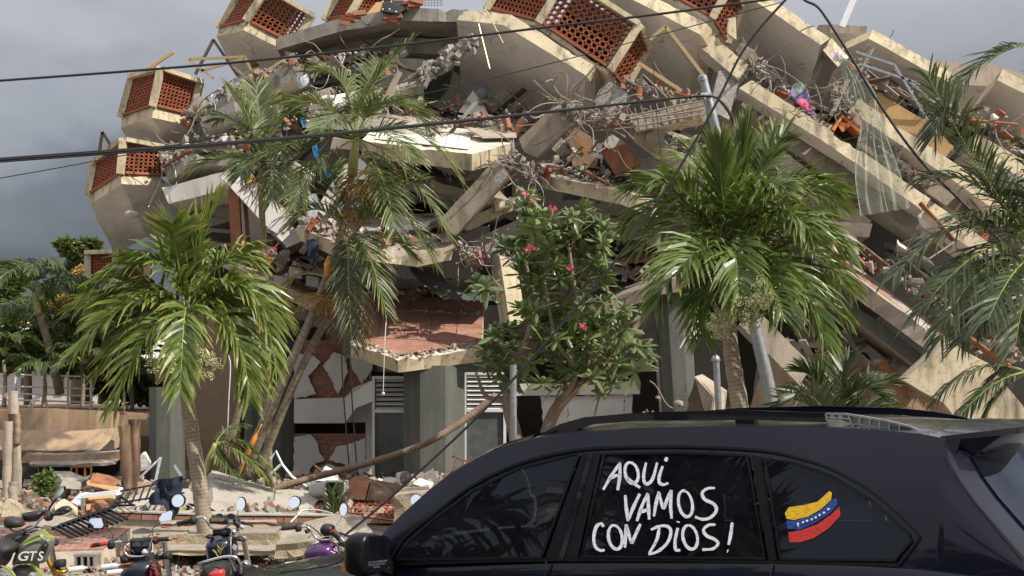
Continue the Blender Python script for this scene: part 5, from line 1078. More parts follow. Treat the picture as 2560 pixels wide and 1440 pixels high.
# hand painted lettering
def cp(x, y): return (1400 + x / 2.207, 1000 + y / 2.207)
def ell(cx, cy, rx_, ry, sl=0.0, a0=100, a1=470, n=16): return [(cx + rx_ * math.cos(RD(a0 + (a1 - a0) * i / n)) - sl * math.sin(RD(a0 + (a1 - a0) * i / n)) * ry, cy + ry * math.sin(RD(a0 + (a1 - a0) * i / n))) for i in range(n + 1)]
ST = [[(238, 495), (285, 415), (333, 345)], [(331, 345), (330, 420), (318, 497)], [(268, 440), (300, 420), (338, 412)], ell(395, 402, 36, 58, -0.15, -60, 300), [(368, 430), (400, 455), (442, 484)], [(475, 345), (462, 410), (466, 455), (490, 460), (515, 425), (536, 345)], [(566, 365), (548, 420), (548, 455), (570, 467), (598, 458)], [(582, 338), (590, 316)],
      [(360, 525), (365, 590), (375, 668)], [(375, 666), (410, 580), (440, 518)], [(424, 668), (450, 590), (484, 514)], [(484, 514), (488, 590), (492, 660)], [(438, 618), (490, 604)], [(518, 642), (530, 570), (545, 505)], [(545, 508), (558, 560), (572, 598), (592, 545), (614, 497)], [(614, 497), (610, 580), (616, 655)], ell(692, 572, 38, 72, -0.14, -80, 285), [(855, 486), (815, 488), (785, 512), (798, 548), (850, 575), (862, 612), (828, 650), (785, 658), (745, 645)],
      [(240, 700), (228, 682), (200, 700), (186, 760), (196, 812), (225, 830), (246, 826)], ell(305, 757, 38, 66, -0.12, -60, 300), [(366, 686), (362, 750), (358, 815)], [(366, 690), (380, 745), (396, 792)], [(396, 792), (418, 740), (444, 684)], [(548, 700), (534, 770), (492, 846)], [(502, 716), (550, 695), (595, 698), (612, 730), (592, 788), (540, 835), (488, 852)], [(651, 676), (653, 670)], [(650, 706), (634, 780), (640, 826), (664, 828)], ell(718, 757, 40, 66, -0.14, -70, 290),
      [(858, 688), (820, 690), (792, 716), (808, 748), (852, 768), (872, 792), (845, 820), (785, 826)], [(950, 676), (942, 740), (930, 800)], [(922, 832), (928, 834)]]
for s_ in ST: ribbon('letter_stroke', [cp(*q) for q in s_], 8.2 if len(s_) > 2 or abs(s_[0][1] - s_[-1][1]) > 15 else 9, 'letter', OFF - 0.006, w2, sm=4 if len(s_) < 10 else 2, taper=True, jit=0.5)
fl = [('flagy', [(1240, 625), (1262, 592), (1340, 580), (1420, 562), (1460, 525), (1484, 504), (1498, 512), (1494, 552), (1440, 602), (1370, 642), (1290, 662), (1250, 655)]), ('flagb', [(1250, 664), (1290, 668), (1380, 642), (1450, 602), (1496, 556), (1522, 540), (1530, 575), (1490, 625), (1400, 682), (1320, 716), (1255, 710)]), ('flagr', [(1260, 728), (1320, 721), (1420, 686), (1500, 630), (1540, 590), (1546, 640), (1480, 710), (1400, 762), (1330, 784), (1265, 785)])]
for m1, q in fl: patch('painted_stripe', [cp(*v) for v in q], m1, OFF - 0.006, 0.004, w3)
for x, y in ((1312, 683), (1340, 675), (1362, 667), (1388, 659), (1410, 648), (1432, 635), (1455, 622), (1480, 602)):
    patch('painted_star', [cp(x + 6 * math.cos(a), y + 6 * math.sin(a)) for a in [i * math.pi / 4 for i in range(8)]], 'letter', OFF - 0.012, 0.004, w3)
ribbon('painted_star_tail', [cp(1312, 686), cp(1316, 700)], 2.6, 'letter', OFF - 0.012, w3, sm=1)
# ------------------------------------------------------------------ motorcycles
MT['chrome'] = plain('chrome', (0.62, 0.62, 0.62), 0.18, 1.0, var=0.1); MT['grip'] = plain('black_grip', (0.016, 0.016, 0.017), 0.6, var=0.3)
MT['redp'] = plain('red_plastic', (0.48, 0.02, 0.02), 0.35, var=0.15); MT['tankb'] = plain('dark_blue_tank', (0.006, 0.010, 0.035), 0.3, 0.1, var=0.2, coat=0.5)
MT['tankk'] = plain('black_blue_tank', (0.008, 0.010, 0.020), 0.35, 0.1, var=0.25, coat=0.4); MT['tankp'] = plain('purple_tank', (0.06, 0.010, 0.085), 0.3, 0.2, var=0.25, coat=0.6)
MT['greyp'] = plain('grey_fairing', (0.15, 0.15, 0.14), 0.4, var=0.12); MT['lime'] = plain('lime_stripe', (0.36, 0.45, 0.02), 0.5, var=0.1); MT['goldp'] = plain('gold_fork', (0.52, 0.30, 0.03), 0.3, 0.8)
MT['taill'] = plain('red_lamp', (0.38, 0.03, 0.035), 0.3, var=0.15); MT['decalw'] = plain('white_decal', (0.7, 0.7, 0.7), 0.5, var=0.05); MT['decalg'] = plain('gold_decal', (0.42, 0.33, 0.06), 0.5)
MT['dial'] = plain('dim_dial', (0.07, 0.085, 0.12), 0.3, var=0.3); MT['mirrors'] = plain('bike_mirror_glass', (0.80, 0.84, 0.9), 0.04, 1.0, var=0.02)
MT['seat'] = plain('worn_black_seat', (0.022, 0.021, 0.020), 0.6, var=0.3)
def smokeglass():
    m, t, b = newmat('smoky_screen'); tr = N(t, 'ShaderNodeBsdfTransparent'); tr.inputs[0].default_value = (0.72, 0.68, 0.60, 1); mxs = N(t, 'ShaderNodeMixShader'); mxs.inputs[0].default_value = 0.22
    b.inputs['Base Color'].default_value = (0.25, 0.22, 0.18, 1); b.inputs['Roughness'].default_value = 0.1; LK(t, tr.outputs[0], mxs.inputs[1]); LK(t, b.outputs[0], mxs.inputs[2]); LK(t, mxs.outputs[0], t.nodes['Material Output'].inputs['Surface']); return m
MT['smoke'] = smokeglass()
class Bike:
    def __init__(s, label, ox, oy, sc, Y, base):
        s.ox, s.oy, s.sc, s.Y = ox, oy, sc, Y; s.t = thing('motorcycle', label, 'motorcycle', (P(base, 1400, Y).x, Y, 0), 'motorcycles parked in a row behind the car')
    def p(s, x, y, d=0.0): return P(s.ox + x / s.sc, s.oy + y / s.sc, s.Y + d)
    def m(s, v): return M(v / s.sc, s.Y)
    def tube(s, name, pts, w, mat, d=0.0, par=None, sm=5):
        mb = MB(); mb.tube(smooth_line([s.p(q[0], q[1], q[2] if len(q) > 2 else d) for q in pts], sm) if sm > 1 and len(pts) > 2 else [s.p(q[0], q[1], q[2] if len(q) > 2 else d) for q in pts], s.m(w) / 2, 10); return mb.build(name, MT[mat], par or s.t, angle=40)
    def blob(s, name, out, depth, mat, d=0.0, par=None, n=4):
        """rounded solid with the given outline"""
        o3 = [s.p(x, y, d) for x, y in out]; o3 = [q for q in smooth_line(o3 + [o3[0]], 3)[:-1]]; c = sum(o3, V((0, 0, 0))) / len(o3); k = len(o3); mb = MB()
        for i in range(-n, n + 1):
            a = math.pi / 2 * i / (n + 0.35); f = math.cos(a) ** 0.6
            for q in o3: mb.v.append(c + (q - c) * f + V((0, depth * math.sin(a), 0)))
        for i in range(2 * n):
            for j in range(k): mb.f.append([i * k + j, i * k + (j + 1) % k, (i + 1) * k + (j + 1) % k, (i + 1) * k + j]); mb.m.append(0)
        mb.f += [list(range(k)), [2 * n * k + j for j in range(k)]]; mb.m += [0, 0]
        return mb.build(name, MT[mat], par or s.t, angle=60)
    def poly(s, name, out, th, mat, d=0.0, par=None):
        mb = MB(); mb.prism([s.p(q[0], q[1], q[2] if len(q) > 2 else d) for q in out], (0, th, 0)); return mb.build(name, MT[mat], par or s.t)
    def mirror(s, out, stem, d=0.0, mat='blackmetal', w=14):
        """housing with a glass that faces the rider and the sky behind"""
        o3 = [s.p(x, y, d) for x, y in out]; c = sum(o3, V((0, 0, 0))) / len(o3); k_ = 0.33
        mb = MB(); hs = [c + (q - c) * 1.09 for q in o3]; mb.prism(hs, V((0, 0.035, 0))); h = mb.build('mirror', MT['blackmetal'], s.t)
        mb = MB(); mb.prism([q + V((0, -0.024 + (q.z - c.z) * k_, 0)) for q in o3], V((0, 0.006, 0))); mb.build('mirror_glass', MT['mirrors'], h)
        s.tube('mirror_stem', stem, w, mat, d + 0.02)
    def lower(s, x, d0=0.0, lean=0.0):
        """wheels, frame and engine below the picture edge"""
        c = s.p(x, 0, 0).x; Y = s.Y
        for yy, nm in ((Y - 0.45, 'rear_wheel'), (Y + 0.85, 'front_wheel')):
            mb = MB(); R = 0.30; pr = [(R - 0.09, -0.03), (R - 0.03, -0.05), (R, -0.02), (R, 0.02), (R - 0.03, 0.05), (R - 0.09, 0.03)]; xx = c + (0.0 if yy < Y else lean); mb.lathe((xx, yy, R), (1, 0, 0), pr, 24); wq = mb.build(nm, MT['tyre'], s.t, angle=40)
            mb = MB(); mb.lathe((xx, yy, R), (1, 0, 0), [(0.05, -0.06), (0.2, -0.012), (0.2, 0.012), (0.05, 0.06)], 16); mb.build('hub', MT['rim'], wq)
        mb = MB(); mb.box((c, Y + 0.15, 0.48), 0.26, 0.42, 0.36); mb.jitter(0.02, 8); mb.build('engine', MT['blackmetal'], s.t)
        mb = MB(); mb.tube([(c - 0.1, Y - 0.45, 0.32), (c - 0.1, Y + 0.1, 0.52), (c, Y + 0.4, 0.85)], 0.02, 6); mb.tube([(c + 0.1, Y - 0.45, 0.32), (c + 0.1, Y + 0.1, 0.52), (c, Y + 0.4, 0.85)], 0.02, 6); mb.build('frame', MT['blackmetal'], s.t)
        mb = MB(); mb.tube([(c + lean - 0.08, Y + 0.85, 0.3), (c - 0.08, Y + 0.5, 0.95)], 0.025, 8); mb.tube([(c + lean + 0.08, Y + 0.85, 0.3), (c + 0.08, Y + 0.5, 0.95)], 0.025, 8); mb.build('fork', MT['chrome'], s.t)
def circ(cx, cy, rx_, ry=None, n=16): return [(cx + rx_ * math.cos(2 * math.pi * i / n), cy + (ry or rx_) * math.sin(2 * math.pi * i / n)) for i in range(n)]
# grey and lime motorcycle
b = Bike('grey motorcycle with lime stripes and big letters at the left picture edge', 0, 1200, 6, 11.2, 40); b.lower(300)
b.blob('fairing', [(290, 975), (450, 850), (640, 745), (735, 830), (815, 865), (800, 985), (720, 1150), (640, 1250), (330, 1258), (190, 1275), (240, 1100)], 0.10, 'greyp')
b.poly('stripe', [(330, 945), (480, 835), (640, 742), (660, 742), (735, 822), (812, 855), (808, 872), (725, 838), (650, 762), (490, 850)], 0.01, 'lime', -0.105); b.poly('stripe', [(345, 968), (500, 895), (660, 838), (812, 858), (812, 874), (660, 862), (510, 918), (390, 968)], 0.01, 'lime', -0.115)
b.poly('stripe', [(215, 1268), (330, 1254), (480, 1256), (560, 1320), (632, 1400), (632, 1430), (600, 1425), (480, 1275), (330, 1268)], 0.01, 'lime', -0.09)
b.blob('fuel_tank', [(70, 860), (150, 800), (330, 785), (420, 810), (300, 960), (270, 1060), (150, 1100), (80, 1000)], 0.16, 'seat', 0.1)
b.blob('side_panel', [(200, 1290), (330, 1265), (480, 1275), (620, 1430), (600, 1560), (240, 1560)], 0.10, 'greyp', 0.05); b.blob('rear_panel', [(-160, 1300), (0, 1275), (150, 1340), (230, 1440), (200, 1560), (-160, 1560)], 0.10, 'greyp', -0.1)
b.tube('stripe', [(-60, 1272, -0.2), (60, 1300, -0.2), (160, 1350, -0.2), (225, 1440, -0.2)], 18, 'lime'); b.blob('bag', [(-120, 880), (0, 880), (120, 900), (240, 950), (260, 1020), (200, 1080), (120, 1160), (60, 1300), (-120, 1290)], 0.16, 'seat', -0.12)
b.tube('handlebar', [(-100, 690), (110, 715), (230, 772), (340, 750), (510, 705), (600, 600), (670, 540), (760, 520)], 34, 'chrome'); b.tube('grip', [(760, 520, -0.02), (960, 495, -0.05)], 56, 'grip'); b.blob('hand_guard', [(800, 490), (900, 410), (1000, 385), (1080, 430), (1060, 470), (960, 520), (840, 530)], 0.05, 'blackmetal', 0.1)
b.blob('switch', [(660, 520), (720, 460), (790, 500), (780, 600), (690, 610)], 0.05, 'grip'); b.poly('switch_button', [(668, 530), (692, 525), (695, 560), (672, 565)], 0.01, 'redp', -0.06)
b.blob('wrapped_grip', [(70, 590), (140, 540), (300, 580), (360, 620), (340, 700), (200, 720), (80, 700)], 0.08, 'seat'); b.blob('dashboard', [(345, 495), (680, 440), (690, 520), (600, 610), (390, 625), (360, 570)], 0.12, 'blackmetal', 0.15); b.poly('switch_button', circ(372, 658, 18), 0.01, 'redp', -0.1)
b.blob('clamp', [(340, 740), (420, 690), (560, 700), (630, 730), (520, 790), (400, 800)], 0.08, 'chrome', 0.08)
b.mirror([(812, 255), (835, 190), (880, 130), (958, 104), (968, 168), (905, 250), (838, 282)], [(850, 270), (800, 340), (740, 430), (740, 500)], 0.05, w=30)
mb = MB(); g = [(290, 310), (350, 240), (430, 190), (560, 185), (610, 270), (650, 380), (640, 455), (500, 470), (360, 440)]; k_ = len(g); cc = b.p(470, 350, 0.2)
for q in g: mb.v.append(b.p(q[0], q[1], 0.35))
mb.v.append(cc + V((0, -0.12, 0))); mb.f = [[i, (i + 1) % k_, k_] for i in range(k_)]; mb.m = [0] * k_; mb.build('windscreen', MT['smoke'], b.t, smooth=True)
b.tube('fork', [(690, 1130, 0.1), (810, 1400, 0.1)], 66, 'goldp'); b.blob('horn', [(810, 1215), (850, 1195), (965, 1185), (985, 1220), (985, 1290), (960, 1310), (830, 1320), (810, 1290)], 0.06, 'grip', 0.05); b.blob('axle_clamp', [(780, 1370), (860, 1310), (900, 1330), (1000, 1340), (1010, 1390), (900, 1420), (800, 1430)], 0.05, 'goldp', 0.05)
b.blob('radiator_shroud', [(650, 940), (720, 960), (690, 1090), (660, 1120)], 0.04, 'blackmetal', -0.09); b.blob('front_fender', [(815, 870), (880, 960), (820, 985)], 0.05, 'blackmetal', 0.1)
for ch, x0, wd in (('G', 268, 165), ('T', 440, 110), ('S', 560, 90)):
    for nm, gr, dd, mt_ in (('letter_outline', 0.012, -0.118, 'blackmetal'), ('letter', 0.0, -0.126, 'decalw')):
        cu = bpy.data.curves.new('t', 'FONT'); cu.body = ch; cu.size = 1.0; cu.offset = 0.05 if gr else 0.012; cu.extrude = 0.002; cu.shear = 0.25; o = bpy.data.objects.new('t', cu); COL.objects.link(o)
        me = bpy.data.meshes.new_from_object(o.evaluated_get(bpy.context.evaluated_depsgraph_get())); bpy.data.objects.remove(o); xs = [v.co.x for v in me.vertices]; ys = [v.co.y for v in me.vertices]
        sx = b.m(wd) / (max(xs) - min(xs)); sy = b.m(140) / (max(ys) - min(ys))
        for v in me.vertices: v.co = V(((v.co.x - min(xs)) * sx, v.co.z, (v.co.y - min(ys)) * sy))
        me.materials.append(MT[mt_]); inst('side_letter', me, b.p(x0 + (0 if gr else 5), 1212 - (0 if gr else 0), dd), b.t)
# black motorcycle with red grip
b = Bike('black motorcycle with red grip ends and angular mirrors', 210, 1240, 7.2, 11.6, 350); b.lower(1000)
b.mirror([(82, 540), (112, 402), (320, 397), (368, 520), (340, 565), (100, 570)], [(350, 550), (450, 620), (510, 690), (508, 800)]); b.mirror([(1362, 410), (1422, 305), (1570, 260), (1603, 295), (1588, 420), (1402, 455)], [(1390, 460), (1300, 530), (1232, 600), (1238, 730)])
b.tube('handlebar', [(400, 868), (560, 835), (660, 830), (700, 960), (780, 1065), (900, 1090), (1080, 1080), (1165, 1020), (1190, 850), (1260, 785), (1400, 780)], 46, 'chrome'); b.tube('crossbar', [(660, 832, -0.03), (1210, 800, -0.03)], 20, 'blackmetal', sm=1); b.tube('brace', [(720, 850, 0.02), (920, 1040, 0.02)], 24, 'blackmetal', sm=1)
b.tube('grip', [(150, 893), (300, 870)], 80, 'grip', -0.01); b.tube('grip_end', [(120, 898), (160, 891)], 84, 'redp', -0.01); b.tube('grip_end', [(300, 870), (400, 855)], 76, 'redp', -0.01); b.tube('grip', [(1330, 782), (1530, 775)], 84, 'grip', -0.01); b.tube('grip_end', [(1525, 775), (1585, 773)], 64, 'chrome', -0.01); b.tube('lever', [(1300, 690, 0.06), (1360, 690, 0.06)], 26, 'redp'); b.tube('lever', [(1580, 768, 0.05), (1690, 764, 0.05)], 34, 'redp')
b.blob('switch', [(430, 820), (480, 780), (545, 800), (545, 940), (440, 950)], 0.05, 'grip'); b.blob('switch', [(1240, 740), (1290, 720), (1340, 760), (1330, 850), (1250, 860)], 0.05, 'grip'); b.poly('switch_button', [(1240, 800), (1270, 735), (1298, 738), (1288, 800)], 0.01, 'redp', -0.06)
b.blob('instrument_panel', [(830, 800), (870, 760), (1190, 745), (1215, 800), (1190, 1040), (850, 1050)], 0.06, 'blackmetal', 0.08); b.poly('dial', [(860, 905), (880, 855), (940, 828), (990, 840), (1020, 890), (1030, 915)], 0.01, 'dial', 0.015); b.poly('dial', [(1040, 905), (1060, 860), (1100, 832), (1165, 830), (1170, 905)], 0.01, 'dial', 0.015)
b.blob('rag', [(1030, 1010), (1080, 955), (1140, 960), (1155, 1020), (1080, 1060)], 0.03, 'whitef', 0.0); b.blob('turn_signal', [(650, 1080), (720, 1060), (830, 1100), (850, 1180), (680, 1215)], 0.06, 'grip', 0.05); b.tube('signal_stalk', [(1280, 1110, 0.05), (1430, 1080, 0.05)], 60, 'grip'); b.blob('turn_signal', [(1420, 1030), (1460, 995), (1560, 1000), (1575, 1120), (1480, 1140), (1425, 1110)], 0.06, 'grip', 0.05)
b.blob('fuel_tank', [(655, 1480), (680, 1370), (780, 1260), (950, 1160), (1180, 1130), (1300, 1180), (1365, 1330), (1370, 1500), (1200, 1640), (800, 1640)], 0.16, 'tankk', 0.02)
b.blob('tank_flank', [(1190, 1480), (1195, 1300), (1250, 1165), (1310, 1200), (1372, 1340), (1375, 1500)], 0.08, 'black', -0.1)
for q in ([(1215, 1250), (1262, 1180), (1310, 1272), (1215, 1250)], [(1205, 1290), (1300, 1330), (1350, 1430)], [(1195, 1340), (1205, 1440)], [(1270, 1360), (1320, 1440)]): b.tube('red_decal', [(x, y, -0.185) for x, y in q], 16, 'redp', sm=1)
b.blob('headstock', [(860, 1100), (960, 1080), (1150, 1090), (1160, 1160), (900, 1180)], 0.06, 'blackmetal', 0.06)
# blue motorcycle
b = Bike('blue tank motorcycle with gold emblem and chrome grab rail beside the palm trunk', 420, 1210, 6.26, 11.8, 560); b.lower(850, lean=0.05)
b.mirror(circ(165, 258, 96), [(255, 300), (380, 365), (420, 440), (435, 500)], mat='chrome'); b.mirror(circ(1148, 312, 66, 100), [(1110, 410), (1092, 450), (1095, 520)], mat='chrome')
b.tube('handlebar', [(340, 575), (460, 530), (555, 520), (620, 610), (690, 690), (850, 700), (960, 640), (1010, 590), (1080, 600)], 36, 'chrome'); b.tube('grip', [(130, 620), (345, 572)], 60, 'grip', -0.02); b.tube('grip_end', [(62, 634), (140, 618)], 62, 'chrome', -0.02); b.tube('grip', [(1050, 600), (1130, 660)], 90, 'grip', -0.04); b.tube('grip_end', [(1130, 660), (1185, 690)], 70, 'chrome', -0.06)
b.tube('lever', [(160, 665, 0.05), (240, 630, 0.05), (360, 600, 0.05)], 24, 'blackmetal'); b.tube('lever', [(1150, 590, 0.0), (1230, 620, 0.0), (1335, 668, 0.0)], 28, 'blackmetal'); b.blob('switch', [(340, 560), (360, 500), (430, 500), (460, 560), (440, 620), (360, 630)], 0.05, 'grip'); b.blob('switch', [(1010, 560), (1060, 500), (1120, 540), (1130, 620), (1060, 660)], 0.05, 'grip')
for cx_ in (805, 985):
    b.blob('gauge', circ(cx_, 515, 74, 58), 0.06, 'blackmetal', 0.12); b.poly('gauge_face', circ(cx_, 508, 58, 42), 0.01, 'dial', 0.055); b.tube('gauge_ring', [(x, y, 0.05) for x, y in circ(cx_, 510, 66, 50) + [circ(cx_, 510, 66, 50)[0]]], 12, 'chrome', sm=1)
b.tube('bar_pad', [(655, 572, -0.04), (935, 572, -0.04)], 100, 'grip', sm=1)
for i in range(9): b.tube('pad_lettering', [(690 + i * 22, 560 - 22, -0.135), (690 + i * 22 - 6, 585, -0.135), (690 + i * 22 + 10, 585 - (i % 3) * 16, -0.135)], 7, 'decalg', sm=1)
b.blob('headstock', [(700, 700), (960, 690), (980, 780), (900, 820), (720, 810)], 0.07, 'blackmetal', 0.05); b.blob('headlamp', [(1000, 720), (1060, 680), (1105, 720), (1090, 800), (1010, 800)], 0.1, 'chrome', 0.25)
b.blob('fuel_tank', [(600, 960), (640, 890), (730, 835), (870, 800), (1000, 810), (1060, 880), (1090, 1000), (1080, 1130), (1000, 1200), (680, 1200), (620, 1120)], 0.17, 'tankb', 0.05); b.poly('filler_cap', circ(785, 842, 66, 34), 0.02, 'chrome', -0.10); b.tube('tank_band', [(985, 830, -0.08), (982, 960, -0.125), (985, 1100, -0.12)], 18, 'alu')
for q in ([(695, 1030), (740, 1050), (770, 1110), (790, 1140)], [(700, 1045), (735, 1070), (775, 1130)], [(880, 920), (850, 960), (830, 1050), (812, 1110)], [(905, 955), (870, 990), (850, 1030)], [(790, 980), (780, 1030), (800, 1075)], [(765, 960), (815, 1010), (795, 1060)]): b.tube('gold_emblem', [(x, y, -0.128) for x, y in q], 10, 'decalg')
for q in ([(1005, 1000), (1040, 940)], [(1025, 1020), (1062, 955)], [(1045, 1035), (1078, 975)]): b.tube('white_decal', [(x, y, -0.112) for x, y in q], 16, 'decalw', sm=1)
b.blob('turn_signal', [(580, 820), (640, 785), (705, 800), (715, 850), (640, 860)], 0.05, 'grip', 0.0); b.blob('turn_signal', [(1020, 830), (1130, 815), (1200, 850), (1212, 885), (1130, 895), (1050, 870)], 0.05, 'grip', -0.02)
b.tube('grab_rail', [(480, 1250, -0.35), (620, 1205, -0.4), (880, 1140, -0.4), (1050, 1145, -0.38), (1130, 1230, -0.36), (1150, 1320, -0.34), (1140, 1400, -0.34)], 46, 'chrome'); b.tube('grab_rail', [(500, 1250, -0.35), (500, 1440, -0.3)], 26, 'chrome', sm=1); b.tube('grab_rail', [(960, 1160, -0.36), (1060, 1360, -0.34)], 34, 'chrome', sm=1)
b.blob('seat', [(560, 1330), (600, 1260), (760, 1215), (900, 1210), (960, 1330), (900, 1440), (560, 1500)], 0.25, 'seat', -0.15); b.blob('tail_lamp', [(630, 1430), (660, 1380), (790, 1335), (880, 1340), (895, 1430), (860, 1500), (650, 1500)], 0.06, 'taill', -0.5)
b.blob('rear_fender', [(1150, 1220), (1220, 1190), (1290, 1260), (1240, 1270)], 0.06, 'steel', 0.2)
mb = MB(); mb.lathe(b.p(1240, 1440, 0.1), (0.8, -0.6, 0), [(b.m(110), -0.05), (b.m(165), -0.06), (b.m(180), 0), (b.m(165), 0.06), (b.m(110), 0.05)], 24); mb.build('spare_wheel', MT['tyre'], b.t, angle=40) if False else mb.build('wheel', MT['tyre'], b.t, angle=40)
# purple motorcycle
b = Bike('purple tank motorcycle with round mirrors just behind the car bonnet', 660, 1220, 6.546, 11.4, 780); b.lower(900)
b.mirror(circ(500, 230, 92), [(495, 328), (540, 430), (580, 560)], mat='chrome'); b.mirror(circ(1305, 348, 60, 100), [(1290, 452), (1240, 530), (1180, 600)], mat='chrome')
b.tube('handlebar', [(500, 645), (620, 630), (715, 640), (785, 730), (870, 825), (1000, 850), (1090, 830), (1130, 760)], 44, 'chrome'); b.tube('grip', [(290, 665), (510, 642)], 70, 'grip', -0.02); b.tube('grip_end', [(250, 668), (295, 664)], 56, 'lilac', -0.02); b.tube('grip', [(1120, 710), (1265, 840)], 112, 'grip', -0.06); b.tube('grip_end', [(1250, 810), (1300, 870)], 56, 'chrome', -0.1)
b.tube('lever', [(1240, 730, 0.0), (1330, 770, -0.02), (1435, 800, -0.03)], 40, 'navyf'); b.blob('switch', [(500, 620), (540, 580), (610, 600), (610, 700), (530, 715)], 0.05, 'grip'); b.blob('brake_reservoir', [(660, 690), (720, 670), (750, 720), (690, 745)], 0.04, 'blackmetal')
b.tube('cable', [(680, 600, -0.02), (780, 640, -0.02), (880, 720, 0), (940, 790, 0.05)], 20, 'black'); b.tube('cable', [(770, 770, 0.05), (720, 820, 0.1)], 14, 'black')
b.blob('instrument_panel', [(920, 660), (960, 600), (1020, 582), (1130, 605), (1165, 660), (1140, 760), (1000, 790), (930, 740)], 0.08, 'blackmetal', 0.06); b.poly('switch_button', [(1080, 700), (1130, 670), (1142, 695), (1092, 728)], 0.01, 'redp', -0.13)
b.blob('clamp', [(890, 830), (1000, 800), (1110, 810), (1130, 870), (920, 890)], 0.06, 'chrome', 0.05); b.tube('signal_stalk', [(1180, 910, -0.02), (1290, 860, -0.04)], 26, 'alu'); b.blob('turn_signal', [(1290, 880), (1340, 870), (1420, 955), (1330, 970), (1200, 920)], 0.05, 'grip', -0.04)
b.blob('fuel_tank', [(645, 1180), (660, 1060), (720, 970), (880, 895), (1060, 880), (1160, 900), (1215, 990), (1240, 1080), (1200, 1250), (700, 1280)], 0.17, 'tankp', 0.03)
for q in ([(1090, 1035), (1165, 1065)], [(1140, 1010), (1180, 965), (1205, 1035), (1140, 1005)]): b.tube('white_decal', [(x, y, -0.145) for x, y in q], 14, 'decalw', sm=1)
# one more mirror peeping over the bonnet line
b = Bike('hidden motorcycle of which one round mirror shows at the car windscreen edge', 1000, 1200, 6, 11.9, 1060); b.lower(330); b.mirror(circ(245, 300, 86), [(250, 390), (300, 500), (320, 620)], mat='chrome'); b.tube('handlebar', [(120, 640), (320, 620), (520, 650)], 40, 'chrome'); b.blob('fuel_tank', [(180, 800), (300, 720), (440, 740), (480, 900), (300, 960)], 0.15, 'tankk')
# ------------------------------------------------------------------ things at ground level
def solid(name, label, cat, poly, ext, mat, group=None, parent=None, jit=0.0):
    mb = MB(); mb.prism([P(*p) for p in poly], ext)
    if jit: mb.jitter(jit, 4)
    o = mb.build(name, MT[mat] if isinstance(mat, str) else mat, parent)
    if not parent: tag(o, label, cat, group)
    return o
def gy(py, z=0.0): return (CZ - z) * F / (py - HY)           # depth at which height z shows at row py
def gz(py, Y): return CZ + (HY - py) / F * Y
MT['sand'] = concrete('sandy_broken_concrete', (0.41, 0.34, 0.235), (0.31, 0.25, 0.17), (0.15, 0.115, 0.075), big=2.0, streak=0.1, speck=0.6, bs=0.9, bscale=14, bd=0.05)
MT['oldwood'] = concrete('weathered_wood', (0.40, 0.34, 0.28), (0.30, 0.25, 0.20), (0.13, 0.10, 0.08), big=2, streak=0.9, speck=0.3, bs=0.5)
MT['burnt'] = concrete('charred_wood', (0.15, 0.09, 0.06), (0.09, 0.055, 0.04), (0.34, 0.25, 0.18), big=3, streak=0.8, speck=0.2, bs=0.7)
MT['sheetm'] = plain('pale_blue_sheet', (0.42, 0.46, 0.50), 0.6, var=0.12); MT['rustf'] = plain('rusty_frame', (0.26, 0.10, 0.04), 0.8, var=0.25)
MT['greybin'] = plain('grey_plastic_bin', (0.36, 0.37, 0.38), 0.45, var=0.1)
# lumpy debris bank from the kerb back to the columns
mb = MB(); nx, ny = 90, 46; x0, x1, y0, y1 = -10.5, 4.0, 20.6, 31.0
for j in range(ny + 1):
    for i in range(nx + 1):
        x = x0 + (x1 - x0) * i / nx; y = y0 + (y1 - y0) * j / ny; e = min(1, i / 6, (nx - i) / 6, j / 4, (ny - j) / 4)
        h = 0.16 + 0.16 * noise.noise(V((x * 0.8, y * 0.8, 3))) + 0.10 * abs(noise.noise(V((x * 2.6, y * 2.6, 1)))) + 0.05 * noise.noise(V((x * 7, y * 7, 1)))
        mb.v.append(V((x, y, -0.05 + max(0, e) * (h + 0.05))))
for j in range(ny):
    for i in range(nx): a = j * (nx + 1) + i; mb.f.append([a, a + 1, a + nx + 2, a + nx + 1]); mb.m.append(0)
tag(mb.build('debris_bank', MT['dust'], recalc=False), 'low bank of dusty rubble along the foot of the ruin', kind='structure')
# heaped rubble slope that carries the fallen right wing
mb = MB(); nx, ny = 60, 40; x0, x1, y0, y1 = 3.6, 15.0, 24.4, 34.6
for j in range(ny + 1):
    for i in range(nx + 1):
        x = x0 + (x1 - x0) * i / nx; y = y0 + (y1 - y0) * j / ny; e = max(0, min(1, i / 8, (nx - i) / 14, j / 10, (ny - j) / 2))
        h = 1.15 + 0.5 * noise.noise(V((x * 0.5, y * 0.5, 9))) + 0.28 * abs(noise.noise(V((x * 1.9, y * 1.9, 4)))) + 0.10 * noise.noise(V((x * 6, y * 6, 2)))
        mb.v.append(V((x, y, -0.05 + e * h)))
for j in range(ny):
    for i in range(nx): a = j * (nx + 1) + i; mb.f.append([a, a + 1, a + nx + 2, a + nx + 1]); mb.m.append(0)
tag(mb.build('debris_bank', MT['beige'], recalc=False), 'heaped rubble slope under the fallen right wing', kind='structure')
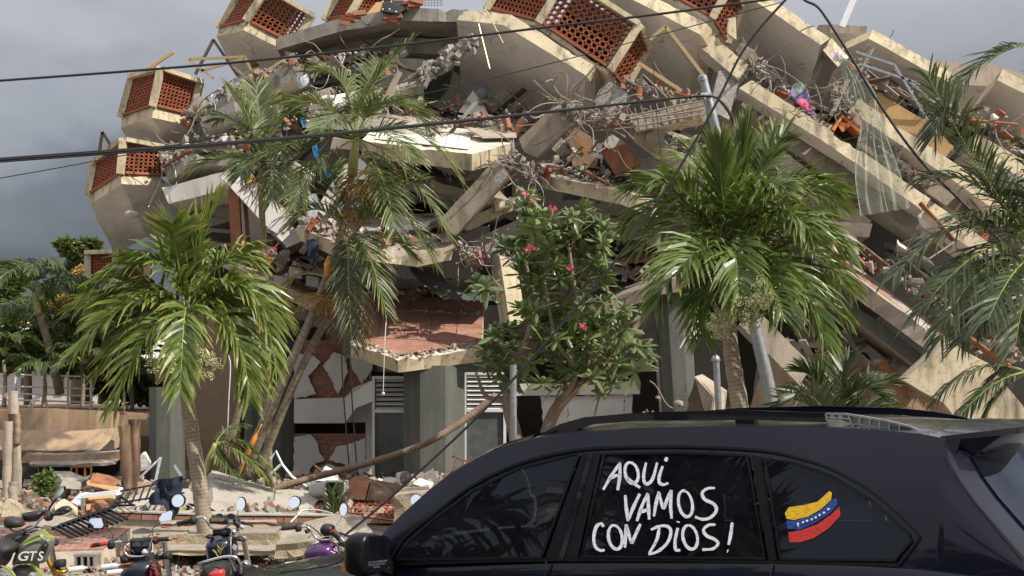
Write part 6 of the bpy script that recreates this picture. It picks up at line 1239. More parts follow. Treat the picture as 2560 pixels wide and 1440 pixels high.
# raised forecourt: red pavers, sandy broken edge, tiled kerb
pv = thing('forecourt', 'raised red brick paved forecourt with broken sandy edge behind the left motorcycles', 'paving', P(150, 1376, 17.3))
A_, B_, C_, D_ = P(-60, 1382, 17.2), P(258, 1372, 17.6), P(330, 1318, 19.9), P(-60, 1322, 19.7)
mb = MB(); mb.prism([A_ + V((0, 0, -.02)), B_ + V((0, 0, -.02)), C_ + V((0, 0, -.02)), D_ + V((0, 0, -.02))], (0, 0, -0.22)); mb.build('concrete_bed', MT['grout'], pv)
rows = 8
for j in range(rows):
    f0, f1 = j / rows, (j + 1) / rows; L0 = A_ + (D_ - A_) * f0; R0 = B_ + (C_ - B_) * f0; L1 = A_ + (D_ - A_) * f1; R1 = B_ + (C_ - B_) * f1
    n = 9; off = 0.5 if j % 2 else 0
    for i in range(n):
        a0 = max(0, min(1, (i - 1 + off + 0.5) / (n - 0.5))); a1 = max(0, min(1, (i + off + 0.5) / (n - 0.5)))
        if a1 - a0 < 0.02: continue
        mb = MB(); q = [L0.lerp(R0, a0), L0.lerp(R0, a1), L1.lerp(R1, a1), L1.lerp(R1, a0)]; c = sum(q, V((0, 0, 0))) / 4; mb.prism([c + (v - c) * 0.92 + V((0, 0, -0.018)) for v in q], (0, 0, 0.02 + U(0, 0.004))); mb.build('paver', MT['redtile'], pv)
kb = thing('kerb', 'red tiled kerb with pale top running across behind the motorcycles', 'kerb', P(500, 1300, 21.4))
def kerb(xa, ya, xb, yb, Y, n):
    for i in range(n):
        a = P(xa + (xb - xa) * (i + 0.03) / n, ya + (yb - ya) * (i + 0.03) / n, Y); c = P(xa + (xb - xa) * (i + 0.97) / n, ya + (yb - ya) * (i + 0.97) / n, Y); h = V((0, 0, -M(13, Y))); mb = MB(); mb.prism([a, c, c + h, a + h], (0, 0.04, 0)); mb.build('tile', MT['redtile'], kb)
    a = P(xa, ya - 3, Y - 0.01); c = P(xb, yb - 3, Y - 0.01); mb = MB(); mb.prism([a, c, c + V((0, 0, 0.02)), a + V((0, 0, 0.02))], (0, 0.5, 0)); mb.jitter(0.006, 5); mb.build('coping', MT['stucco'], kb)
    a = P(xa, ya, Y + 0.045); c = P(xb, yb, Y + 0.045); mb = MB(); mb.prism([a, c, c + V((0, 0, -0.3)), a + V((0, 0, -0.3))], (0, 0.4, 0)); mb.build('backing', MT['grout'], kb)
kerb(270, 1283, 520, 1292, 21.3, 6); kerb(520, 1292, 860, 1294, 21.3, 9); kerb(908, 1294, 985, 1304, 21.2, 2); kerb(-60, 1290, 90, 1286, 21.4, 4)
solid('fallen_wall', 'large cracked white pebble rendered wall piece leaning behind the palm trunk', 'wall', [(516, 1206, 23.2), (522, 1190, 23.4), (600, 1216, 23.2), (680, 1240, 23.0), (676, 1268, 22.3), (650, 1290, 21.9), (560, 1288, 21.9), (524, 1268, 22.0)], (0.02, 0.16, 0.10), 'stucco', jit=0.01)
solid('fallen_wall', 'right piece of the white pebble wall ending in red brick', 'wall', [(682, 1242, 23.0), (720, 1240, 23.1), (796, 1248, 23.0), (790, 1266, 22.5), (770, 1288, 21.95), (652, 1291, 21.9), (678, 1270, 22.3)], (0.02, 0.16, 0.10), 'stucco', jit=0.01)
solid('fallen_wall', 'coping strip along the top of the large white wall piece', 'wall', [(520, 1186, 23.2), (600, 1210, 23.05), (682, 1236, 22.85), (682, 1246, 22.8), (600, 1222, 23.0), (518, 1200, 23.15)], (0, 0.16, 0.02), 'stucco')
solid('fallen_wall', 'pale rendered wall scrap under the dark hanging jacket', 'wall', [(300, 1268, 22.0), (370, 1240, 22.5), (470, 1235, 22.6), (470, 1262, 22.1), (400, 1282, 21.7), (310, 1284, 21.6)], (0, 0.12, 0.08), 'stucco', jit=0.01)
solid('brick_end', 'exposed red brick end of the white pebble wall', 'wall', [(788, 1262, 22.6), (803, 1258, 22.7), (802, 1288, 21.9), (772, 1289, 21.8)], (0, 0.2, 0.04), 'brick')
solid('fallen_wall', 'pale sandy wall edge beside the broken palm left of the ringed trunk', 'wall', [(455, 1238, 22.8), (492, 1216, 23.2), (494, 1262, 22.3), (470, 1258, 22.3)], (0, 0.15, 0.05), 'stucco', jit=0.01)
# broken pavement slabs in front
def rough_slab(label, top, th, mat='sand', cat='slab'):
    t3 = [P(*p) for p in top]; mb = MB(); n = V((0, 0, -1)); pts = []
    for a, b in zip(t3, t3[1:] + t3[:1]):
        k = max(1, int((b - a).length / 0.12))
        for i in range(k): pts.append(a.lerp(b, i / k) + V((U(-1, 1), U(-1, 1), U(-.3, .3))) * 0.018)
    low = [p + n * (th * U(0.85, 1.15)) + V((U(-1, 1), U(-1, 1), 0)) * 0.03 for p in pts]; mid = [p + n * th * 0.45 + V((U(-1, 1), U(-0.2, 1.4), 0)) * 0.03 for p in pts]; k = len(pts); mb.v = pts + mid + low
    for r_ in (0, 1):
        for i in range(k): mb.f.append([r_ * k + i, r_ * k + (i + 1) % k, (r_ + 1) * k + (i + 1) % k, (r_ + 1) * k + i]); mb.m.append(1)
    mb.f += [list(range(k)), [2 * k + i for i in range(k)]]; mb.m += [0, 0]
    return tag(mb.build('pavement_slab', [MT['dust'], MT[mat]]), label, cat)
rough_slab('broken pavement slab lying flat right of the ringed palm trunk', [(415, 1340, 18.2), (560, 1334, 18.2), (690, 1332, 18.2), (700, 1316, 19.4), (560, 1312, 19.6), (420, 1318, 19.4)], 0.2)
rough_slab('tilted pavement slab with ragged sandy edge left of the purple motorcycle', [(690, 1362, 17.0), (792, 1352, 17.0), (890, 1338, 17.2), (850, 1284, 18.6), (762, 1306, 18.4)], 0.17)
rough_slab('broken pavement slab left of the ringed palm trunk', [(375, 1344, 18.0), (410, 1338, 18.1), (470, 1334, 18.2), (470, 1318, 19.0), (380, 1322, 18.9)], 0.22)
rough_slab('low pavement slab under the flat broken one', [(400, 1376, 17.4), (560, 1374, 17.4), (690, 1378, 17.2), (690, 1362, 18.2), (410, 1360, 18.2)], 0.06)
rough_slab('sandy concrete lump pile behind the purple motorcycle', [(800, 1300, 19.0), (860, 1280, 19.2), (905, 1290, 19.0), (930, 1330, 18.4), (880, 1350, 18.0)], 0.3)
rough_slab('pale broken concrete block beside the car windscreen edge', [(985, 1240, 20.6), (1040, 1232, 20.6), (1080, 1226, 20.8), (1070, 1212, 21.4), (1000, 1220, 21.4)], 0.42)
rough_slab('long thin slab lying flat left of the wrecked cabinet', [(400, 1310, 20.2), (520, 1304, 20.2), (690, 1305, 20.3), (690, 1299, 20.9), (400, 1301, 20.9)], 0.07, 'redtile')
bs_ = thing('brick_step', 'tumbled red tiled step piece left of the black motorcycle', 'step', P(330, 1420, 16.8))
for (xa, ya, xb, yb) in ((318, 1362, 368, 1376), (300, 1378, 334, 1396), (336, 1378, 366, 1396), (302, 1398, 340, 1412), (342, 1398, 372, 1410), (300, 1413, 330, 1425)):
    mb = MB(); mb.prism([P(xa, yb, 16.9), P(xb, yb - 2, 16.9), P(xb, ya - 2, 17.0), P(xa, ya, 17.0)], (0, 0.1, 0)); mb.build('tile', MT['terra'], bs_)
mb = MB(); mb.prism([P(298, 1428, 17.05), P(374, 1426, 17.05), P(372, 1362, 17.1), P(312, 1362, 17.1)], (0, 0.2, 0)); mb.build('mortar', MT['grout'], bs_)
hb = thing('hollow_block', 'grey hollow concrete block under the broken forecourt edge', 'block', P(205, 1415, 17.1))
for xa in (186, 202, 218, 232): solid('web', '', '', [(xa, 1392, 17.1), (xa + 5, 1392, 17.1), (xa + 5, 1416, 17.1), (xa, 1416, 17.1)], (0, 0.25, 0), 'grey', parent=hb)
solid('top_shell', '', '', [(184, 1386, 17.1), (238, 1386, 17.1), (238, 1392, 17.1), (184, 1392, 17.1)], (0, 0.26, 0), 'grey', parent=hb); solid('bottom_shell', '', '', [(184, 1416, 17.1), (238, 1416, 17.1), (238, 1421, 17.1), (184, 1421, 17.1)], (0, 0.26, 0), 'grey', parent=hb)
# fallen black picket fence
fn = thing('fence', 'fallen black picket fence lying over the kerb at left', 'fence', P(200, 1330, 19.5))
def fbar(a, b, w, nm):
    mb = MB(); mb.bar(P(*a), P(*b), w, w); mb.build(nm, MT['blackmetal'], fn)
fbar((132, 1322, 19.0), (272, 1275, 20.2), 0.045, 'rail'); fbar((150, 1312, 19.3), (268, 1271, 20.4), 0.03, 'rail')
for i in range(12):
    f = i / 11; xa, ya = 136 + 136 * f, 1320 - 46 * f; fbar((xa, ya, 19.0 + 1.2 * f), (xa + 46, ya + 26 - 2 * f, 18.6 + 1.2 * f), 0.03, 'picket')
fbar((268, 1276, 20.3), (300, 1240, 21.2), 0.04, 'rail'); fbar((300, 1228, 21.3), (470, 1196, 22.0), 0.025, 'rail'); fbar((280, 1260, 20.8), (460, 1232, 21.8), 0.025, 'rail'); fbar((300, 1240, 21.2), (330, 1262, 20.9), 0.03, 'picket'); fbar((290, 1264, 20.8), (338, 1263, 20.8), 0.03, 'picket')
for i in range(10):
    xa = 302 + 17 * i; fbar((xa + 8, 1226 - 2.9 * i, 21.3 + 0.07 * i), (xa - 6, 1262 - 3 * i, 21.0 + 0.08 * i), 0.022, 'picket')
def cloth(name, label, poly, Y, mat, th=0.02, cat='cloth', wav=0.05, Y2=None):
    """crumpled hanging cloth filling an outline"""
    xs = [p[0] for p in poly]; ys = [p[1] for p in poly]; cx = sum(xs) / len(xs); cy = sum(ys) / len(ys); mb = MB(); k = len(poly); rings = 5
    pts = [(p.x, p.y) for p in smooth_line([V((x, y, 0)) for x, y in poly] + [V((*poly[0], 0))], 3)[:-1]]; k = len(pts)
    for r_ in range(rings + 1):
        f = 1 - r_ / (rings + 0.3)
        for x, y in pts:
            q = P(cx + (x - cx) * f, cy + (y - cy) * f, Y); q.y += wav * noise.noise(V((q.x * 9, q.z * 3, 2))) + wav * 0.5 * noise.noise(V((q.x * 22, q.z * 9, 5))); mb.v.append(q)
    for r_ in range(rings):
        for i in range(k): mb.f.append([r_ * k + i, r_ * k + (i + 1) % k, (r_ + 1) * k + (i + 1) % k, (r_ + 1) * k + i]); mb.m.append(0)
    mb.f.append([rings * k + i for i in range(k)]); mb.m.append(0); n0 = len(mb.v); mb.v += [v + V((0, th, 0)) for v in mb.v[:n0]]; mb.f += [[i + n0 for i in f] for f in mb.f[:]]; mb.m += [0] * len(mb.m)
    return tag(mb.build(name, MT[mat], recalc=False, smooth=True), label, cat)
cloth('jacket', 'dark navy jacket hung over the fallen fence', [(378, 1208), (395, 1198), (425, 1196), (452, 1190), (456, 1200), (448, 1240), (452, 1250), (444, 1284), (420, 1286), (410, 1262), (374, 1262), (374, 1240), (392, 1222)], 20.9, 'navyf', cat='jacket', wav=0.12)
solid('picture_frame', 'white wooden frame with tan back among the rubble at left', 'frame', [(214, 1242, 22.6), (296, 1231, 22.8), (296, 1262, 22.4), (216, 1276, 22.0)], (0, 0.03, 0), 'tanwood')
fo = thing('frame_border', 'white border strips of the tan backed frame at left', 'frame', P(255, 1276, 22))
for a, b in (((209, 1240), (300, 1229)), ((211, 1238), (213, 1276)), ((298, 1228), (299, 1250))):
    mb = MB(); qbar(mb, P(*a, 22.3), P(*b, 22.4), 0.06, 0.2); mb.build('strip', MT['whitealu'], fo)
solid('drawer', 'brown wooden drawer front lying on the rubble at left', 'drawer', [(228, 1193, 24.0), (292, 1206, 24.2), (284, 1218, 23.8), (226, 1206, 23.7)], (0.02, 0.25, 0.06), 'wood'); solid('board', 'tan board under the brown drawer front', 'board', [(216, 1204, 23.7), (290, 1222, 23.7), (286, 1228, 23.5), (218, 1212, 23.5)], (0, 0.2, 0.02), 'tanwood')
solid('carton', 'tan cardboard sheet left of the dark jacket', 'carton', [(344, 1206, 23.4), (382, 1212, 23.4), (372, 1244, 23.0), (344, 1244, 23.0)], (0, 0.05, 0.01), 'cardboard'); solid('metal_sheet', 'pale blue roofing sheet behind the tan frame', 'sheet', [(172, 1262, 22.6), (200, 1234, 23.6), (232, 1232, 23.6), (214, 1266, 22.4)], (0, 0.02, 0.02), 'sheetm')
solid('metal_sheet', 'pale blue sheet strip right behind the charred stump', 'sheet', [(262, 1198, 25.6), (306, 1194, 26), (306, 1204, 25.4), (268, 1206, 25.2)], (0, 0.02, 0.02), 'sheetm')
BL_ = []
for i, (x, y, mt_) in enumerate(((150, 1268, 'brick'), (175, 1262, 'terra'), (120, 1262, 'brick'), (250, 1262, 'brick'), (236, 1270, 'brick'), (205, 1284, 'brick'), (420, 1282, 'brick'), (100, 1250, 'terra'))):
    o = inst('brick_lump', chunk_mesh(mt_, i % 4, 0.6), P(x, y, 21.6 + U(-.3, .3)), None, Euler((U(-.3, .3), U(-.3, .3), U(0, 3))), U(0.09, 0.16)); BL_.append(o)
BL_.sort(key=lambda o: o.location.x / o.location.y)
for i, o in enumerate(BL_): tag(o, ('leftmost', 'second from the left', 'third from the left', 'fourth from the left', 'fifth from the left', 'sixth from the left', 'seventh from the left', 'rightmost')[i] + ' broken red brick lump on the kerb rubble', 'brick', 'brick lumps at left')
solid('plaster_lump', 'peach plastered wall lump behind the grey motorcycle mirror', 'wall', [(134, 1290, 20.6), (140, 1262, 20.8), (152, 1250, 20.9), (172, 1262, 20.8), (184, 1270, 20.8), (184, 1294, 20.5)], (0, 0.18, 0), 'cream', jit=0.02)
solid('plaster_lump', 'sandy plastered lump at the left edge below the posts', 'wall', [(0, 1292, 20.6), (4, 1264, 20.8), (14, 1248, 20.9), (40, 1262, 20.8), (58, 1276, 20.7), (52, 1292, 20.5)], (0, 0.2, 0), 'sand', jit=0.02)
# posts and stump
def post(label, pts, r, mat, Y, name='wooden_post'):
    mb = MB(); l = smooth_line([P(x, y, Y) for x, y in pts], 5); mb.tube(l, [M(r, Y) * (1 + 0.08 * math.sin(i * 2.1)) for i in range(len(l))], 9); mb.jitter(0.02, 5); return tag(mb.build(name, MT[mat], angle=60), label, 'post')
post('pale weathered wooden post at the left edge with split top', [(17, 1270), (18, 1160), (21, 1054)], 11, 'oldwood', 23.6); post('taller grey wooden post just right of the pale one', [(42, 1262), (40, 1150), (36, 1060), (33, 978)], 13, 'oldwood', 24.2); post('black charred band around the taller left post', [(39, 1108), (38, 1070), (37, 1034)], 14.5, 'burnt', 24.15, 'charred_band')
post('charred split stump, taller right half', [(338, 1252), (336, 1150), (336, 1048)], 14, 'burnt', 24.4, 'burnt_stump'); post('charred split stump, lower left half', [(320, 1250), (316, 1150), (310, 1062)], 15, 'burnt', 24.3, 'burnt_stump')
post('weathered pale post stub behind the grey motorcycle', [(34, 1296), (32, 1240), (34, 1205)], 12, 'oldwood', 23.0)
# brown retaining wall remains behind
plate('wall_panel', 'brown peeling wall with ragged top behind the charred stump', [(-60, 1024, 29.2), (120, 1022, 29.2), (240, 1028, 29.2), (384, 1034, 29.2)], 56, 0.5, 0, mats=('brownwall', 'brownwall', 'brick', 'raw'), chip=0.09, cat='wall', step=0.15)
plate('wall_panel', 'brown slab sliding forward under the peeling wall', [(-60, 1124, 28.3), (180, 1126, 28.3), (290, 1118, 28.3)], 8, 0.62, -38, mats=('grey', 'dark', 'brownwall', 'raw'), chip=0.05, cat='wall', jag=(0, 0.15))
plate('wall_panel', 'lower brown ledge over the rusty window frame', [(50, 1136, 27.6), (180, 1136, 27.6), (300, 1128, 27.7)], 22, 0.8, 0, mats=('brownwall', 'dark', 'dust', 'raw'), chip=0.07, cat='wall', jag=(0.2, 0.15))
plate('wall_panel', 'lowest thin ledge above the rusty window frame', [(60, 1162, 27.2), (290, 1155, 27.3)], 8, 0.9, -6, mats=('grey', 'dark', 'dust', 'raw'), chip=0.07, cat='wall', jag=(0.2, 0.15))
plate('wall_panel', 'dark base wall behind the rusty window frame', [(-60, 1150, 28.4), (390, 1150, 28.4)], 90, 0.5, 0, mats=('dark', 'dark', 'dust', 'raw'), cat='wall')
rf = thing('rusty_frame', 'rusty steel window frame below the lowest ledge at left', 'window frame', P(205, 1215, 26.8))
for a, b in (((178, 1168), (230, 1166)), ((178, 1168), (178, 1212)), ((228, 1166), (227, 1214)), ((192, 1168), (192, 1200)), ((212, 1167), (213, 1214)), ((178, 1196), (228, 1196))):
    mb = MB(); qbar(mb, P(*a, 26.8), P(*b, 26.8), 0.03, 0.03); mb.build('bar', MT['rustf'], rf)
solid('concrete_slab', 'grey broken slab sloping beside the small green bush', 'slab', [(130, 1196, 25), (170, 1196, 25.4), (216, 1216, 25.0), (200, 1224, 24.5), (150, 1218, 24.4)], (0, 0.1, 0.12), 'grey', jit=0.02); solid('concrete_slab', 'pale pink slab leaning between the stump and the grey green column', 'slab', [(346, 1140, 26.4), (362, 1130, 26.6), (374, 1156, 26.6), (372, 1172, 26.2), (346, 1180, 26.0)], (0, 0.12, 0), 'soffit', jit=0.02)
for lab, a, b, w in (('long white aluminium strip leaning on the grey green column stump', (386, 1218), (402, 1144), 7), ('thin white blind slats leaning between stump and column', (348, 1196), (400, 1146), 5), ('short grey strip leaning right of the grey green column stump', (455, 1192), (437, 1164), 6)):
    mb = MB(); qbar(mb, P(*a, 25), P(*b, 25.5), M(w, 25), 0.03); tag(mb.build('metal_strip', MT['whitealu']), lab, 'strip')
bn = thing('bent_frame', 'bent white aluminium frame right of the broken palm', 'frame', P(720, 1220, 25))
for q in ([(676, 1148), (690, 1128), (706, 1162), (730, 1192), (768, 1218)], [(678, 1184), (704, 1160)], [(698, 1220), (740, 1198), (768, 1218)]):
    mb = MB(); mb.tube([P(x, y, 25) for x, y in q], 0.025, 5); mb.build('bar', MT['whitealu'], bn)
# wrecked household goods right of the wall
bi = thing('bin', 'grey plastic bin lying on its side with open mouth toward the camera', 'bin', P(820, 1255, 22.6))
o3 = [P(x, y, 22.3) for x, y in ((812, 1208), (818, 1204), (856, 1204), (862, 1210), (861, 1230), (857, 1236), (818, 1238), (813, 1232))]; bk = [P(x, y, 23.0) for x, y in ((772, 1216), (778, 1208), (800, 1206), (812, 1208), (812, 1240), (804, 1246), (780, 1248), (770, 1240))]
mb = MB(); k = 8; c = sum(o3, V((0, 0, 0))) / 8; mb.v = o3 + bk + [c + (q - c) * 0.9 for q in o3] + [c + (q - c) * 0.86 + V((-0.1, 0.5, 0)) for q in o3]
for i in range(k):
    j = (i + 1) % k; mb.f += [[i, j, k + j, k + i], [i, j, 2 * k + j, 2 * k + i], [2 * k + i, 2 * k + j, 3 * k + j, 3 * k + i]]; mb.m += [0] * 3
mb.f += [[k + i for i in range(k)], [3 * k + i for i in range(k)]]; mb.m += [0, 0]; mb.build('shell', MT['greybin'], bi, angle=50)
mb = MB(); mb.tube([o3[i % 8] for i in range(9)], 0.018, 6); mb.build('lip', MT['greybin'], bi)
cb = thing('cabinet', 'tipped brown wooden cabinet right of the grey bin', 'cabinet', P(930, 1250, 22.8))
mb = MB(); mb.prism([P(868, 1248, 22.6), P(912, 1250, 22.5), P(922, 1208, 22.8), P(876, 1198, 22.9)], (0.05, 0.4, 0.03)); mb.build('door', MT['wood'], cb); mb = MB(); mb.prism([P(916, 1250, 22.5), P(984, 1256, 22.7), P(998, 1222, 23.0), P(926, 1208, 22.8)], (0.05, 0.4, 0.03)); mb.build('side', MT['burnt'], cb)
lp = thing('clay_screen', 'fallen panel of clay screen blocks lying on the rubble near the cabinet', 'clay screen', P(920, 1290, 21.6)); O_ = P(838, 1290, 21.2); U_ = P(985, 1292, 21.2) - O_; V_ = P(872, 1252, 22.6) - O_
me = block_mesh(U_ / 10, V_ / 5, V((0, 0.02, -0.08)))
for i in range(10):
    for j in range(5): inst('screen_block', me, O_ + U_ * ((i + 0.5) / 10) + V_ * ((j + 0.5) / 5), lp)
mb = MB(); mb.prism([O_ + V((0, 0, -.1)), O_ + U_ + V((0, 0, -.1)), O_ + U_ + V_ + V((0, 0, -.1)), O_ + V_ + V((0, 0, -.1))], (0, 0, -0.03)); mb.build('backing', MT['dark'], lp); mb = MB(); qbar(mb, O_ + V_ * 1.03, O_ + V_ * 1.03 + U_, 0.05, 0.08); mb.build('edge_strip', MT['brick'], lp)
solid('leaning_appliance', 'pale appliance panel leaning on the cracked wall above the fallen trunk', 'panel', [(790, 1202, 25.5), (812, 1166, 25.8), (836, 1178, 25.8), (846, 1204, 25.4)], (0, 0.2, 0), 'plasticw'); solid('plastered_block', 'white and red brick block lying by the car windscreen', 'block', [(1030, 1226, 21.2), (1034, 1212, 21.4), (1074, 1222, 21.4), (1068, 1238, 21.2)], (0, 0.25, 0.04), 'brick'); solid('plastered_block', 'white rendered top of the brick block by the windscreen', 'block', [(1034, 1211, 21.35), (1050, 1200, 21.7), (1084, 1212, 21.7), (1076, 1222, 21.35)], (0, 0.02, 0.03), 'white')
mb = MB(); mb.tube(smooth_line([P(726, 1306, 19.4), P(746, 1286, 19.6), P(757, 1276, 19.8), P(795, 1275, 19.8), P(830, 1283, 19.6)], 3), 0.013, 5); tag(mb.build('white_pipe', MT['plasticw']), 'thin bent white pipe behind the purple motorcycle', 'pipe')
ch_ = thing('chair', 'broken small wooden chair frame above the car windscreen', 'chair', P(1150, 1190, 24))
for a, b, w in (((1130, 1140), (1158, 1152), 0.03), ((1158, 1152), (1190, 1150), 0.03), ((1140, 1148), (1128, 1190), 0.025), ((1160, 1152), (1150, 1192), 0.025), ((1172, 1140), (1186, 1156), 0.03), ((1180, 1156), (1172, 1190), 0.025), ((1134, 1172), (1176, 1172), 0.02)):
    mb = MB(); mb.bar(P(*a, 24), P(*b, 24), w); mb.build('rail', MT['wood'], ch_)
RL_ = []
for i in range(9):
    x = U(880, 1130); o = inst('rubble_lump', chunk_mesh(random.choice(('raw', 'dust', 'soffit', 'brick')), i % 6), P(x, U(1196, 1215), 24.5 + U(-.8, .8)), None, rx(), U(0.1, 0.22)); RL_.append(o)
RL_.sort(key=lambda o: o.location.x / o.location.y)
for i, o in enumerate(RL_): tag(o, ('leftmost', 'second from the left', 'third from the left', 'fourth from the left', 'fifth from the left', 'sixth from the left', 'seventh from the left', 'eighth from the left', 'rightmost')[i] + ' rubble lump heaped behind the brown cabinet', 'rubble', 'rubble lumps behind the cabinet')
palm_bits = thing('palm_leaf', 'dark palm leaf stuck in the rubble beside the grey bin', 'palm leaf', P(830, 1290, 21.5)); pxfronds(palm_bits, (828, 1288), [(850, 1260, 0, 858, 1215, 0), (836, 1262, 0, 832, 1222, 0)], 21.5, LF['arecad'], nl=16, ll=0.26, lw=0.03, vee=0.2, droop=0.2, petiole=0.05)
# posts, poles
po = thing('steel_pole', 'leaning galvanised street pole with cable clamp through the right palm crown', 'pole', P(1935, 1100, 19)); mb = MB(); l = smooth_line([P(1960, 1330, 19), P(1930, 1020, 19), P(1890, 830, 19), P(1850, 640, 19), P(1795, 350, 19), P(1757, 192, 19)], 5); mb.tube(l, [0.10 - 0.045 * i / (len(l) - 1) for i in range(len(l))], 14); mb.build('shaft', MT['steel'], po, angle=50)
mb = MB(); mb.lathe(P(1755, 191, 19), P(1757, 192, 19) - P(1795, 350, 19), [(0.066, -0.06), (0.066, 0.0), (0.03, 0.02)], 14); mb.build('cap', MT['steel'], po, angle=40); mb = MB(); mb.tube([P(1752, 240, 18.85), P(1776, 238, 18.85)], 0.045, 8); mb.tube([P(1760, 236, 18.8), P(1762, 260, 18.8)], 0.02, 6); mb.build('clamp', MT['steel'], po)
po = thing('steel_post', 'short grey pipe post with round cap right of the leaning column', 'post', P(1798, 1250, 19)); mb = MB(); mb.tube([P(1800, 1380, 19), P(1796, 1010, 19), P(1790, 900, 19)], 0.045, 10); mb.build('shaft', MT['steel'], po, angle=50); mb = MB(); mb.lathe(P(1789, 903, 19), (0, 0, 1), [(0.06, 0), (0.065, 0.02), (0.05, 0.06), (0.015, 0.09)], 12); mb.build('cap', MT['steel'], po, angle=50)
po = tag(MB.build((lambda m: (m.tube([P(1284, 1250, 20.5), P(1284, 1110, 20.5), P(1283, 912, 20.5)], 0.05, 10), m)[1])(MB()), 'steel_post', MT['steel'], angle=50), 'thin grey steel post in front of the flowering tree', 'post')
ac = thing('air_conditioner', 'smashed outdoor air conditioner unit hanging by the leaning column', 'air conditioner', P(1770, 1040, 22)); mb = MB(); mb.prism([P(1716, 1030, 22), P(1738, 944, 22.1), P(1782, 990, 21.7), P(1768, 1070, 21.6)], (0.05, 0.05, 0)); mb.build('front_panel', MT['darkalu'], ac); mb = MB(); mb.prism([P(1736, 942, 22.05), P(1750, 938, 22.3), P(1812, 980, 22.0), P(1806, 1040, 21.8), P(1772, 1068, 21.6), P(1784, 992, 21.65)], (0.08, 0.3, 0.02)); mb.build('case', MT['beige'], ac)
mb = MB(); mb.bar(P(1700, 870, 22), P(1730, 812, 22), 0.05, 0.02); tag(mb.build('metal_strip', MT['whitealu']), 'thin light metal strip hanging beside the right palm', 'strip')
# left background: white house, railing
wh = thing('house', 'white low house behind the railing at far left', 'house', P(150, 1000, 42))
solid('wall', '', '', [(-80, 1020, 42), (-80, 905, 42), (420, 905, 42), (420, 1020, 42)], (0, 4, 0), 'white', parent=wh); solid('gable', '', '', [(-80, 905, 41.8), (-80, 760, 41.8), (6, 806, 41.8), (38, 905, 41.8)], (0, 4, 0), 'white', parent=wh); solid('roof', '', '', [(30, 906, 41.6), (40, 880, 42), (420, 872, 42), (430, 906, 41.6)], (0, 3, 0.3), 'white', parent=wh)
for x in (52, 140, 190): solid('window', '', '', [(x, 945, 41.95), (x + 18, 945, 41.95), (x + 18, 985, 41.95), (x, 985, 41.95)], (0, 0.06, 0), 'glassd', parent=wh)
rl = thing('railing', 'white pipe railing along the terrace at far left', 'railing', P(110, 1020, 31))
for y in (936, 966, 984, 1000):
    mb = MB(); mb.tube([P(-40, y - 2, 31), P(236, y + 6, 31)], 0.022, 6); mb.build('pipe', MT['whitealu'], rl)
for x in (38, 108, 170, 228):
    mb = MB(); mb.tube([P(x, 930, 31), P(x, 1028, 31)], 0.03, 6); mb.build('post', MT['whitealu'], rl)
solid('terrace', 'raised terrace ground behind the brown wall at far left', 'terrace', [(-300, 1024, 30), (400, 1034, 30), (400, 1250, 30), (-300, 1250, 30)], (0, 14, 0), 'brownwall')
ld = thing('chair', 'white garden chair frame behind the railing', 'chair', P(95, 1022, 30.4))
for q in ([(72, 1018), (84, 996), (96, 990), (112, 992), (118, 1010), (120, 1020)], [(80, 1020), (90, 998), (100, 994)]):
    mb = MB(); mb.tube(smooth_line([P(x, y, 30.4) for x, y in q], 3), 0.02, 5); mb.build('frame', MT['whitealu'], ld)
# litter on the ground in front
for i, (x, y, c1) in enumerate(((195, 1422, 'plasticw'), (275, 1416, 'sheetm'), (290, 1430, 'plasticw'), (735, 1410, 'plasticw'))):
    c = P(x, y, 16.2 + 0.2 * i); mb = MB(); mb.lathe(c, (1, 0.3, 0.1), [(0.012, -0.11), (0.032, -0.10), (0.034, 0.03), (0.03, 0.06), (0.012, 0.09), (0.012, 0.105)], 10); tag(mb.build('plastic_bottle', MT[c1], angle=40), ('clear crushed bottle left of the red tiled step piece', 'blue labelled bottle in front of the black motorcycle', 'clear bottle beside the blue labelled bottle', 'clear bottle near the car bonnet')[i], 'bottle')
cloth('wrapper', 'crumpled blue wrapper on the ground by the ringed palm trunk', [(425, 1424), (432, 1416), (444, 1412), (440, 1424), (432, 1430)], 16.6, 'sheetm', cat='wrapper')
random.seed(21)
gravel('gravel', 'loose gravel and brick bits on the ground behind the motorcycles', lambda: V((U(-6.5, -1.0), U(14.5, 21), U(0, 0.04))), 2600, (0.012, 0.05), ('sand', 'dust', 'raw', 'brick'))
gravel('rubble', 'small mixed rubble strewn over the debris bank', lambda: V((U(-9.5, 2.5), U(21.5, 29.5), U(0.15, 0.42))), 3600, (0.02, 0.085), ('dust', 'raw', 'sand', 'brick', 'grey'))
pts = [V((U(-7.2, 0.5), U(22, 28), U(0.2, 0.42))) for _ in range(42)]; chunks('grey concrete chunk lying on the debris bank at the foot of the ruin', 'chunks on the debris bank', pts, (0.08, 0.22), ('raw', 'dust', 'soffit', 'grey'))
pts = [V((U(-5.5, -1.2), U(16.4, 20.5), U(0.03, 0.1))) for _ in range(40)]; chunks('sandy concrete chunk on the ground behind the motorcycles', 'chunks behind the motorcycles', pts, (0.05, 0.15), ('sand', 'dust', 'sand', 'brick'))
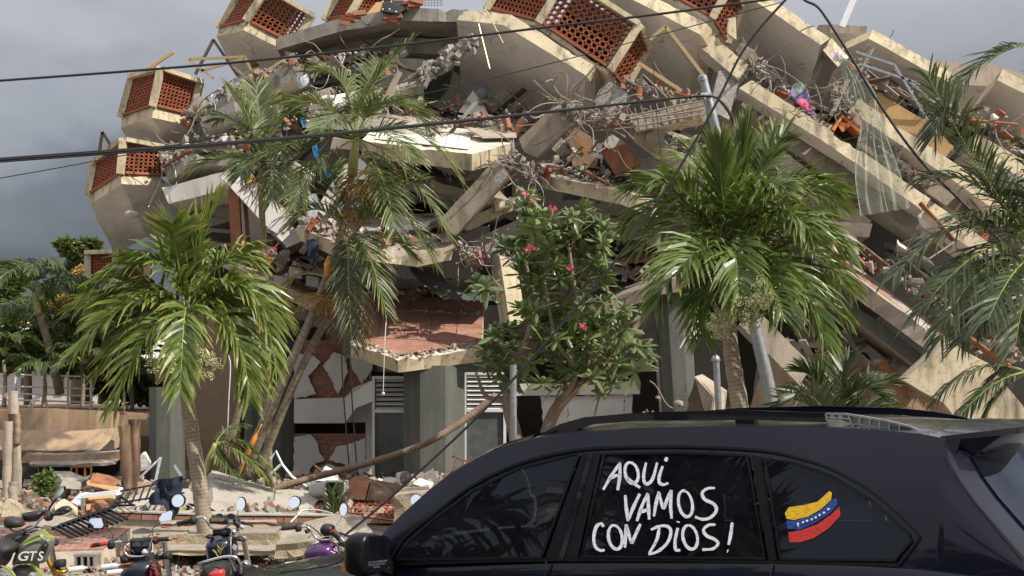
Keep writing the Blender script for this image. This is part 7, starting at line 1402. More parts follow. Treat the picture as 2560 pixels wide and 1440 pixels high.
# ------------------------------------------------------------------ crushed layers, rubble, steel and household goods inside the ruin
random.seed(31)
MT['netcord'] = plain('pale_green_cord', (0.30, 0.42, 0.34), 0.8)
def lerp2(pts, f):
    n = len(pts) - 1; k = min(n - 1, int(f * n)); g = f * n - k; a, b = pts[k], pts[k + 1]; return (a[0] + (b[0] - a[0]) * g, a[1] + (b[1] - a[1]) * g)
BRK = {}
def brick_mesh(mat):
    if mat not in BRK:
        mb = MB(); mb.box((0, 0, 0), 0.24, 0.11, 0.07)
        mb.v = [v + V((U(-1, 1), U(-1, 1), U(-1, 1))) * 0.012 for v in mb.v]; BRK[mat] = mb.mesh('brick', MT[mat])
    return BRK[mat]
ORD = ['leftmost', 'second from the left', 'third from the left', 'fourth from the left', 'fifth from the left', 'sixth from the left', 'seventh from the left', 'eighth from the left', 'ninth from the left', 'tenth from the left', 'eleventh from the left', 'twelfth from the left', 'thirteenth from the left']
def single_out(objs, what, place, cat, group):
    """give look-alikes in one heap their own labels, counted along the heap"""
    objs = sorted(objs, key=lambda o: wloc(o).x / wloc(o).y)
    for i, o in enumerate(objs):
        lab = what + ' ' + place
        if 1 < len(objs) <= len(ORD): lab = (ORD[i] if i < len(objs) - 1 else 'rightmost') + ' ' + lab
        tag(o, lab, cat, group)
def debris(place, pts, Y, dy, sp, nchunk=10, nbrick=6, ngr=160, nbar=5, nboard=2, nwire=2, size=(0.08, 0.24), mats=('raw', 'dust', 'soffit', 'grey'), bl=(0.5, 1.5)):
    """mixed collapse debris scattered along a photo-space line; place names it in the labels"""
    nchunk = max(3, int(nchunk * 0.45)); nbrick = int(nbrick * 0.5 + 0.5); ngr = int(ngr * 0.5)
    def rp(v=1.0):
        x, y = lerp2(pts, U(0, 1)); return P(x + U(-6, 6), y + U(-sp, sp) * v, Y + U(-dy, dy))
    n0 = set(bpy.data.objects); chunks('x', 'x', [rp() for _ in range(nchunk - nchunk // 3)], size, mats); chunks('x', 'x', [rp(0.6) for _ in range(nchunk // 3)], (size[1], size[1] * 1.7), mats); single_out([o for o in bpy.data.objects if o not in n0], 'concrete lump', place, 'rubble', 'lumps ' + place)
    single_out([inst('brick', brick_mesh(random.choice(('brick', 'terra'))), rp(), None, rx(), U(0.8, 1.25)) for _ in range(nbrick)], 'loose red brick', place, 'brick', 'bricks ' + place); BD = []; WI = []
    if ngr: gravel('rubble', 'fine plaster and concrete rubble ' + place, rp, ngr, (0.012, 0.055), ('raw', 'dust', 'raw', 'grey', 'dust', 'beige', 'grey', 'raw', 'dust', 'brick'))
    if nbar:
        c = P(*lerp2(pts, 0.5), Y); t = thing('rebar_tangle', 'bent reinforcing bars sticking out ' + place, 'rebar', c)
        for _ in range(nbar):
            p = rp(); d = V((U(-1, 1), U(-0.7, 0.2), U(-0.8, 0.7))).normalized() * U(*bl) * 0.7; mb = MB(); mb.tube(bend(p, p + d, 7, 0.14), U(0.009, 0.015), 5); mb.build('bar', MT['rebar'], t)
    for i in range(nboard):
        p = rp(0.6); d = V((U(-1, 1), U(-0.4, 0.4), U(-0.7, 0.7))).normalized() * U(0.3, 0.7); mb = MB(); mb.bar(p - d, p + d, U(0.06, 0.22), U(0.02, 0.035), 0, V((U(-.5, .5), U(-.6, .6), 1)))
        BD.append(mb.build('board', MT[random.choice(('wood', 'burnt', 'beige', 'darkalu', 'grey'))]))
    single_out(BD, 'splintered board', place, 'board', 'boards ' + place)
    for i in range(nwire):
        p = rp(); q = p + V((U(-0.6, 0.6), U(-0.2, 0.2), U(-1.0, -0.2))); mb = MB(); mb.tube(bend(p, q, 8, 0.12, 0.05), 0.006, 4); WI.append(mb.build('wire', MT[random.choice(('cable', 'rebar', 'whitealu'))]))
    single_out(WI, 'dangling wire', place, 'wire', 'wires ' + place)
def crush(place, p0, p1, Y, n, spread=10, th=(8, 16), length=0.5, mats=None):
    """thin broken floor and wall layers squeezed between the big slabs"""
    LA = []
    for i in range(n):
        f = U(0, 1 - length * 0.6); a = (p0[0] + (p1[0] - p0[0]) * f, p0[1] + (p1[1] - p0[1]) * f + U(-spread, spread)); L = U(0.6, 1.1) * length; b = (a[0] + (p1[0] - p0[0]) * L, a[1] + (p1[1] - p0[1]) * L + U(-spread, spread) * 1.2); m_ = (mats or [('grey', 'dark', 'dust', 'raw'), ('beige', 'grey', 'dust', 'raw'), ('soffit', 'soffit', 'dust', 'raw'), ('raw', 'grey', 'dust', 'raw')])
        o, _ = plate('broken_layer', 'thin crushed floor layer ' + place, [(a[0], a[1], Y + U(-0.4, 0.6)), (b[0], b[1], Y + U(-0.4, 0.6))], U(*th), U(0.5, 1.6), U(-22, 16), U(-20, 20), random.choice(m_), (U(0.1, 0.3), U(0.1, 0.3)), 0.06, 'slab', 'crushed layers ' + place); LA.append(o)
    single_out(LA, 'thin crushed layer', place, 'slab', 'crushed layers ' + place)
debris('on the tilted slab with the bronze frame', [(560, 232), (640, 195), (740, 145)], 30.0, 0.5, 12, 10, 10, 200, 3, 2, 1)
debris('beside the second left balcony', [(460, 300), (500, 275), (560, 240)], 30.4, 0.4, 20, 10, 4, 160, 12, 1, 5)
debris('above the exposed brown post', [(400, 400), (470, 370), (620, 350)], 29.7, 0.6, 26, 16, 6, 260, 8, 4, 4); crush('above the exposed brown post', (410, 400), (630, 350), 29.9, 6, 18)
debris('under the curved top beam', [(740, 170), (860, 160), (1000, 150)], 30.6, 0.5, 30, 16, 8, 260, 8, 5, 4); crush('under the curved top beam', (700, 200), (1010, 150), 31.0, 8, 26)
debris('behind the tall palm crown', [(680, 300), (800, 260), (960, 250), (1060, 280)], 29.4, 0.5, 34, 20, 6, 320, 8, 6, 4); crush('behind the tall palm crown', (680, 290), (1060, 260), 29.8, 10, 36)
debris('on the white tiled slab', [(1090, 310), (1200, 296), (1300, 320)], 28.8, 0.3, 10, 8, 14, 160, 2, 2, 1, (0.06, 0.14))
debris('in the dark gap behind the tiled slab', [(1090, 280), (1220, 270), (1400, 290)], 30.4, 0.6, 26, 14, 12, 220, 4, 6, 3); crush('in the dark gap behind the tiled slab', (1080, 290), (1420, 290), 30.8, 5, 20)
debris('on the sagging brick littered slab', [(750, 550), (850, 585), (960, 600), (1100, 600)], 27.5, 0.4, 10, 14, 26, 320, 4, 4, 2, (0.06, 0.16)); crush('on the sagging brick littered slab', (800, 560), (1100, 590), 27.9, 5, 14, (5, 10), mats=[('white', 'white', 'whitetile', 'raw'), ('soffit', 'soffit', 'dust', 'raw')])
debris('between the white slabs and the tall trunk', [(640, 400), (720, 480), (780, 560)], 28.9, 0.5, 40, 16, 6, 260, 8, 5, 5); crush('between the white slabs and the tall trunk', (620, 420), (800, 540), 29.4, 6, 34)
debris('under the tiled slab in the centre', [(920, 440), (1040, 470), (1180, 460)], 29.0, 0.6, 40, 18, 8, 260, 6, 8, 4); crush('under the tiled slab in the centre', (920, 470), (1230, 450), 29.4, 7, 36, mats=[('wood', 'dark', 'wood', 'raw'), ('grey', 'dark', 'dust', 'raw'), ('beige', 'dark', 'dust', 'raw')])
debris('on the earth covered floor edge', [(610, 630), (700, 660), (800, 720)], 28.6, 0.5, 24, 14, 10, 260, 3, 5, 2, (0.07, 0.2), ('dust', 'raw', 'grey'))
debris('above the red tiled balcony', [(920, 730), (1060, 735), (1240, 730)], 29.4, 0.4, 10, 10, 8, 180, 2, 5, 2); crush('above the red tiled balcony', (900, 720), (1240, 720), 29.8, 5, 18, mats=[('grey', 'dark', 'dust', 'raw'), ('brick', 'dark', 'dust', 'raw')])
debris('in the knot right of the short column', [(1130, 615), (1190, 640), (1250, 620)], 27.3, 0.4, 16, 14, 2, 180, 16, 0, 3, (0.08, 0.2), ('raw', 'raw', 'dust'), (0.6, 1.6))
debris('in the knot above the leaning column', [(1240, 430), (1290, 400), (1340, 440)], 27.2, 0.4, 24, 16, 2, 200, 16, 0, 2, (0.1, 0.24), ('raw', 'raw', 'dust'))
debris('in the big steel knot at the centre right', [(1400, 270), (1470, 290), (1560, 285)], 27.2, 0.4, 28, 22, 2, 260, 46, 0, 6, (0.08, 0.22), ('raw', 'raw', 'dust'), (0.6, 1.7))
debris('right of the large balcony', [(1560, 200), (1620, 225), (1740, 245)], 28.6, 0.5, 14, 12, 18, 200, 4, 3, 2)
debris('around the cardboard boxes', [(1380, 400), (1450, 420), (1560, 440)], 28.4, 0.5, 12, 10, 2, 160, 3, 2, 1)
debris('on the cracked ledge above the flowering tree', [(1330, 430), (1360, 425), (1560, 460)], 27.9, 0.4, 6, 12, 4, 140, 2, 1, 0, (0.05, 0.14))
debris('on the sunlit slab wedge', [(1620, 320), (1700, 360), (1800, 420)], 28.0, 0.4, 12, 14, 6, 240, 4, 4, 3); crush('over the sunlit slab wedge', (1640, 300), (1800, 400), 28.6, 5, 18)
debris('inside the upper right gap', [(1850, 130), (1920, 200), (2000, 260), (2070, 320)], 29.3, 0.4, 34, 26, 4, 340, 40, 3, 8, (0.1, 0.32), ('raw', 'dust', 'raw'), (0.7, 2.0)); crush('inside the upper right gap', (1880, 170), (2090, 310), 29.9, 8, 34)
debris('behind the netting', [(2080, 220), (2150, 300), (2230, 420), (2320, 480)], 29.0, 0.4, 30, 24, 6, 340, 24, 3, 5, (0.08, 0.25), ('raw', 'dust', 'soffit')); crush('behind the netting', (2090, 260), (2320, 440), 29.6, 7, 30)
debris('under the right skyline slab', [(2140, 170), (2260, 230), (2400, 310)], 29.8, 0.4, 30, 18, 6, 260, 14, 8, 6, (0.08, 0.22), ('raw', 'dust', 'grey')); crush('under the right skyline slab', (2130, 190), (2420, 330), 30.4, 8, 34)
debris('between the right edge beams', [(2440, 280), (2520, 330), (2600, 390)], 29.6, 0.4, 34, 12, 8, 160, 6, 3, 2); crush('between the right edge beams', (2380, 300), (2600, 420), 30.2, 5, 30); crush('below the right edge beams', (2330, 420), (2600, 640), 28.9, 8, 40); debris('below the right edge beams', [(2300, 560), (2420, 600), (2560, 720)], 28.0, 0.5, 44, 18, 6, 220, 8, 4, 3)
debris('beside the long tiled slab', [(2100, 610), (2250, 690), (2400, 800)], 27.9, 0.4, 24, 12, 6, 180, 5, 4, 3); crush('beside the long tiled slab', (2180, 560), (2420, 760), 28.6, 6, 30)
debris('at the tan wall in the lower right', [(2430, 880), (2500, 860), (2570, 900)], 25.8, 0.3, 18, 12, 8, 160, 6, 2, 1)
debris('under the grey green beam at right', [(1960, 900), (2120, 960), (2320, 960)], 27.8, 0.5, 60, 20, 4, 240, 10, 5, 5, (0.1, 0.3), ('raw', 'dust', 'beige')); crush('under the grey green beam at right', (1900, 880), (2300, 960), 28.4, 7, 50, mats=[('beige', 'dark', 'dust', 'raw'), ('brownwall', 'dark', 'dust', 'raw')])
debris('deep behind the flowering tree', [(1300, 520), (1440, 600), (1640, 660)], 29.4, 0.6, 50, 20, 6, 240, 6, 8, 4); crush('deep behind the flowering tree', (1290, 560), (1700, 640), 29.8, 9, 60, mats=[('grey', 'dark', 'dust', 'raw'), ('beige', 'dark', 'dust', 'raw'), ('wood', 'dark', 'wood', 'raw')])
crush('on the shaded beige strips', (1820, 300), (2160, 520), 29.9, 6, 30, mats=[('beige', 'dark', 'dust', 'raw')]); debris('between the shaded strips and the right palm', [(1830, 320), (1960, 430), (2120, 540)], 29.4, 0.4, 20, 12, 6, 160, 4, 5, 3)
debris('on the sidewalk by the ground floor wall', [(740, 1205), (880, 1205), (1010, 1210)], 28.2, 0.6, 10, 16, 10, 240, 4, 4, 2)
debris('behind the car bonnet line at the windows', [(1020, 1205), (1160, 1200), (1320, 1190)], 26.2, 0.8, 14, 18, 8, 260, 6, 4, 3)
debris('at the dark ground floor behind the right palm', [(1600, 1040), (1780, 1060), (1960, 1080)], 27.6, 0.8, 60, 18, 4, 200, 8, 6, 10)
# thicker broken slabs that pack the middle of the ruin
crush('packed under the tiled slab', (960, 440), (1260, 520), 28.6, 5, 24, (16, 28), 0.7, [('beige', 'grey', 'dust', 'raw'), ('grey', 'grey', 'dust', 'raw')])
crush('packed beside the flowering tree top', (1130, 560), (1330, 500), 28.4, 5, 30, (18, 30), 0.7, [('beige', 'grey', 'dust', 'raw'), ('cream', 'grey', 'dust', 'raw')])
crush('packed behind the cardboard boxes', (1400, 360), (1780, 440), 29.2, 6, 26, (18, 30), 0.6, [('beige', 'grey', 'dust', 'raw'), ('soffit', 'soffit', 'dust', 'raw')])
crush('packed behind the thin palm', (600, 300), (860, 240), 29.6, 6, 24, (18, 32), 0.5, [('soffit', 'soffit', 'dust', 'raw'), ('grey', 'grey', 'dust', 'raw')])
crush('packed behind the tall palm crown', (820, 320), (1080, 420), 29.2, 6, 34, (18, 32), 0.5, [('soffit', 'soffit', 'dust', 'raw'), ('beige', 'grey', 'dust', 'raw')])
crush('packed low behind the leaning trunks', (620, 560), (860, 660), 29.2, 5, 24, (14, 24), 0.6, [('beige', 'dark', 'dust', 'raw'), ('soffit', 'soffit', 'dust', 'raw')])
crush('packed along the right slope', (1900, 230), (2300, 480), 29.3, 7, 26, (16, 28), 0.35, [('beige', 'grey', 'dust', 'raw'), ('cream', 'grey', 'dust', 'raw'), ('grey', 'grey', 'dust', 'raw')])
# stirrup cage stripped bare under the top slab
cg = thing('rebar_cage', 'grey column cage of bare bars and stirrups slanting under the top slab', 'rebar', P(1100, 170, 29.6))
for k in range(7):
    o_ = V((U(-.12, .12), U(-.12, .12), U(-.12, .12))); mb = MB(); mb.tube(bend(P(1022, 212, 29.6) + o_, P(1186, 108, 29.6) + o_, 8, 0.06), 0.02, 6); mb.build('bar', MT['rebar'], cg)
for k in range(9):
    c = P(1022 + 164 * k / 8, 212 - 104 * k / 8, 29.6); mb = MB(); mb.tube([c + V((x * 0.18, y * 0.18, (x - y) * 0.1 + U(-.03, .03))) for x, y in ((-1, -1), (1, -1), (1, 1), (-1, 1), (-1, -1))], 0.008, 4); mb.build('stirrup', MT['rebar'], cg)
gravel('rubble', 'grey concrete crumbs caught in the bare column cage', lambda: P(U(1050, 1190), 0, 29.5) * 0 + P(*(lambda f: (1022 + 164 * f + U(-12, 12), 212 - 104 * f + U(-18, 18)))(U(0.2, 1.0)), 29.5 + U(-.15, .15)), 260, (0.03, 0.09), ('raw', 'grey'))
st = thing('rebar_cage', 'row of bent stirrups along the stripped beam at the leaning pole', 'rebar', P(1660, 270, 27.2))
for k in range(11):
    f = k / 10; c = P(1572 + 190 * f, 300 - 36 * f, 27.15); mb = MB(); h = M(26, 27.2); mb.tube([c + V((U(-.02, .02) - 0.05, -0.02, h)), c + V((0.03, -0.03, -h * 0.4)), c + V((0.06, 0.1, -h))], 0.012, 5); mb.build('stirrup', MT['rebar'], st)
for k in range(4):
    mb = MB(); mb.tube(bend(P(1480, 300 + k * 9, 27.1), P(1760, 252 + k * 11, 27.05), 8, 0.05), 0.018, 6); mb.build('bar', MT['rebar'], st)
# bronze window frames and sticks against the sky
def sticks(name, label, cat, segs, w, mat, Y):
    t = thing(name, label, cat, P(segs[0][0], segs[0][1], Y))
    for s_ in segs:
        mb = MB(); qbar(mb, P(s_[0], s_[1], Y + (s_[4] if len(s_) > 4 else 0)), P(s_[2], s_[3], Y + (s_[5] if len(s_) > 5 else 0)), M(w, Y), M(w, Y) * 0.8); mb.build('bar', MT[mat], t)
sticks('metal_bars', 'bent bronze window frame sticking out left of the top balcony', 'window frame', [(472, 148, 612, 142), (472, 150, 534, 196), (612, 142, 630, 180), (500, 178, 612, 146)], 6, 'alu', 30.6)
sticks('metal_bars', 'dark triangular frame below the topmost left balcony', 'window frame', [(534, 98, 488, 186), (534, 100, 596, 192)], 7, 'darkalu', 31.2); sticks('stick', 'single yellow timber stick on top of the second left balcony', 'timber', [(345, 188, 434, 130)], 7, 'tanwood', 30.8); sticks('metal_bars', 'dark open frame rising above the lowest left balcony', 'window frame', [(244, 408, 256, 330), (256, 330, 282, 372)], 7, 'darkalu', 30.8)
sticks('metal_bars', 'long bronze frame strips right of the large balcony', 'window frame', [(1664, 66, 1758, 188), (1664, 66, 1624, 100), (1600, 160, 1704, 228)], 9, 'alu', 28.4); sticks('metal_bars', 'bronze strip along the edge of the tilted grey slab', 'window frame', [(622, 206, 722, 142)], 6, 'alu', 29.7)
sticks('metal_bars', 'bent aluminium frame hanging under the right skyline slab', 'window frame', [(2140, 130, 2236, 162), (2236, 162, 2338, 332), (2150, 160, 2300, 210), (2270, 200, 2340, 260)], 6, 'steel', 29.2); sticks('post', 'white square post broken off on the right skyline', 'post', [(2104, 68, 2150, -40)], 15, 'whitealu', 30.6); sticks('wooden_post', 'brown wooden door post standing at the left of the ruin', 'post', [(594, 640, 584, 452)], 26, 'wood', 28.9)
sticks('wooden_post', 'narrow brown post beside the brown door post', 'post', [(622, 620, 610, 470)], 9, 'wood', 29.1); sticks('beam_rack', 'pale ceiling joists in the dark room behind the brown door post', 'joists', [(455, 500, 590, 520), (455, 530, 590, 548), (455, 570, 590, 580), (450, 610, 590, 612)], 9, 'beige', 30.6)
solid('cabinet', 'dark red cabinet lying open left of the thin palm stem', 'cabinet', [(604, 602, 28.6), (690, 620, 28.6), (690, 646, 28.4), (600, 640, 28.4)], (0, 0.5, 0.05), 'darkred'); solid('door_leaf', 'pale wooden panel edge at the dark red cabinet', 'panel', [(596, 640, 28.3), (606, 600, 28.4), (610, 602, 28.4), (602, 642, 28.3)], (0, 0.4, 0), 'tanwood'); solid('cabinet', 'dark red panel deep under the sagging slab', 'cabinet', [(680, 600, 29.4), (760, 590, 29.4), (770, 640, 29.2), (690, 640, 29.2)], (0, 0.3, 0), 'darkred')
for i, (x, y) in enumerate(((690, 690), (728, 668), (770, 690))): solid('hollow_block', ('left hollow grey block', 'middle hollow grey block', 'right hollow grey block')[i] + ' on the earth covered floor edge', 'block', [(x - 5, y + 24, 28.0), (x + 26, y + 30, 28.0), (x + 26, y + 4, 28.1), (x - 5, y - 2, 28.1)], (0, 0.3, 0.02), 'grey')
a = thing('air_conditioner', 'beige air conditioner box tipped over under the sagging slab', 'air conditioner', P(955, 755, 27.6)); mb = MB(); mb.prism([P(924, 662, 27.7), P(944, 658, 27.8), P(988, 736, 27.5), P(964, 754, 27.4)], (0.06, 0.3, 0.02)); mb.build('case', MT['beige'], a)
for k in range(7):
    f = k / 6; mb = MB(); qbar(mb, P(926 + 38 * f, 676 + 70 * f, 27.38), P(930 + 34 * f, 672 + 74 * f, 27.38) + V((0.06, 0, 0.05)), 0.015, 0.03); mb.build('grille_slat', MT['darkalu'], a)
solid('plaster_sheet', 'sagging dark plaster sheet over the red tiled balcony', 'panel', [(1025, 676, 28.6), (1090, 680, 28.8), (1130, 735, 28.4), (1240, 745, 28.4), (1230, 752, 28.0), (1110, 748, 28.0), (1060, 715, 28.2)], (0, 0.15, 0.1), 'green')
for i, (q, m1, lab) in enumerate((([(1378, 372), (1402, 345), (1428, 380), (1404, 392)], 'dust', 'pale dusty carton'), ([(1412, 350), (1440, 318), (1490, 352), (1462, 392)], 'cardboard', 'large brown carton with red band'), ([(1426, 384), (1462, 380), (1496, 396), (1490, 420), (1432, 418)], 'cardboard', 'open brown carton'), ([(1500, 380), (1560, 360), (1600, 410), (1540, 440)], 'wood', 'dark brown chest'))):
    solid('carton', lab + ' in the gap beside the tilted column chunk', 'box', [(x, y, 28.3 - 0.1 * i) for x, y in q], (0.08, 0.45, 0.05), m1, jit=0.01)
solid('carton_band', 'red tape on the large brown carton', 'tape', [(1446, 352, 28.05), (1450, 350, 28.05), (1470, 374, 28.05), (1466, 378, 28.05)], (0, 0.02, 0), 'orange')
ob = thing('orange_box', 'orange painted open niche above the long beam near the netting', 'niche', P(2110, 330, 28.8)); solid('side', '', '', [(2080, 322, 28.6), (2106, 288, 28.7), (2110, 290, 28.7), (2086, 328, 28.6)], (0, 0.5, 0), 'orange', parent=ob); solid('top', '', '', [(2106, 286, 28.7), (2154, 326, 28.6), (2150, 334, 28.6), (2108, 296, 28.7)], (0, 0.5, 0), 'orange', parent=ob); solid('back', '', '', [(2086, 330, 29.1), (2108, 292, 29.1), (2152, 332, 29.1), (2140, 372, 29.1)], (0, 0.05, 0), 'dark', parent=ob)
cloth('torn_paper', 'torn orange flap hanging in the orange niche', [(2098, 304), (2124, 312), (2116, 322), (2106, 330), (2098, 318)], 28.6, 'orange', cat='flap'); cloth('rag', 'crumpled orange cloth behind the right cable', [(2122, 152), (2134, 150), (2146, 168), (2138, 176), (2124, 166)], 29.2, 'orange'); cloth('paper', 'white paper sheet caught at the top of the netting', [(2080, 142), (2098, 124), (2112, 140), (2108, 150), (2088, 152)], 28.4, 'whitef', cat='paper')
cloth('bedsheet', 'wide purple cloth in the upper right gap', [(1972, 235), (1990, 205), (2012, 215), (2024, 240), (2028, 270), (2040, 284), (2020, 282), (1998, 262)], 28.8, 'lilac'); cloth('bedsheet', 'magenta cloth strip in the upper right gap', [(1990, 255), (2010, 245), (2030, 275), (2012, 272)], 28.7, 'pink'); cloth('bedsheet', 'turquoise and violet cloth scrap in the upper right gap', [(1986, 208), (2004, 206), (2010, 226), (1994, 234)], 28.7, 'netcord')
cloth('curtain', 'navy patterned curtain hanging under the sagging slab', [(766, 600), (790, 600), (798, 640), (788, 662), (772, 650)], 27.3, 'navyf', cat='curtain'); cloth('curtain', 'grey blue patterned cloth caught above the sagging slab', [(768, 492), (790, 484), (796, 520), (786, 548), (766, 540)], 27.6, 'sheetm', cat='curtain')
for i, (q, lab) in enumerate((([(748, 288), (760, 284), (768, 310), (758, 318)], 'upper'), ([(776, 356), (792, 360), (800, 392), (790, 400)], 'middle'), ([(796, 396), (812, 400), (830, 430), (818, 444)], 'lower'))): cloth('plastic_strip', lab + ' bright blue plastic scrap between the palm crowns', q, 27.8, 'blue', cat='plastic')
cloth('plastic_strip', 'small dark blue rag beside the thin palm', [(708, 452), (718, 450), (718, 470), (710, 474)], 27.6, 'flagb', cat='rag'); cloth('rag', 'pale blue cloth on the rubble above the thin palm', [(742, 190), (766, 184), (772, 206), (752, 222), (744, 208)], 29.2, 'sheetm'); cloth('towel', 'white cloth hanging over the end of the long tiled slab', [(2314, 826), (2326, 824), (2342, 880), (2344, 914), (2334, 906), (2322, 880)], 26.2, 'whitef', cat='towel'); cloth('rag', 'yellow bundle beside the thin palm stem', [(608, 428), (622, 424), (630, 446), (620, 460), (610, 450)], 27.6, 'flagy')
sc = thing('suitcase', 'black suitcase with pale studs lying on the roof beam', 'suitcase', P(978, 36, 30.2)); mb = MB(); mb.prism([P(950, 26, 30.2), P(960, 2, 30.3), P(1010, 0, 30.3), P(1014, 22, 30.2), P(996, 34, 30.1)], (0.04, 0.35, 0.02)); mb.jitter(0.02, 4); mb.build('shell', MT['seat'], sc)
for x, y in ((957, 5), (978, 5), (957, 24), (974, 24), (990, 30)):
    mb = MB(); mb.lathe(P(x, y, 30.15), (0, -1, 0), [(0.022, 0), (0.02, 0.03), (0.008, 0.04)], 8); mb.build('stud', MT['plasticw'], sc)
for i, (x, y, m1) in enumerate(((862, 58, 'brick'), (868, 48, 'terra'), (885, 40, 'terra'), (898, 34, 'brick'), (972, 48, 'terra'), (982, 54, 'terra'), (990, 44, 'brick'), (1024, 8, 'terra'), (1034, 14, 'terra'), (1040, 4, 'brick'))): tag(inst('brick', brick_mesh(m1), P(x, y, 30.25), None, Euler((U(-.2, .2), U(-.2, .2), U(-.3, .3))), U(1.0, 1.2)), ORD[i] + ' red brick left standing on the curved top beam', 'brick', 'bricks on the top beam')
solid('board', 'tan board leaning behind the black suitcase', 'board', [(912, 40, 30.9), (940, 6, 31.0), (956, 4, 31.0), (950, 36, 30.9)], (0, 0.05, 0), 'tanwood'); wm = thing('wire_mesh', 'bare grid of wire mesh above the top beam', 'mesh', P(1070, 14, 31))
for k in range(8):
    mb = MB(); mb.tube([P(1048 + k * 8, -6, 31), P(1046 + k * 8, 16, 31)], 0.008, 4); mb.build('wire', MT['steel'], wm)
for k in range(3):
    mb = MB(); mb.tube([P(1044, 2 + k * 6, 31), P(1108, 0 + k * 6, 31)], 0.008, 4); mb.build('wire', MT['steel'], wm)
for (x, y, Y, lab) in ((1316, 142, 29.9, 'round frosted lamp on the soffit under the large balcony'), (1205, 238, 31.6, 'round lamp on the dim room wall')): mb = MB(); mb.lathe(P(x, y, Y), (0.1, -0.75, -0.6), [(0.15, -0.05), (0.15, 0.02), (0.11, 0.06), (0.03, 0.09)], 18); tag(mb.build('ceiling_lamp', MT['sheetm'], angle=40), lab, 'lamp')
solid('plaster_wedge', 'white triangular plaster sheet in the dark gap', 'panel', [(1146, 280, 30.0), (1182, 226, 30.2), (1208, 258, 30.2), (1226, 296, 30.0)], (0, 0.05, 0), 'white'); solid('carpet', 'beige board lying on the white tiled slab', 'board', [(1160, 318, 28.7), (1290, 334, 28.6), (1292, 344, 28.2), (1206, 346, 28.1)], (0, 0.02, 0.03), 'dust')
tk = thing('clay_screen', 'broken piece of clay screen crushed at the clipped right balcony', 'clay screen', P(1836, 90, 29)); mb = MB(); mb.hull([P(1828 + U(-14, 14), 70 + U(-34, 34), 29.2 + U(-.15, .15)) for _ in range(16)]); mb.build('lump', MT['cream'], tk)
# hanging net
def netmat():
    m, t, b = newmat('green_shade_net'); tr = N(t, 'ShaderNodeBsdfTransparent'); mxs = N(t, 'ShaderNodeMixShader'); vec = objvec(t, rnd=False); f = nz(t, vec, 1.5, 4)
    LK(t, rng(t, f, 0.3, 0.75, 0.25, 0.62), mxs.inputs[0]); b.inputs['Base Color'].default_value = (0.42, 0.44, 0.36, 1); b.inputs['Roughness'].default_value = 0.9
    LK(t, tr.outputs[0], mxs.inputs[1]); LK(t, b.outputs[0], mxs.inputs[2]); LK(t, mxs.outputs[0], t.nodes['Material Output'].inputs['Surface']); return m
MT['net'] = netmat()

nt_ = thing('netting', 'torn translucent green netting hanging over the right beams', 'netting', P(2190, 545, 27.4))
Ls = smooth_line([V((2098, 150, 0)), V((2112, 210, 0)), V((2106, 250, 0)), V((2150, 300, 0)), V((2142, 370, 0)), V((2138, 440, 0)), V((2152, 540, 0))], 5); Rs = smooth_line([V((2112, 146, 0)), V((2150, 180, 0)), V((2190, 240, 0)), V((2196, 290, 0)), V((2222, 360, 0)), V((2250, 440, 0)), V((2274, 520, 0))], 5)
mb = MB(); k = len(Ls); W_ = 22
for i in range(k):
    for j in range(W_ + 1):
        q = Ls[i].lerp(Rs[i], j / W_); p = P(q.x, q.y, 27.5); p.y += 0.10 * math.sin(j * 1.1 + i * 0.25) + 0.16 * noise.noise(p * 2.2); mb.v.append(p)
for i in range(k - 1):
    for j in range(W_): a = i * (W_ + 1) + j; mb.f.append([a, a + 1, a + W_ + 2, a + W_ + 1]); mb.m.append(0)
mb.build('net', MT['net'], nt_, smooth=True, recalc=False)
for S_ in (Ls, Rs, [Ls[i].lerp(Rs[i], 0.55) for i in range(k)]):
    mb = MB(); mb.tube([P(q.x, q.y, 27.44) for q in S_], 0.007, 5); mb.build('edge_cord', MT['netcord'], nt_)
# ------------------------------------------------------------------ cables
def cable(label, pts, w, name='cable', mat='cable', sm=8):
    mb = MB(); l = smooth_line([P(*p) for p in pts], sm); Ym = sum(p[2] for p in pts) / len(pts); mb.tube(l, M(w, Ym) / 2, 6); return tag(mb.build(name, MT[mat], smooth=True), label, 'cable')
cable('thick overhead cable running from the left edge up to the top right', [(-60, 206, 16), (320, 178, 16), (640, 151, 16), (980, 115, 16), (1300, 76, 16), (1640, 36, 16), (2000, -12, 16)], 6.5)
for i, (dy, w) in enumerate(((0, 6), (5, 4.5), (-4, 3.5))): cable(('lowest strand', 'middle strand', 'upper strand')[i] + ' of the overhead cable bundle tied to the leaning pole', [(-60, 404 + dy, 17), (320, 376 + dy, 17.4), (640, 352 + dy * 0.8, 17.8), (1000, 318 + dy * 0.6, 18.2), (1400, 276 + dy * 0.5, 18.5), (1640, 250 + dy * 0.3, 18.7), (1768, 240 + dy * 0.2, 18.75), (1800, 252 + dy * 0.4, 18.8), (1824, 282 + dy, 18.85), (1846, 330 + dy, 18.9)], w)
cable('thin overhead wire crossing the whole ruin', [(-60, 456, 15), (240, 402, 15), (660, 318, 15), (1000, 248, 15), (1300, 178, 15), (1600, 100, 15), (1960, 4, 15)], 2.6)
cable('slack black guy cable falling from the top right to the car bonnet', [(1990, -30, 15), (1958, 6, 15), (1900, 70, 15), (1850, 140, 15), (1800, 240, 15), (1745, 340, 15), (1680, 450, 15), (1600, 570, 15), (1500, 700, 15), (1400, 816, 15), (1300, 930, 15), (1200, 1036, 15), (1080, 1150, 15), (960, 1258, 15), (860, 1340, 15)], 7)
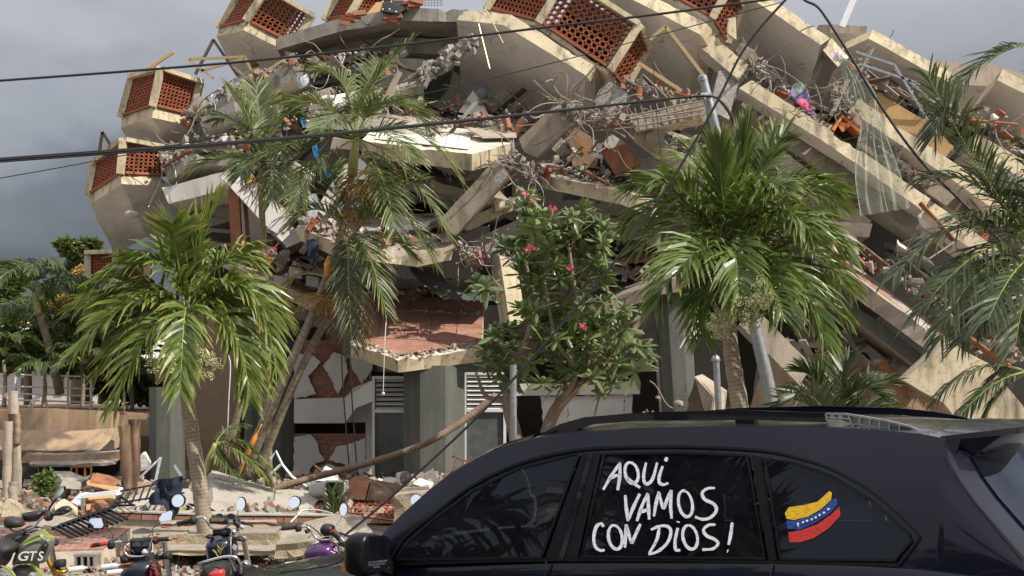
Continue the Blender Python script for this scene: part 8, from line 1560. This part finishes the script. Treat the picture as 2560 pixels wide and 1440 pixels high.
cable('sagging black cable bending down along the right side', [(1985, -30, 15), (2012, 0, 15), (2040, 14, 15), (2062, 40, 15), (2120, 130, 15), (2200, 262, 15), (2300, 400, 15), (2420, 520, 15), (2560, 662, 15), (2700, 800, 15)], 7)
for i in range(3): cable(('left', 'middle', 'right')[i] + ' wire of the slanting bundle behind the car roof', [(2104 + i * 4, 826, 20), (2150 + i * 5, 900, 20), (2200 + i * 4, 972, 20), (2250 + i * 3, 1060, 20)], 3.5)
for i, (x, y0, y1, Y, lab) in enumerate(((852, 810, 1180, 25.5, 'left hanging torn cable in front of the cracked wall'), (872, 790, 1190, 25.4, 'right hanging torn cable in front of the cracked wall'), (1632, 120, 400, 26.5, 'thin plumb wire hanging from the large balcony corner'), (40, 560, 562, 30, ''))):
    if lab: cable(lab, [(x, y0, Y), (x + 4, (y0 * 2 + y1) / 3, Y), (x + 12, (y0 + 2 * y1) / 3, Y), (x + 22, y1, Y)], 4 if i < 2 else 2)
hl = thing('hanging_lamp', 'white lamp holder dangling on a cord below the red tiled balcony', 'lamp', P(958, 985, 25.6)); mb = MB(); mb.tube([P(966, 790, 25.8), P(962, 850, 25.6), P(958, 978, 25.6)], 0.006, 4); mb.build('cord', MT['whitealu'], hl); mb = MB(); mb.lathe(P(958, 984, 25.6), (0, -1, 0), [(0.03, -0.04), (0.034, 0), (0.02, 0.03)], 8); mb.build('holder', MT['plasticw'], hl)
cable('white cord hanging behind the right fronds of the bushy palm', [(560, 790, 26), (570, 880, 26), (576, 915, 26), (572, 1000, 26), (568, 1100, 26)], 3, mat='whitealu'); mb = MB(); mb.tube([P(1258, 108, 29), P(1212, 18, 29.2)], 0.012, 4); mb.tube([P(1224, 172, 29), P(1196, 60, 29.2)], 0.018, 5); tag(mb.build('thin_rod', MT['alu']), 'pair of thin rods dangling under the top slab', 'rod')
# ------------------------------------------------------------------ tall palms added out of view to give the car windows reflections
def copy_tree(root, loc, sc, rot, label, group):
    r = root.copy(); COL.objects.link(r); r.location = loc; r.scale = (sc,) * 3; r.rotation_euler = (0, 0, rot); tag(r, label, None, group)
    for ch in list(root.children):
        c = ch.copy(); COL.objects.link(c); c.parent = r
    return r
for i, (x, y, sc, rot) in enumerate(((-8.5, -1.5, 2.0, 0.6), (-11.5, -4.0, 2.2, 2.1), (-6.5, -5.5, 1.9, 3.7), (-14.0, -0.5, 2.1, 5.0))):
    copy_tree(t1, (x, y, 0), sc, rot, ('nearest', 'second', 'third', 'farthest')[i] + ' of the unseen tall palms added for the car windows to reflect', 'palms added for reflections')
